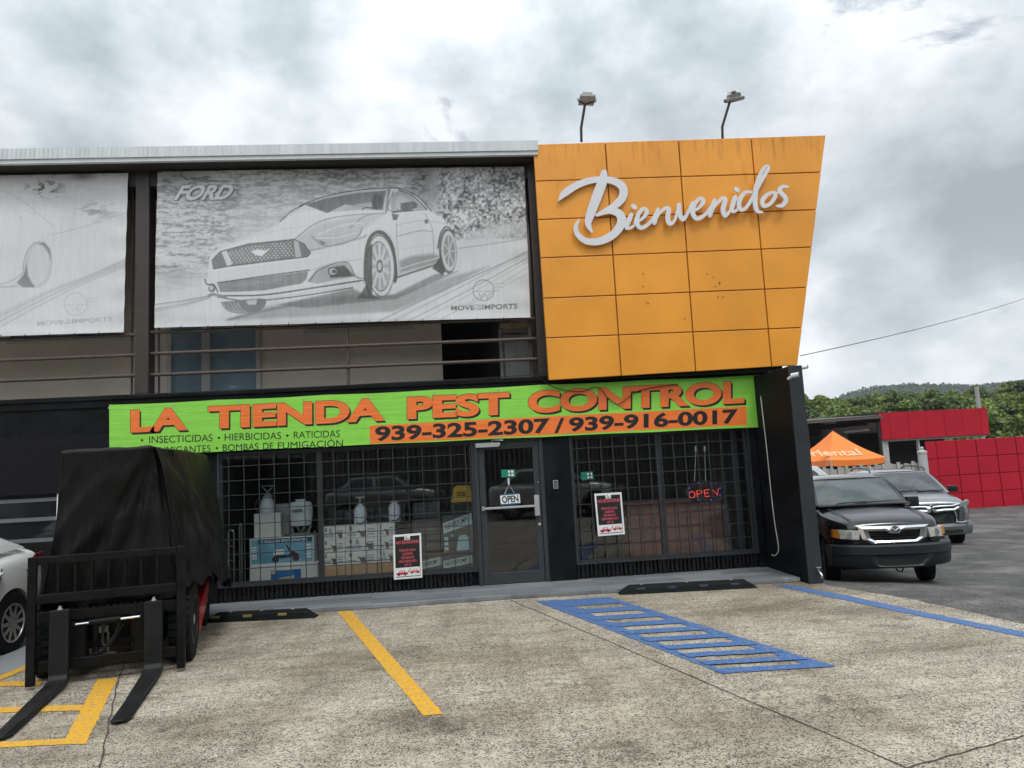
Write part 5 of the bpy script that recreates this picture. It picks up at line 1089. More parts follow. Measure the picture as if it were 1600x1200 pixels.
def wheel(parent, x, y, r, w, side, rim, tread=True, steer=0., spokes=0, hub=None):
    "a wheel on the +x (side=1) or -x side, its rim facing out"
    mb = MB(); prof = [(r*.60, -w/2*.9), (r*.82, -w/2), (r*.95, -w/2*.92), (r, -w/2*.7), (r, w/2*.7), (r*.95, w/2*.92), (r*.82, w/2), (r*.60, w/2*.9)]
    mb.lathe(prof, (0, 0, 0), axis=0, seg=40)
    if tread:
        for k in range(32):
            t = 2*math.pi*k/32; 
            for s_ in (-1, 1):
                c = np.array([s_*w*.24, r*math.cos(t+s_*.05), r*math.sin(t+s_*.05)]); u = np.array([0, -math.sin(t), math.cos(t)]); v = np.array([0, math.cos(t), math.sin(t)]); a = np.array([w*.2, 0, 0]); dd = r*.06
                q0 = [c-a-u*dd, c+a-u*dd, c+a+u*dd, c-a+u*dd]; mb.hexa(q0, [p+v*r*.035 for p in q0])
    ty = mb.build('wheel', RUBBER, parent, smooth=40); ty.location = (x, y, r*1.0); ty.rotation_euler = (0, 0, steer); ty.matrix_parent_inverse = Matrix.Identity(4)
    s = side; mb = MB(); rr = r*.63; f = s*w/2
    mb.lathe([(rr, f*.2), (rr, f*.95), (rr*.93, f*.98), (rr*.88, f*.6), (rr*.3, f*(.45 if spokes else .55)), (rr*.28, f*.3)], (0, 0, 0), axis=0, seg=36, mi=1 if spokes else 0)
    if spokes:
        for k in range(spokes):
            t = 2*math.pi*k/spokes; u = np.array([0, math.cos(t), math.sin(t)]); v = np.array([0, -math.sin(t), math.cos(t)])
            q0 = [u*rr*.15-v*rr*.12, u*rr*.15+v*rr*.12, u*rr*.93+v*rr*.085, u*rr*.93-v*rr*.085]; mb.hexa([p+np.array([f*.62, 0, 0]) for p in q0], [p+np.array([f*.92, 0, 0]) for p in q0])
        mb.lathe([(rr*.22, f*.5), (rr*.22, f*.94), (rr*.1, f*.97)], (0, 0, 0), axis=0, seg=16); mb.lathe([(rr, f*.85), (rr*1.0, f*.99), (rr*.92, f*.99), (rr*.90, f*.85)], (0, 0, 0), axis=0, seg=36)
    else:
        for k in range(hub or 6):
            t = 2*math.pi*k/(hub or 6); mb.lathe([(rr*.09, f*.4), (rr*.09, f*.8), (rr*.05, f*.84)], (0, rr*.5*math.cos(t), rr*.5*math.sin(t)), axis=0, seg=8, mi=1)
        mb.lathe([(rr*.25, f*.4), (rr*.22, f*.9), (rr*.1, f*.95)], (0, 0, 0), axis=0, seg=14, mi=1)
    rm = mb.build('rim', rim, ty, smooth=35); return ty
for sx in (-1, 1):
    wheel(fk, sx*.56, .50, .37, .20, sx, [mat('black rim', (.02, .02, .022), .35, metal=.3), ALU], hub=8)
    wheel(fk, sx*.50, 2.2, .30, .18, sx, [MATS['black rim'], ALU], hub=6)
for x_, y_, r_ in ((.56, .5, .37), (.5, 2.2, .3)): mb = MB(); mb.tube([(-x_, y_, r_), (x_, y_, r_)], .055, 10); mb.build('axle', STEEL, fk)
# the tarpaulin
def tarp():
    top = [(-.42, .06, 2.07), (-.1, .05, 2.075), (.33, .07, 2.085), (.47, .55, 2.05), (.57, 1.2, 2.05), (.61, 1.95, 2.04), (.4, 2.1, 2.04), (0, 2.1, 2.05), (-.42, 2.1, 2.05), (-.46, 1.4, 2.06), (-.45, .7, 2.07)]
    hem = [(-.57, .085, .69), (-.1, .075, .66), (.57, .085, .69), (.74, .55, .78), (.83, 1.3, .60), (.84, 2.25, .42), (.45, 2.6, .45), (0, 2.65, .45), (-.55, 2.6, .45), (-.72, 1.6, .55), (-.70, .8, .66)]
    def close(P, n):
        Q = P+P[:1]; out = []
        seg = [np.linalg.norm(np.array(b)-np.array(a)) for a, b in zip(Q[:-1], Q[1:])]
        for a, b, l in zip(Q[:-1], Q[1:], seg):
            for k in range(n): out.append(np.array(a)*(1-k/n)+np.array(b)*k/n)
        return out
    n = 20; T, H_ = close(top, n), close(hem, n); N = len(T); rows = 46; P = []
    peak = 2*n+1      # the corner over the mast, where the folds start
    ctr = np.array([0, 1.25, 2.10])
    for j in range(5):
        k = j/5; P.append([ctr*(1-k)+t*k+np.array([0, 0, .03*math.sin(i*.35)*k*(1-k)*2]) for i, t in enumerate(T)])
    rs_ = np.random.RandomState(4); ph = rs_.rand(12)*6.28
    for j in range(rows):
        v = j/(rows-1); row = []
        for i in range(N):
            lf = max(0, 1-i/14) if i < 100 else min(1, max(0, (i-8*n)/n)); s = v**(.92+1.1*lf); zz = T[i][2]*(1-v)+H_[i][2]*v; p = T[i]*(1-s)+H_[i]*s; p[2] = zz
            p = p+np.array([0, 0, -.0]); out = p-np.array([0, 1.25, p[2]]); out /= np.linalg.norm(out)+1e-9
            d = (i-peak); 
            # long creases fanning out of the peak
            ang = d/(1+6.*v*3); am = .0
            for q, (slope, wd, amp) in enumerate(((-1.0, .09, .055), (-.55, .07, .04), (-.12, .05, .045), (.3, .08, .075), (.62, .09, .085), (1.0, .10, .08), (1.45, .12, .075), (2.0, .14, .06), (2.6, .16, .05), (-1.6, .12, .04))):
                c = slope*n*(v**.85); am += amp*max(0, 1-abs(d-c)/(wd*n*(.9+2.6*v)))**1.4*min(1, v*6)*(1-.3*v)
            swag = .025*math.sin(i*.21+ph[0]+2.2*v)*v+.016*math.sin(i*.47+ph[1]-4*v)*v+.016*abs(math.sin(i*.45+ph[2]+5*v))*v+.012*math.sin(i*.83+ph[3]+3*v)*v
            hang = .045*math.exp(-((v-.72)/.16)**2)*(1 if 2*n < i < 6*n else .25)*math.sin(i*.11+1)
            bulge = .05*math.sin(math.pi*v)*(1.0 if 3*n < i < 6*n else -.3 if i < 2*n else .1)
            cross = .016*(abs(math.sin(v*11+i*.09+2*math.sin(i*.07)))-.5)*min(1, v*3)*(.5+.5*math.sin(i*.05+1))
            p = p+(out*(am+swag+hang+bulge+cross) if i > 2*n+2 else np.array([0, max(0, 1.9*am+.9*abs(swag)+.5*hang+1.6*cross+.02*v), 0]))
            if v > .86: p = p+np.array([0, 0, .03*math.sin(i*.31)+.025*math.sin(i*.77+1)])*((v-.86)/.14)
            row.append(p)
        P.append(row)
    mb = MB(); mb.grid(P, wrap=True)
    o = mb.build('tarpaulin', mat('black tarpaulin', (.006, .006, .0065), .52, var=.5, scale=3, bump=.16, bscale=9, rvar=.08, spec=.22), None, smooth=80)
    m = o.data.materials[0]; nt = m.node_tree; N = nt.nodes; L = nt.links.new; tc = N.new('ShaderNodeTexCoord'); hs = []
    for sc, stv, rot in ((2.2, (2.2, 2.2, .4), (.25, .45, .2)), (4.5, (1.8, 1.8, .5), (-.4, -.5, 1))):
        mp = N.new('ShaderNodeMapping'); mp.inputs['Scale'].default_value = stv; mp.inputs['Rotation'].default_value = rot; t = N.new('ShaderNodeTexNoise'); t.inputs['Scale'].default_value = sc; t.inputs['Detail'].default_value = 2; t.inputs['Distortion'].default_value = .5
        L(tc.outputs['Object'], mp.inputs[0]); L(mp.outputs[0], t.inputs[0]); a = N.new('ShaderNodeMath'); a.operation = 'SUBTRACT'; a.inputs[1].default_value = .5; L(t.outputs[0], a.inputs[0]); b = N.new('ShaderNodeMath'); b.operation = 'ABSOLUTE'; L(a.outputs[0], b.inputs[0])
        c = N.new('ShaderNodeMath'); c.operation = 'POWER'; c.inputs[1].default_value = .6; L(b.outputs[0], c.inputs[0]); hs.append(c.outputs[0])
    ad = N.new('ShaderNodeMath'); ad.operation = 'MULTIPLY_ADD'; ad.inputs[1].default_value = .45; L(hs[1], ad.inputs[0]); L(hs[0], ad.inputs[2])
    bp = N.new('ShaderNodeBump'); bp.inputs['Strength'].default_value = .42; bp.inputs['Distance'].default_value = .06; L(ad.outputs[0], bp.inputs['Height']); L(bp.outputs[0], N['Principled BSDF'].inputs['Normal'])
    o.location = (-3.19, 6.85, 0); o.rotation_euler = (0, 0, R_(12.5))
    md = o.modifiers.new('s', 'SOLIDIFY'); md.thickness = .004; md = o.modifiers.new('u', 'SUBSURF'); md.levels = 1; md.render_levels = 1
    return tag(o, 'creased black tarpaulin cover draped over the forklift', 'tarpaulin')
tarp()
# ------------------------------------------------------------------ vehicles (local: front at y = 0, facing -y)
def applied(o):
    dg = bpy.context.evaluated_depsgraph_get(); me = bpy.data.meshes.new_from_object(o.evaluated_get(dg)); old = o.data; o.modifiers.clear(); o.data = me; return me
def car_shell(name, secs, mt, parent, wells, tb=.8, cr=.0, sub=2):
    "secs: (y, half width, z bottom, z belt, z top); wells: (y, r)"
    P = []
    for (y, hw, zb_, zs, zt_) in secs:
        h = zs-zb_; half = [(0, zb_), (.80*hw, zb_), (.95*hw, zb_+.10*h), (.99*hw, zb_+.35*h), (hw, zb_+.62*h), (.985*hw, zb_+.88*h), (.95*hw, zs), (tb*hw, zs+(zt_-zs)*.72), (.42*hw, zt_-.004), (0, zt_)]
        P.append([(x, y, z) for x, z in half]+[(-x, y, z) for x, z in half[-2:0:-1]])
    mb = MB(); mb.grid(P, wrap=True); n = len(P[0]); mb.add(P[0], [tuple(range(n-1, -1, -1))]); mb.add(P[-1], [tuple(range(n))])
    bm_ = mb; o = mb.build(name, mt, None)
    bm = bmesh.new(); bm.from_mesh(o.data); bmesh.ops.remove_doubles(bm, verts=bm.verts, dist=1e-5); bmesh.ops.recalc_face_normals(bm, faces=bm.faces); bm.to_mesh(o.data); bm.free()
    md = o.modifiers.new('s', 'SUBSURF'); md.levels = sub; md.render_levels = sub; applied(o)
    for (y, r) in wells:
        for s in (-1, 1):
            cb = MB(); cb.lathe([(r, -.20), (r, .20)], (s*(secs[len(secs)//2][1]-.08), y, r*.92), axis=0, seg=36); co = cb.build('cut', DARK, None)
            md = o.modifiers.new('b', 'BOOLEAN'); md.operation = 'DIFFERENCE'; md.object = co; md.solver = 'EXACT'; bpy.context.view_layer.update(); applied(o)
            bpy.data.objects.remove(co)
    me = o.data; me.polygons.foreach_set('use_smooth', [True]*len(me.polygons)); me.set_sharp_from_angle(angle=R_(35))
    if len(me.materials) == 0: me.materials.append(mt)
    o.parent = parent; return o
def patch(mb, c, bulge=(0, 0, 0), n=10, m=6, w=(0, 1, 0, 1), off=(0, 0, 0), mi=0, tb=(0, 0, 0)):
    P = []
    for j in range(m+1):
        row = []
        for i in range(n+1):
            s = w[0]+(w[1]-w[0])*i/n; t = w[2]+(w[3]-w[2])*j/m
            row.append(bil(c, s, t)+np.array(bulge, float)*4*s*(1-s)+np.array(tb, float)*4*t*(1-t)+np.array(off, float))
        P.append(row)
    mb.grid(P, mi); return mb
CARGL = mat('dark car glass', (.012, .016, .017), .03, spec=1.0, var=.05)
def cabin(parent, paint_, y0b, y0t, y1t, y1b, hwb, hwt, zb_, zt_, zbr=None, front_bulge=.10, glass_m=None, split=(), pil=.07, hb=.02, mid=None):
    zbr = zbr or zb_; g = glass_m or CARGL
    A = [(-hwb, y0b, zb_), (hwb, y0b, zb_), (hwt, y0t, zt_), (-hwt, y0t, zt_)]
    mb = MB(); b = (0, -front_bulge, 0)
    patch(mb, A, b, tb=(0, -.015, .015))
    Rr = [(hwb, y1b, zbr), (-hwb, y1b, zbr), (-hwt, y1t, zt_), (hwt, y1t, zt_)]; patch(mb, Rr, (0, front_bulge*.6, 0), tb=(0, .02, .02))
    sides = []
    for s in (-1, 1):
        q = [(s*hwb, y0b, zb_), (s*hwb, y1b, zbr), (s*hwt, y1t, zt_), (s*hwt, y0t, zt_)]; patch(mb, q, tb=(s*.03, 0, .0)); sides.append((s, q))
    # roof, curved in both directions and meeting the curved screens
    P = []
    for j in range(13):
        row = []
        for i in range(11):
            s = i/10; t = j/12; x = -hwt+2*hwt*s; yf = y0t-front_bulge*4*s*(1-s); yr = y1t+front_bulge*.6*4*s*(1-s); y = yf+(yr-yf)*t
            row.append((x, y, zt_+.045*math.sin(math.pi*min(1, max(0, t)))**.6*(1-abs(2*s-1)**3)+.012*(1-abs(2*s-1)**4)))
        P.append(row)
    mb.grid(P); body = mb.build('cabin', paint_, parent, smooth=40)
    gm = MB(); patch(gm, A, b, w=(pil, 1-pil, .03, .94), off=(0, -.006, .004), tb=(0, -.015, .015)); gm.build('windshield', g, parent, smooth=60, recalc=False)
    gm = MB(); patch(gm, Rr, (0, front_bulge*.6, 0), w=(.08, .92, .1, .92), off=(0, .006, .004), tb=(0, .02, .02)); gm.build('rear_window', CARGL, parent, smooth=60, recalc=False)
    for s, q in sides:
        for (a, b2) in (split or ((.1, .48), (.54, .92))):
            gm = MB(); patch(gm, q, w=(a, b2, .08, .88), off=(s*.005, 0, .001), tb=(s*.03, 0, 0)); gm.build('side_window', CARGL, parent, smooth=60, recalc=False)
    return body
def ring(mb, outer, inner, y0, y1, mi=0):
    "frame between two outlines (x, z), standing in the y direction"
    n = len(outer); a = [(x, y0(x) if callable(y0) else y0, z) for x, z in outer]; b = [(x, (y0(x) if callable(y0) else y0)-.0, z) for x, z in inner]
    a2 = [(x, (y0(x) if callable(y0) else y0)+y1, z) for x, z in outer]; b2 = [(x, (y0(x) if callable(y0) else y0)+y1, z) for x, z in inner]
    mid = [((p[0]+q[0])/2, p[1]-.018, (p[2]+q[2])/2) for p, q in zip(a, b)]
    for k in range(n):
        l = (k+1) % n
        for u, v in ((a, mid), (mid, b), (b, b2), (a2, a)): mb.add([u[k], u[l], v[l], v[k]], [(0, 1, 2, 3)], mi)
    return mb
def outline(pts, n=4): return [tuple(p) for p in smooth_line(list(pts)+[pts[0]], n)][:-1]
fcurve = lambda d, hw: (lambda x: d*(abs(x)/hw)**2.2)      # front of the car bows back towards its sides
CLEAR = mat('lamp lens', (.50, .50, .46), .06, spec=.9, var=.25, scale=18)
AMBER = mat('amber lens', (.55, .20, .02), .15)
BPL = mat('grey black bumper plastic', (.016, .018, .023), .42, var=.15, spec=.35)
def lampface(mb, q, fy, off=.0, d=.05, mi=0, n=6):
    "curved lens: (x, z) quad following the front curve"
    P = [[(x, fy(x)-off, z) for x, z in [tuple(bil([(*c, 0) for c in q], i/n, j/3)[:2]) for i in range(n+1)]] for j in range(4)]
    B = [[(x, y+d, z) for x, y, z in r] for r in P]; mb.grid(P, mi)
    mb.grid([P[0], B[0]], mi); mb.grid([B[-1], P[-1]], mi); mb.grid([[r[0] for r in P], [r[0] for r in B]], mi); mb.grid([[r[-1] for r in P], [r[-1] for r in B]], mi)
def pickup():
    t = thing('pickup_truck', 'black pickup truck with chrome grille surround parked just outside the charcoal side wall', 'truck', (5.80, 9.24, -.215), R_(-10), local=True); t.scale = (.935, .935, .935)
    PT = mat('black car paint', (.007, .007, .011), .16, coat=.4, var=.1, spec=.4)
    hw = .81
    secs = [(.13, hw*.70, .36, .74, .83), (.14, hw*.72, .34, .83, .92), (.20, hw*.86, .34, .885, .985), (.44, hw*.985, .33, .94, 1.045), (.9, hw, .32, .98, 1.11), (1.25, hw, .32, 1.02, 1.15), (1.6, hw, .32, 1.04, 1.14), (2.9, hw, .32, 1.04, 1.13), (3.1, hw, .32, 1.04, 1.13), (4.7, hw, .36, 1.04, 1.12), (4.8, hw*.97, .4, 1.02, 1.1)]
    car_shell('body', secs, PT, t, [(.80, .385), (3.72, .385)], tb=.93)
    cabin(t, PT, 1.20, 1.76, 2.85, 3.02, .75, .61, 1.10, 1.535, glass_m=mat('green tinted windshield', (.05, .07, .07), .04, spec=1.0, var=.4, scale=3), split=((.08, .55), (.60, .93)), pil=.055, front_bulge=.12)
    fy = lambda x: .27*(abs(x)/hw)**3.6
    fyo = lambda o_: (lambda x: fy(x)+.07-o_)
    # bumper: solid bar curving back at the ends, with a lower lip
    mb = MB(); P = []
    for i in range(25):
        x = -hw*1.03+2.06*hw*i/24; y = fy(x)-.06; P.append([(x, y+.10, .64), (x, y+.02, .655), (x, y-.015, .63), (x, y-.02, .52), (x, y+.01, .50), (x, y+.015, .40), (x, y+.06, .335 if abs(x) > .45 else .315), (x, y+.28, .33), (x, y+.28, .62)])
    mb.grid(P, wrap=True); mb.add(P[0], [tuple(range(9))]); mb.add(P[-1], [tuple(range(9))]); bp = mb.build('front_bumper', BPL, t, smooth=40)
    mb = MB(); o_ = outline([(-.33, .50), (.33, .50), (.30, .40), (.22, .365), (-.22, .365), (-.30, .40)], 4); mb.add([(x, fy(x)-.055, z) for x, z in o_], [tuple(range(len(o_)))]); 
    mb.build('air_opening', DARK, bp)
    mb = MB(); oo = outline([(-.41, .525), (.41, .525), (.37, .38), (.26, .335), (-.26, .335), (-.37, .38)], 4); ring(mb, oo, o_, lambda x: fy(x)-.058, .05); mb.build('opening_surround', BPL, bp, smooth=50)
    mb = MB()
    for s in (-1, 1):
        for z in (.42, .455): 
            x0, x1 = s*.5, s*.72; mb.hexa([(x0, fy(x0)-.047, z), (x1, fy(x1)-.047, z), (x1, fy(x1)-.047, z+.012), (x0, fy(x0)-.047, z+.012)], [(x0, fy(x0), z), (x1, fy(x1), z), (x1, fy(x1), z+.012), (x0, fy(x0), z+.012)])
    mb.build('bumper_slot', DARK, bp)
    # grille
    mb = MB(); oi = [(-.36, .845), (-.12, .845), (-.07, .80), (.07, .80), (.12, .845), (.36, .845), (.335, .735), (.27, .70), (-.27, .70), (-.335, .735)]
    ou = [(-.49, .905), (-.15, .905), (-.09, .905), (.09, .905), (.15, .905), (.49, .905), (.445, .73), (.31, .655), (-.31, .655), (-.445, .73)]
    gy = lambda x: fy(x)+.035; ring(mb, ou, oi, gy, .08); gs = mb.build('grille_surround', CHROME, t, smooth=25)
    mb = MB(); mb.add([(x, gy(x)+.045, z) for x, z in oi], [tuple(range(10))]); mb.build('grille_backing', DARK, gs)
    mb = MB()
    for z in (.735, .765, .795, .825):
        w_ = .335 if z > .75 else .31
        for k in range(10):
            x0, x1 = -w_+2*w_*k/10, -w_+2*w_*(k+1)/10
            if z > .80 and abs(x0+x1) < .15: continue
            mb.hexa([(x0, gy(x0)+.01, z), (x1, gy(x1)+.01, z), (x1, gy(x1)+.005, z+.012), (x0, gy(x0)+.005, z+.012)], [(x0, gy(x0)+.04, z), (x1, gy(x1)+.04, z), (x1, gy(x1)+.04, z+.012), (x0, gy(x0)+.04, z+.012)])
    mb.build('grille_bar', mat('grille black', (.025, .025, .028), .3), gs)
    mb = MB(); mb.lathe([(.060, 0), (.060, .012), (.050, .016)], (0, gy(0)-.022, .855), axis=1, seg=28, sy=.8); em = mb.build('emblem', mat('emblem dark chrome', (.20, .20, .21), .15, metal=1), gs, smooth=40)
    mb = MB(); mb.tube([(-.05, gy(0)-.028, .875), (-.03, gy(0)-.03, .868), (0, gy(0)-.03, .84), (.03, gy(0)-.03, .868), (.05, gy(0)-.028, .875)], .006, 6); mb.lathe([(.064, -.004), (.064, .004), (.056, .006), (.056, -.004)], (0, gy(0)-.026, .855), axis=1, seg=28, sy=.8); mb.build('emblem_wing', CHROME, em, smooth=40)
    # headlights
    for s in (-1, 1):
        mb = MB(); lampface(mb, [(s*.49, .725), (s*.71, .735), (s*.725, .86), (s*.47, .855)], fyo(.05), d=.08); h = mb.build('headlight', CLEAR, t, smooth=30)
        mb = MB(); lampface(mb, [(s*.715, .735), (s*.79, .75), (s*.78, .86), (s*.73, .86)], fyo(.05), d=.08, mi=0); mb.build('turn_signal', AMBER, h, smooth=30)
        mb = MB(); c = (s*.59, fy(.59)+.012, .79); mb.lathe([(.05, 0), (.045, .012)], c, axis=1, seg=18); mb.build('reflector', CHROME, h)
        mb = MB(); q = [(s*.50, fy(.5)+.03, .665), (s*.78, fy(.78)+.03, .67), (s*.78, fy(.78)+.03, .715), (s*.50, fy(.5)+.03, .705)]; mb.prism(q, (0, .08, 0)); mb.build('lamp_sill', PT, t)
        mb = MB(); mb.box(s*.84-.09, s*.84+.09, 1.28, 1.38, 1.06, 1.22); mb.tube([(s*.74, 1.34, 1.10), (s*.78, 1.34, 1.11)], .03, 8); mb.build('mirror', mat('mirror black', (.012, .012, .013), .4), t, bevel=.03, smooth=40)
        mb = MB(); mb.prism([(s*(hw+.002), .40, .88), (s*(hw+.002), 1.2, .905), (s*(hw+.002), 1.2, .895), (s*(hw+.002), .40, .87)], (s*.004, 0, 0)); mb.box(s*hw-.004, s*hw+.006, 1.30, 1.31, .45, .93); mb.box(s*hw-.004, s*hw+.006, 2.55, 2.56, .45, .93); mb.build('door_gap', DARK, t)
        for y, st in ((.80, R_(-14)), (3.72, 0)): wheel(t, s*(hw-.13), y, .345, .22, s, [mat('dull black wheel', (.03, .03, .032), .4, metal=.4), ALU], tread=False, steer=st, spokes=6)
    for (x0, x1) in ((-.42, .05), (.02, .52)):
        mb = MB(); mb.tube([(x0, 1.10, 1.15), (x0+.03, 1.10, 1.175), (x1, 1.12, 1.19)], .010, 6); mb.tube([(x0+.1, 1.11, 1.185), (x1+.08, 1.15, 1.185)], .007, 6); mb.build('wiper', DARK, t, smooth=50)
    for s in (-1, 1): mb = MB(); mb.tube([(s*.53, .24, .99), (s*.56, .6, 1.065), (s*.60, 1.1, 1.12)], .007, 6); mb.build('hood_crease', PT, t, smooth=60)
    mb = MB(); mb.prism([(-.70, 1.02, 1.135), (.70, 1.02, 1.135), (.70, 1.22, 1.15), (-.70, 1.22, 1.15)], (0, 0, .012)); mb.build('cowl', BPL, t)
    mb = MB(); mb.box(-.05, .05, 1.72, 1.74, 1.40, 1.43); mb.build('tow_hook', DARK, t)
    mb = MB(); mb.tube([(-.06, .0, .33), (-.04, -.02, .28), (.02, -.02, .27), (.05, .0, .33)], .012, 6); mb.build('tow_eye', DARK, t)
    mb = MB(); mb.box(-.70, .70, .3, 4.6, .30, .40); mb.box(-.6, .6, .5, 1.2, .24, .30); mb.build('underbody', DARK, t)
    return t
pickup()
def suv(label, loc, rz, paint_col, name='silver metallic paint'):
    t = thing('sport_utility_vehicle', label, 'car', loc, rz, local=True)
    PT = mat(name, paint_col, .28, metal=.55, coat=.8, var=.05)
    hw = .89
    secs = [(.16, hw*.86, .40, .70, .80), (.17, hw*.88, .36, .84, .93), (.24, hw*.92, .34, .90, 1.00), (.5, hw*.97, .33, .95, 1.06), (.95, hw, .30, 1.0, 1.13), (1.3, hw, .30, 1.03, 1.15), (3.5, hw, .30, 1.06, 1.14), (4.1, hw*.97, .34, 1.06, 1.12), (4.25, hw*.9, .42, 1.0, 1.06)]
    car_shell('body', secs, PT, t, [(.86, .385), (3.45, .385)], tb=.84)
    cabin(t, PT, 1.02, 1.72, 3.25, 3.85, .80, .62, 1.09, 1.57, zbr=1.10, pil=.05, front_bulge=.16, glass_m=mat('smoked windshield', (.035, .04, .045), .04, spec=1.0, var=.2))
    fy = fcurve(.28, hw)
    mb = MB(); P = []
    for i in range(25):
        x = -hw*1.0+2.0*hw*i/24; y = fy(x); P.append([(x, y+.12, .50), (x, y+.02, .50), (x, y-.005, .44), (x, y+.02, .38), (x, y+.04, .30), (x, y+.10, .25), (x, y+.3, .25), (x, y+.3, .5)])
    mb.grid(P, wrap=True); mb.add(P[0], [tuple(range(8))]); mb.add(P[-1], [tuple(range(8))]); bp = mb.build('front_bumper', mat('bumper silver grey', (.20, .21, .22), .35, metal=.3), t, smooth=40)
    mb = MB(); P = [[(x, fy(x)-.008, z) for x in np.linspace(-.62, .62, 13)] for z in (.30, .37)]; mb.grid(P); mb.build('lower_grille', DARK, bp, recalc=False)
    mb = MB(); oo = outline([(-.52, .90), (.52, .90), (.60, .80), (.50, .56), (.36, .515), (-.36, .515), (-.50, .56), (-.60, .80)], 3); mb.prism([(x, fy(x)+.01, z) for x, z in oo], (0, .16, 0)); gr = mb.build('grille', DARK, t)
    mb = MB()
    for k in range(6): mb.prism([(x, fy(x)+.004, .55+.03*k) for x in (-.40, .40)]+[(x, fy(x)+.004, .56+.03*k) for x in (.40, -.40)], (0, .02, 0))
    mb.build('grille_bar', mat('grille black', (.03, .03, .032), .3), gr)
    mb = MB()
    for s in (-1, 1):
        for pts, r in (([(0, .86), (.2, .872), (.44, .868), (.60, .90)], .022), ([(.08, .775), (.25, .79), (.46, .785), (.57, .83)], .03)):
            mb.tube([(s*x, fy(x)-.008, z) for x, z in pts], r, 6)
        mb.tube([(s*x, fy(x)-.01, z) for x, z in ((.47, .79), (.50, .66), (.48, .54), (.60, .515), (.80, .535))], .016, 6)
    mb.build('chrome_trim', CHROME, gr, smooth=50)
    mb = MB()
    for a in (90, 210, 330):
        d = np.array([math.cos(R_(a)), math.sin(R_(a))]); l = .125; c = d*.004
        e = np.array([-d[1], d[0]]); pts = [c, c+d*l*.5+e*l*.29, c+d*l, c+d*l*.5-e*l*.29]; mb.prism([(p[0], -.045, .815+p[1]) for p in pts], (0, .03, 0))
    mb.build('emblem', CHROME, gr, bevel=.003)
    for s in (-1, 1):
        mb = MB(); lampface(mb, [(s*.60, .83), (s*.86, .90), (s*.84, .965), (s*.60, .90)], lambda x: fy(x)-.015, d=.1); h = mb.build('headlight', mat('smoked lamp lens', (.22, .23, .25), .06, spec=1), t, smooth=30)
        mb = MB(); lampface(mb, [(s*.56, .54), (s*.80, .56), (s*.83, .86), (s*.60, .80)], lambda x: fy(x)+.005, d=.08); l = mb.build('lamp_pod', mat('gloss grey pod', (.10, .105, .11), .2, metal=.4), t, smooth=30)
        mb = MB(); lampface(mb, [(s*.68, .585), (s*.78, .60), (s*.79, .76), (s*.69, .745)], lambda x: fy(x)-.001, d=.03); mb.build('pod_recess', DARK, l)
        mb = MB()
        for i in range(2):
            for j in range(2):
                x, z = s*(.71+.05*i), .625+.085*j; mb.lathe([(.022, 0), (.018, .01)], (x, fy(x)-.012, z), axis=1, seg=10)
        mb.build('lamp_bulb', mat('red lamp glow glass', (.35, .12, .12), .2), l)
        mb = MB(); mb.tube([(s*.99*hw, .47, .38), (s*(hw+.01), .5, .60), (s*(hw+.012), .70, .77), (s*(hw+.012), .95, .80), (s*(hw+.012), 1.18, .66), (s*(hw+.01), 1.28, .36)], .03, 8); mb.box(s*hw-.01, s*hw+.014, 1.28, 3.05, .27, .36); mb.build('wheel_arch_trim', BPL, t, smooth=50)
        mb = MB(); mb.box(s*.98-.09, s*.98+.09, 1.22, 1.34, 1.08, 1.22); mb.tube([(s*.84, 1.3, 1.08), (s*.92, 1.3, 1.11)], .025, 8); mb.build('mirror', mat('mirror black', (.012, .012, .013), .4), t, bevel=.035, smooth=40)
        mb = MB(); mb.tube(smooth_line([(s*.60, 1.72, 1.57), (s*.60, 1.85, 1.64), (s*.60, 2.6, 1.67), (s*.60, 3.0, 1.65), (s*.60, 3.22, 1.59)], 5), .018, 8); mb.build('roof_rail', mat('mirror black', (.012,)*3), t, smooth=50)
        for y in (.86, 3.45): wheel(t, s*(hw-.12), y, .345, .22, s, [ALU, DARK], tread=False, spokes=5, steer=R_(-8) if y < 1 else 0)
    mb = MB(); mb.tube([(-.5, .92, 1.145), (.1, .94, 1.165), (.15, .95, 1.165)], .012, 6); mb.tube([(.1, .90, 1.15), (.68, .99, 1.15)], .012, 6); mb.build('wiper', DARK, t, smooth=50)
    mb = MB(); mb.box(-.76, .76, .35, 4.1, .24, .36); mb.build('underbody', DARK, t)
    mb = MB(); mb.box(-.06, .06, 1.56, 1.58, 1.49, 1.53); mb.box(-.09, -.03, 1.50, 1.52, 1.44, 1.46); mb.build('screen_sticker', mat('pale sticker', (.4, .42, .45), .3), t)
    return t
suv('silver sport utility vehicle parked behind the black pickup, three diamond emblem on its grille', (9.90, 14.45, -.50), R_(-14), (.21, .225, .245))
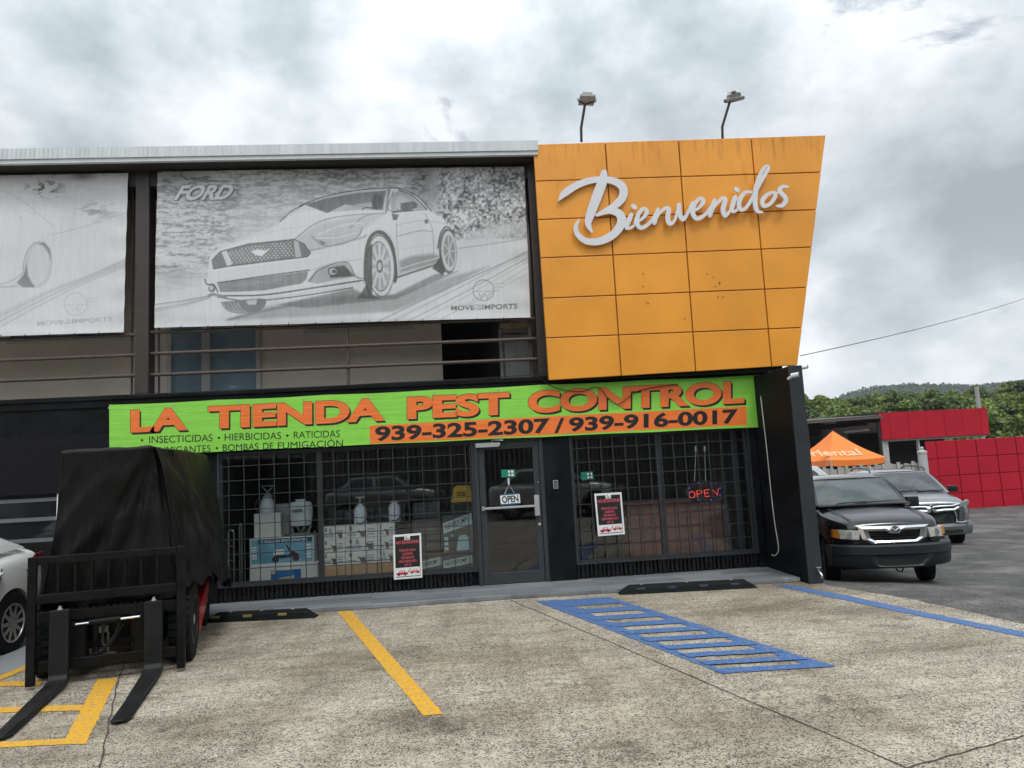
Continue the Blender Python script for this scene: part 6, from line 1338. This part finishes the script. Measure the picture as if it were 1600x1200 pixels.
def sedan():
    t = thing('sedan_car', 'white sedan seen from its rear left side beside the forklift at the left edge', 'car', (-5.74, 4.55, -.02), 0, local=True)
    PT = mat('white car paint', (.80, .81, .82), .25, coat=.9, var=.02); hw = .89
    secs = [(.10, hw*.8, .4, .62, .68), (.25, hw*.9, .30, .72, .80), (.9, hw*.98, .26, .82, .92), (1.4, hw, .25, .88, .98), (2.8, hw, .25, .93, 1.0), (3.6, hw*1.0, .26, .99, 1.08), (4.1, hw*.98, .30, 1.02, 1.13), (4.4, hw*.93, .36, 1.00, 1.13), (4.52, hw*.86, .42, .90, 1.0)]
    car_shell('body', secs, PT, t, [(.9, .36), (3.78, .36)], tb=.82)
    cabin(t, PT, 1.15, 1.95, 3.25, 4.10, .79, .58, .96, 1.43, zbr=1.10, pil=.06, split=((.12, .44), (.47, .74)))
    for s in (-1, 1):
        mb = MB(); pts = [(4.0, .86), (4.22, .88), (4.42, .92), (4.40, 1.02), (4.25, 1.015), (4.07, .95)]; mb.prism([(s*(hw*.972-(max(0, y-4.1))*.12-max(0, z-.92)*.25), y, z) for y, z in pts], (s*.012, 0, 0)); mb.build('tail_lamp', mat('tail lamp red', (.16, .005, .01), .15, coat=.4), t, bevel=.015, smooth=40)
        for y in (2.55, 3.42): mb = MB(); mb.tube(smooth_line([(s*(hw-.01), y-.10, .86), (s*(hw+.03), y-.07, .87), (s*(hw+.03), y+.07, .88), (s*(hw-.01), y+.10, .88)], 5), .018, 8); mb.build('door_handle', PT, t, smooth=50)
        mb = MB(); mb.box(s*hw-.015, s*hw+.003, 2.68, 2.688, .35, .93); mb.box(s*hw-.015, s*hw+.003, 1.6, 1.608, .35, .9); mb.build('door_gap', DARK, t)
        mb = MB(); mb.tube(smooth_line([(s*hw*.995, 3.40, .55), (s*hw*1.0, 3.46, .68), (s*hw*.99, 3.55, .93)], 5), .005, 5); mb.build('rear_door_seam', DARK, t)
        for y in (.9, 3.78): wheel(t, s*(hw-.115), y, .325, .21, s, [mat('silver alloy', (.45, .45, .46), .3, metal=.7), DARK], tread=False, spokes=10)
    mb = MB(); mb.box(-.76, .76, .35, 4.3, .2, .34); mb.build('underbody', DARK, t)
    return t
sedan()
def van():
    t = thing('white_van', 'white vehicle mostly hidden behind the black pickup, only its slanted window post showing', 'van', (12.25, 20.6, -.75), R_(90), local=True)
    PT = mat('white van paint', (.62, .64, .65), .3, coat=.6, var=.03); hw = .9
    secs = [(.1, hw*.85, .4, .8, .88), (.3, hw*.95, .32, .9, 1.0), (1.0, hw, .3, 1.0, 1.12), (4.4, hw, .3, 1.05, 1.15), (4.55, hw*.95, .4, 1.0, 1.1)]
    car_shell('body', secs, PT, t, [(.9, .36), (3.6, .36)]); cabin(t, PT, 1.0, 1.9, 4.2, 4.4, .82, .70, 1.1, 1.95)
    for s in (-1, 1):
        for y in (.9, 3.6): wheel(t, s*.78, y, .33, .2, s, [ALU, DARK], tread=False, spokes=5)
    return t
van()

# ------------------------------------------------------------------ beyond the lot
RY = 25.5; REDW = mat('dark red sheet', (.40, .009, .024), .55, var=.12, scale=1.2, spec=.2)
zg = lambda x, y: gz(x, y)
o = thing('tiled_wall', 'long dark red panelled wall at the right edge behind the cars', 'wall', (19, RY, -.85))
mb = MB(); lx = at(1461, 690, RY)[0]; zt3 = 1.76; 
mb.box(lx, 34, RY+.03, RY+.2, -.9, zt3-.02); mb.build('wall_core', mat('red backing', (.16, .008, .012), .7), o)
mb = MB(); tw, th = .80, .66
for i in range(20):
    for j in range(4): mb.box(lx+.012+tw*i, lx+tw*(i+1)-.012, RY-.02-.004*((i+j) % 2), RY+.028, -.88+th*j+.012, -.88+th*(j+1)-.012)
mb.build('wall_tile', REDW, o, bevel=.01, seg=1)
l0 = at(1446, 700, RY-.35)[0]; mb = MB()
for j in range(4): mb.prism([(l0, RY-.4, -.88+th*j+.012), (lx-.012, RY-.03, -.88+th*j+.012), (lx-.012, RY-.03, -.88+th*(j+1)-.012), (l0, RY-.4, -.88+th*(j+1)-.012)], (.02, .08, 0))
mb.build('end_tile', REDW, o)
# coil of wire on the wall
mb = MB(); pts = [(22.2+.012*k, RY+.1+.12*math.cos(k*.55), 1.95+.14*math.sin(k*.55)) for k in range(500)]; mb.tube(pts, .008, 4); tag(mb.build('wire_coil', mat('dark wire', (.05, .05, .05), .6)), 'dark coil of wire along the top of the red wall', 'wire coil')
# grey picket fence
o = thing('picket_fence', 'weathered grey picket fence below the orange tent', 'fence', (14, 25.2, -.8)); PK = mat('weathered timber', (.36, .345, .32), .85, var=.35, scale=5, streak=(6, 6, .5))
mb = MB(); x = 9.0; k = 0; mt = []
while x < 17.35:
    h = .93+.03*math.sin(k*1.3)+(.06 if k % 2 == 0 else 0); h += .012*(x-13); y = 25.2 if k % 2 else 25.16; mb.box(x, x+.13, y, y+.02, zg(x, 25)-.1, h); x += .135 if k % 2 else .15; k += 1
mb.build('picket', PK, o); mb = MB(); mb.box(9, 17.3, 25.225, 25.27, .55, .65); mb.box(9, 17.3, 25.225, 25.27, -.5, -.4); mb.build('fence_rail', PK, o)
# white round post with a cap at the end of the red wall
o = thing('gate_post', 'pale round post with a small cap where the red wall meets the fence', 'post', (17.35, 25.0, -.8)); c = at(1443, 725, 25.0)
mb = MB(); mb.lathe([(.15, -.9), (.15, at(1441, 708, 25.0)[2])], (c[0], 25.0, 0), seg=16); mb.build('shaft', mat('pale concrete', (.42, .42, .40), .8), o, smooth=40); mb = MB(); mb.lathe([(.17, 0), (.17, .06), (.06, .12), (.07, .2), (.01, .24)], (c[0], 25.0, at(1441, 708, 25.0)[2]), seg=16); mb.build('cap', MATS['pale concrete'], o, smooth=40)
# orange tent
o = thing('canopy_tent', 'orange pop up tent with pale lettering behind the picket fence', 'tent', (14.2, 27.4, -.8)); TY0, TY1 = 26.0, 29.2
rc = at(1385, 719, TY0); pk = at(1301, 673, (TY0+TY1)/2); zl = rc[2]+.12; cx = pk[0]; half = rc[0]-cx
cn = [(cx-half, TY0, zl), (cx+half, TY0, zl), (cx+half, TY1, zl), (cx-half, TY1, zl)]
TEN = mat('orange tent cloth', (.80, .20, .025), .6, var=.08, scale=2); mb = MB()
for k in range(4):
    a, b = np.array(cn[k]), np.array(cn[(k+1) % 4]); p = np.array(pk); G_ = [[(a*(1-s)+b*s)*(1-t)+p*t+np.array([0, 0, -.10*math.sin(math.pi*t)-.05*math.sin(math.pi*s)*(1-t)]) for s in np.linspace(0, 1, 9)] for t in np.linspace(0, 1, 8)]; mb.grid(G_)
    mb.grid([[a*(1-s)+b*s+np.array([0, 0, -.05*math.sin(math.pi*s)-d+.01*math.sin(s*40)]) for s in np.linspace(0, 1, 9)] for d in (0, .22)])
mb.build('canopy', TEN, o, smooth=40, recalc=False)
mb = MB(); text(mb, 'oriental', [at(x, y, TY0+.75) for x, y in ((1243, 712), (1337, 708.5), (1336, 696.5), (1243, 700))], bold=.03, lift=(0, -.45, 0)); 
mb2 = MB()
for (vx_, vy_, vz_) in mb.v:      # lay the letters on the front slope of the roof
    p = at(*[800+FPX*float(np.dot(np.array([vx_, vy_, vz_-CAM_H]), rt))/float(np.dot(np.array([vx_, vy_, vz_-CAM_H]), fw)), 600-FPX*float(np.dot(np.array([vx_, vy_, vz_-CAM_H]), up))/float(np.dot(np.array([vx_, vy_, vz_-CAM_H]), fw))], TY0)
    t = max(0, min(.9, (vz_-zl)/(pk[2]-zl))); mb2.v.append((vx_, TY0+(TY1-TY0)/2*t-.02, zl+(pk[2]-zl)*t-.10*math.sin(math.pi*t)-.05*math.sin(math.pi*min(1, max(0, (vx_-cx+half)/(2*half))))*(1-t)+.015))
mb2.f, mb2.m = mb.f, mb.m; mb2.build('lettering', mat('faded cream print', (.75, .42, .22), .6), o, recalc=False)
for k in range(4):
    mb = MB(); x, y, z = cn[k]; mb.box(x-.03+(.06 if k in (0, 3) else -.06), x+.03+(.06 if k in (0, 3) else -.06), y-.02, y+.03, zg(x, y), z-.02); mb.build('leg', ALU, o)
# shed with the red fascia, and the open carport beside it
SHY = 31.0
o = thing('red_shed', 'low shed with a tall dark red fascia band behind the red wall', 'building', (21.5, SHY, -.8)); xa, xb = at(1379, 690, SHY)[0], at(1545, 672, SHY)[0]; za, zc = at(1460, 683, SHY)[2], at(1460, 641, SHY)[2]
mb = MB(); k = 0; x = xa
while x < xb-.05: mb.box(x, min(xb, x+.44)-.004, SHY-.012*(k % 2), SHY+.1, za, zc); x += .44; k += 1
mb.box(xb-.05, xb+.04, SHY+.02, SHY+4, za, zc); mb.build('fascia', REDW, o)
mb = MB(); mb.box(xa+.1, xb-.1, SHY+2.8, SHY+3, -.9, za+.4); mb.box(xa+.1, xb, SHY+.11, SHY+4, zc-.3, zc-.15); mb.build('back_wall', mat('shed dark', (.02, .02, .02), .8), o)
mb = MB()
for px, w in ((1387, .28), (1440, .07), (1484, .06), (1540, .12)): x = at(px, 700, SHY)[0]; mb.box(x-w/2, x+w/2, SHY+.15, SHY+.3, -.9, za)
mb.box(xa, xb, SHY+.13, SHY+.2, za-.09, za-.002); mb.build('post', mat('pale concrete', (.42, .42, .40), .8), o)
o = thing('carport', 'dark open carport with a corrugated roof edge behind the orange tent', 'building', (14, SHY, -.8)); x0 = at(1200, 665, SHY)[0]; zr0, zr1 = at(1260, 659, SHY)[2], at(1377, 649, SHY)[2]
mb = MB(); n = 60; P = [[(x0+(xa-x0)*i/n, y, zr0+(zr1-zr0)*(i/n)+.02*(i % 2)+.25*(y-SHY)/6) for i in range(n+1)] for y in (SHY-.3, SHY+6)]; mb.grid(P); mb.build('roof_sheet', mat('rusty roof sheet', (.11, .095, .085), .7, var=.3, scale=3), o, recalc=False)
mb = MB(); mb.hexa([(x0, SHY-.28, zr0-.13), (xa, SHY-.28, zr1-.13), (xa, SHY-.28, zr1-.02), (x0, SHY-.28, zr0-.02)], [(x0, SHY-.24, zr0-.13), (xa, SHY-.24, zr1-.13), (xa, SHY-.24, zr1-.02), (x0, SHY-.24, zr0-.02)]); mb.build('edge_trim', mat('grey brown trim', (.10, .085, .075), .6), o)
mb = MB(); mb.hexa([(x0, SHY+5, -.9), (xa+3.6, SHY+5, -.9), (xa+3.6, SHY+5, zr1+.42), (x0, SHY+5, zr0+.12)], [(x0, SHY+5.2, -.9), (xa+3.6, SHY+5.2, -.9), (xa+3.6, SHY+5.2, zr1+.42), (x0, SHY+5.2, zr0+.12)])
for k in range(3): mb.box(x0, xa, SHY+1+1.5*k, SHY+1.1+1.5*k, zr0-.28, zr0-.12)
mb.build('back_wall', mat('carport dark', (.022, .018, .016), .85), o)
mb = MB()
for k in range(12): mb.box(x0+2+.2*0, xa-1, SHY+3.9, SHY+3.95, .9+.12*k, .95+.12*k)
mb.build('slat', mat('slat grey', (.06, .06, .06), .7), o)
for (a, b, lb) in (((1320, 675), (1357, 672), 0), ((1264, 668), (1346, 662), 1)):
    p, q = at(*a, SHY+1+lb), at(*b, SHY+1+lb); mb = MB(); mb.tube([p, q], .05, 8); mb.build('strip_lamp', mat('dusty tube lamp', (.45, .42, .38) if not lb else (.10, .07, .06), .5), o)
for px in (1262, 1374): x = at(px, 690, SHY)[0]; mb = MB(); mb.box(x-.06, x+.06, SHY-.1, SHY, -.9, 2.75); mb.build('post', STEEL, o)
# pole and cable
mb = MB(); c = at(1530, 640, 36); mb.tube([(c[0], 36, -1), (c[0], 36, at(1526, 604, 36)[2])], .11, 10); tag(mb.build('utility_pole', mat('grey pole', (.30, .30, .29), .8), smooth=50), 'thin grey pole rising behind the red shed against the trees', 'pole')
mb = MB(); a, b = at(1250, 556, 11.0), at(1640, 452, 24); mb.tube([a*(1-t)+b*t+np.array([0, 0, -.35*4*t*(1-t)*.35]) for t in np.linspace(0, 1, 24)], .007, 5); tag(mb.build('overhead_cable', DARK), 'thin overhead cable running from the building up across the grey sky', 'cable')

# ------------------------------------------------------------------ hills and trees
def hmat(key, c0, c1, sc):
    m = mat(key, c0, .9, var=.1); r = [n for n in m.node_tree.nodes if n.type == 'VALTORGB'][0]; r.color_ramp.elements[0].color = (*c0, 1); r.color_ramp.elements[1].color = (*c1, 1); r.color_ramp.elements[0].position = .35; r.color_ramp.elements[1].position = .65
    [n for n in m.node_tree.nodes if n.type == 'TEX_NOISE'][0].inputs['Scale'].default_value = sc; return m
sil = [(900, 668), (1100, 650), (1230, 632), (1262, 628), (1290, 630), (1318, 617), (1345, 609), (1375, 606), (1400, 604), (1425, 606), (1450, 605), (1475, 608), (1500, 607), (1520, 604), (1545, 602), (1570, 603), (1600, 600), (1680, 590), (1800, 600), (2000, 575), (2300, 570)]
FYH = 800.
crest = [at(x, y+3, FYH) for x, y in sil]; cx_ = [c[0] for c in crest]; cz_ = [c[2] for c in crest]
def hz_(x): return float(np.interp(x, cx_, cz_))
X_ = np.linspace(cx_[0], cx_[-1], 120); nz = vnoise(60, 120, 12, 12, 4, 31); P = []
for j, t in enumerate(np.linspace(0, 1, 26)):
    yy = 420+(FYH-420)*t if t <= 1 else FYH; P.append([(x*(yy/FYH)**.15, yy, -2+(hz_(x)+2)*(t*t*(3-2*t))+(nz[j, i]-.5)*16*t*(1-t)*2) for i, x in enumerate(X_)])
for k in range(1, 6): P.append([(x, FYH+80*k, hz_(x)*(1-k/5)**.7-2) for x in X_])
mb = MB(); mb.grid(P); mb.struct('far_hill', hmat("far hill wood", (.022, .034, .024), (.045, .066, .038), .05), smooth=60, recalc=False)
# the wood on the far hill: uncountable, one object
def tufts(centres, sizes, npc, seed, flat=.8, leaf=1.):
    r = np.random.RandomState(seed); V = []; F = []
    for c, s in zip(centres, sizes):
        for k in range(npc):
            d = r.normal(size=3); d /= np.linalg.norm(d); d[2] = abs(d[2])*1.1-.15; p = np.array(c)+d*s*np.array([1, 1, flat])*(.55+.5*r.rand())
            a = r.normal(size=3); a /= np.linalg.norm(a); b = np.cross(a, r.normal(size=3)); b /= np.linalg.norm(b); q = s*(.22+.2*r.rand())*leaf; i = len(V)
            V += [p-a*q, p+b*q*.8, p+a*q, p-b*q*.8]; F.append((i, i+1, i+2, i+3))
    return V, F
cs_, ss_ = [], []; r = np.random.RandomState(3)
for k in range(6000):
    x = cx_[2]+(at(1760, 600, FYH)[0]-cx_[2])*r.rand(); t = r.rand()**.5; j = min(25, int(t*25)); yy = 420+(FYH-420)*t; s = 1.6+2.6*r.rand()**2; t2 = t*t*(3-2*t)
    cs_.append((x*(yy/FYH)**.15, yy, -2+(hz_(x)+2)*t2+s*.3)); ss_.append(s)
V, F = tufts(cs_, ss_, 11, 9, 1.0); mb = MB(); mb.add(V, F); fw_ = mb.build('hillside_wood', hmat('far leaves', (.026, .044, .026), (.065, .10, .044), .10), recalc=False); tag(fw_, 'dark dense wood covering the far hill under the clouds', 'wood', kind='stuff')
# nearer wooded slope: single trees
def near_z(px): return np.interp(px, [1200, 1258, 1300, 1360, 1400, 1440, 1490, 1530, 1560, 1600, 1700], [628, 626, 631, 627, 624, 626, 624, 622, 618, 616, 600])
mb = MB(); P = []
for t in np.linspace(0, 1, 14):
    yy = 44+80*t; row = []
    for px in np.linspace(1000, 2100, 40):
        top = at(px, near_z(px)+10, 124)[2]; x = at(px, 640, yy)[0]; row.append((x, yy, -1.5+(top+1.5-1.6)*t**1.1))
    P.append(row)
P.append([(p[0], 170, -3) for p in P[-1]]); mb.grid(P); mb.struct('wooded_slope', hmat('slope undergrowth', (.03, .05, .014), (.065, .10, .03), .6), smooth=60, recalc=False)
LEAF = [hmat('leaf green %s' % n, a, b, .9) for n, a, b in (('fresh', (.075, .115, .018), (.21, .28, .05)), ('mid', (.05, .082, .018), (.145, .21, .045)), ('deep', (.034, .058, .017), (.095, .15, .04)))]
for m_ in LEAF:
    b = m_.node_tree.nodes['Principled BSDF']; b.inputs['Roughness'].default_value = .6
BARK = mat('bark', (.09, .07, .05), .9, var=.3)
def tree_proto(seed, li, h=5.5):
    r = np.random.RandomState(seed); root = thing('broadleaf_tree', 'x', 'tree', (0, 0, 0), local=True)
    mb = MB(); mb.tube([(0, 0, -.5), (.1, 0, h*.3), (.0, .1, h*.62)], [.16, .12, .06], 7)
    lumps = []; 
    for k in range(15):
        a = r.rand()*6.28; rr = h*.36*math.sqrt(r.rand()); z = h*(.38+.5*r.rand()); rr *= 1.15-.6*abs(z/h-.5); c = np.array([rr*math.cos(a), rr*math.sin(a), z]); lumps.append(c)
        if k % 2 == 0: mb.tube([(0, .03, h*.35), c*[.5, .5, .85], c], [.06, .04, .02], 5)
    mb.build('trunk', BARK, root, smooth=50)
    V, F = tufts(lumps, [h*(.13+.08*r.rand()) for _ in lumps], 300, seed+1, .85, .6); m2 = MB(); m2.add(V, F); m2.build('crown', LEAF[li], root, recalc=False)
    return root
protos = [tree_proto(40+i, (0, 1, 0, 2, 1)[i], (5.5, 5.0, 4.6, 6.0, 5.2)[i]) for i in range(5)]
kinds = ['fresh green bushy tree', 'mid green round tree', 'low light green tree', 'tall deep green tree', 'mid green spreading tree']
used_ = set(); r = np.random.RandomState(12); ti = 0
for row, (Y0, dpx, n) in enumerate(((118, 13, 30), (100, 22, 27), (84, 33, 25), (68, 45, 23), (54, 58, 20))):
    for k in range(n):
        px = 1170+475*(k+.5*(row % 2)+.35*(r.rand()-.5))/n; Y = Y0+6*(r.rand()-.5); t = (Y-44)/80; top = at(px, near_z(px)+10, 124)[2]; z = -1.5+(top-.1)*t**1.1
        i = r.choice(5, p=[.3, .22, .2, .1, .18]); p = protos[i]
        if i in used_: o = copy_tree(p)
        else: o = p; used_.add(i)
        x = at(px, 640, Y)[0]; o.location = (x, Y, z-.4); s = .62+.35*r.rand(); o.scale = (s*1.1, s*1.1, s*(.85+.3*r.rand())); o.rotation_euler = (0, 0, r.rand()*6.28)
        o['label'] = '%s among the trees on the wooded slope behind the red shed' % kinds[i]; o['group'] = ['fresh green slope trees', 'mid green slope trees', 'low light slope trees', 'tall deep slope trees', 'spreading slope trees'][i]; ti += 1
for p in protos:
    if protos.index(p) not in used_:
        for c in list(p.children): bpy.data.objects.remove(c)
        bpy.data.objects.remove(p)

# ------------------------------------------------------------------ across the lot, behind the viewer: what the shop glass reflects
o = thing('white_fence', 'white picket fence across the lot, mirrored in the shop glass', 'fence', (3, -9.5, 0)); mb = MB(); x = -9.; k = 0
while x < 13: mb.box(x, x+.13, -9.5-.03*(k % 2), -9.47-.03*(k % 2), -.1, 2.6+.12*(k % 2)); x += .21; k += 1
mb.build('picket', mat('white painted timber', (.20, .20, .19), .8, var=.1), o); mb = MB(); mb.box(-9, 13, -9.58, -9.535, .5, .6); mb.box(-9, 13, -9.58, -9.535, 1.7, 1.8); mb.build('fence_rail', MATS['white painted timber'], o)
t = suv('white sport utility vehicle across the lot, mirrored in the shop glass', (5.2, -2.2, gz(5, -3)), R_(100), (.55, .56, .57), 'white suv paint')
t = suv('pale grey sport utility vehicle nearest the fence, mirrored in the shop glass', (-.6, -6.4, gz(0, -6)), R_(84), (.36, .37, .38), 'pale suv paint')
pr = [p for p in protos if protos.index(p) in used_]
for k in range(16):
    o = copy_tree(pr[k % len(pr)]); o.location = (-24+3.6*k+r.rand()*1.5, -13-3*r.rand(), -.4); s = 1.5+.5*r.rand(); o.scale = (s*1.15, s*1.15, s); o.rotation_euler = (0, 0, r.rand()*6.28)
    o['label'] = 'leafy tree in the row beyond the white fence across the lot'; o['group'] = 'trees beyond the white fence'

o = thing('low_building', 'long low dark red building beyond the white fence, mirrored in the shop glass', 'building', (0, -24, 0))
mb = MB(); mb.box(-24, 30, -28, -24, -1, 4.4); mb.build('wall', mat('old red wall', (.09, .022, .02), .8, var=.3, scale=.8), o)
mb = MB(); mb.box(-24.4, 30.4, -28.4, -23.5, 4.401, 4.7); mb.build('roof', mat('grey roof sheet', (.10, .10, .10), .7), o)
for k in range(6): mb = MB(); mb.box(-20+8*k, -17+8*k, -24.02, -23.96, 1.2, 2.8); mb.build('window', DARK, o)
# ------------------------------------------------------------------ damp air towards the hills
mb = MB(); mb.box(-1600, 1600, -800, 1600, -3.6, 130); hz = mb.build('haze', DARK, None); hz['kind'] = 'stuff'; hz['label'] = 'thin damp haze between the shop and the far hill'; hz['category'] = 'haze'
m = bpy.data.materials.new('haze air'); m.use_nodes = True; N = m.node_tree.nodes; N.clear(); v = N.new('ShaderNodeVolumePrincipled'); v.inputs['Color'].default_value = (.80, .86, .92, 1); v.inputs['Density'].default_value = .00024; v.inputs['Anisotropy'].default_value = .1
oo = N.new('ShaderNodeOutputMaterial'); m.node_tree.links.new(v.outputs[0], oo.inputs['Volume']); hz.data.materials.clear(); hz.data.materials.append(m)
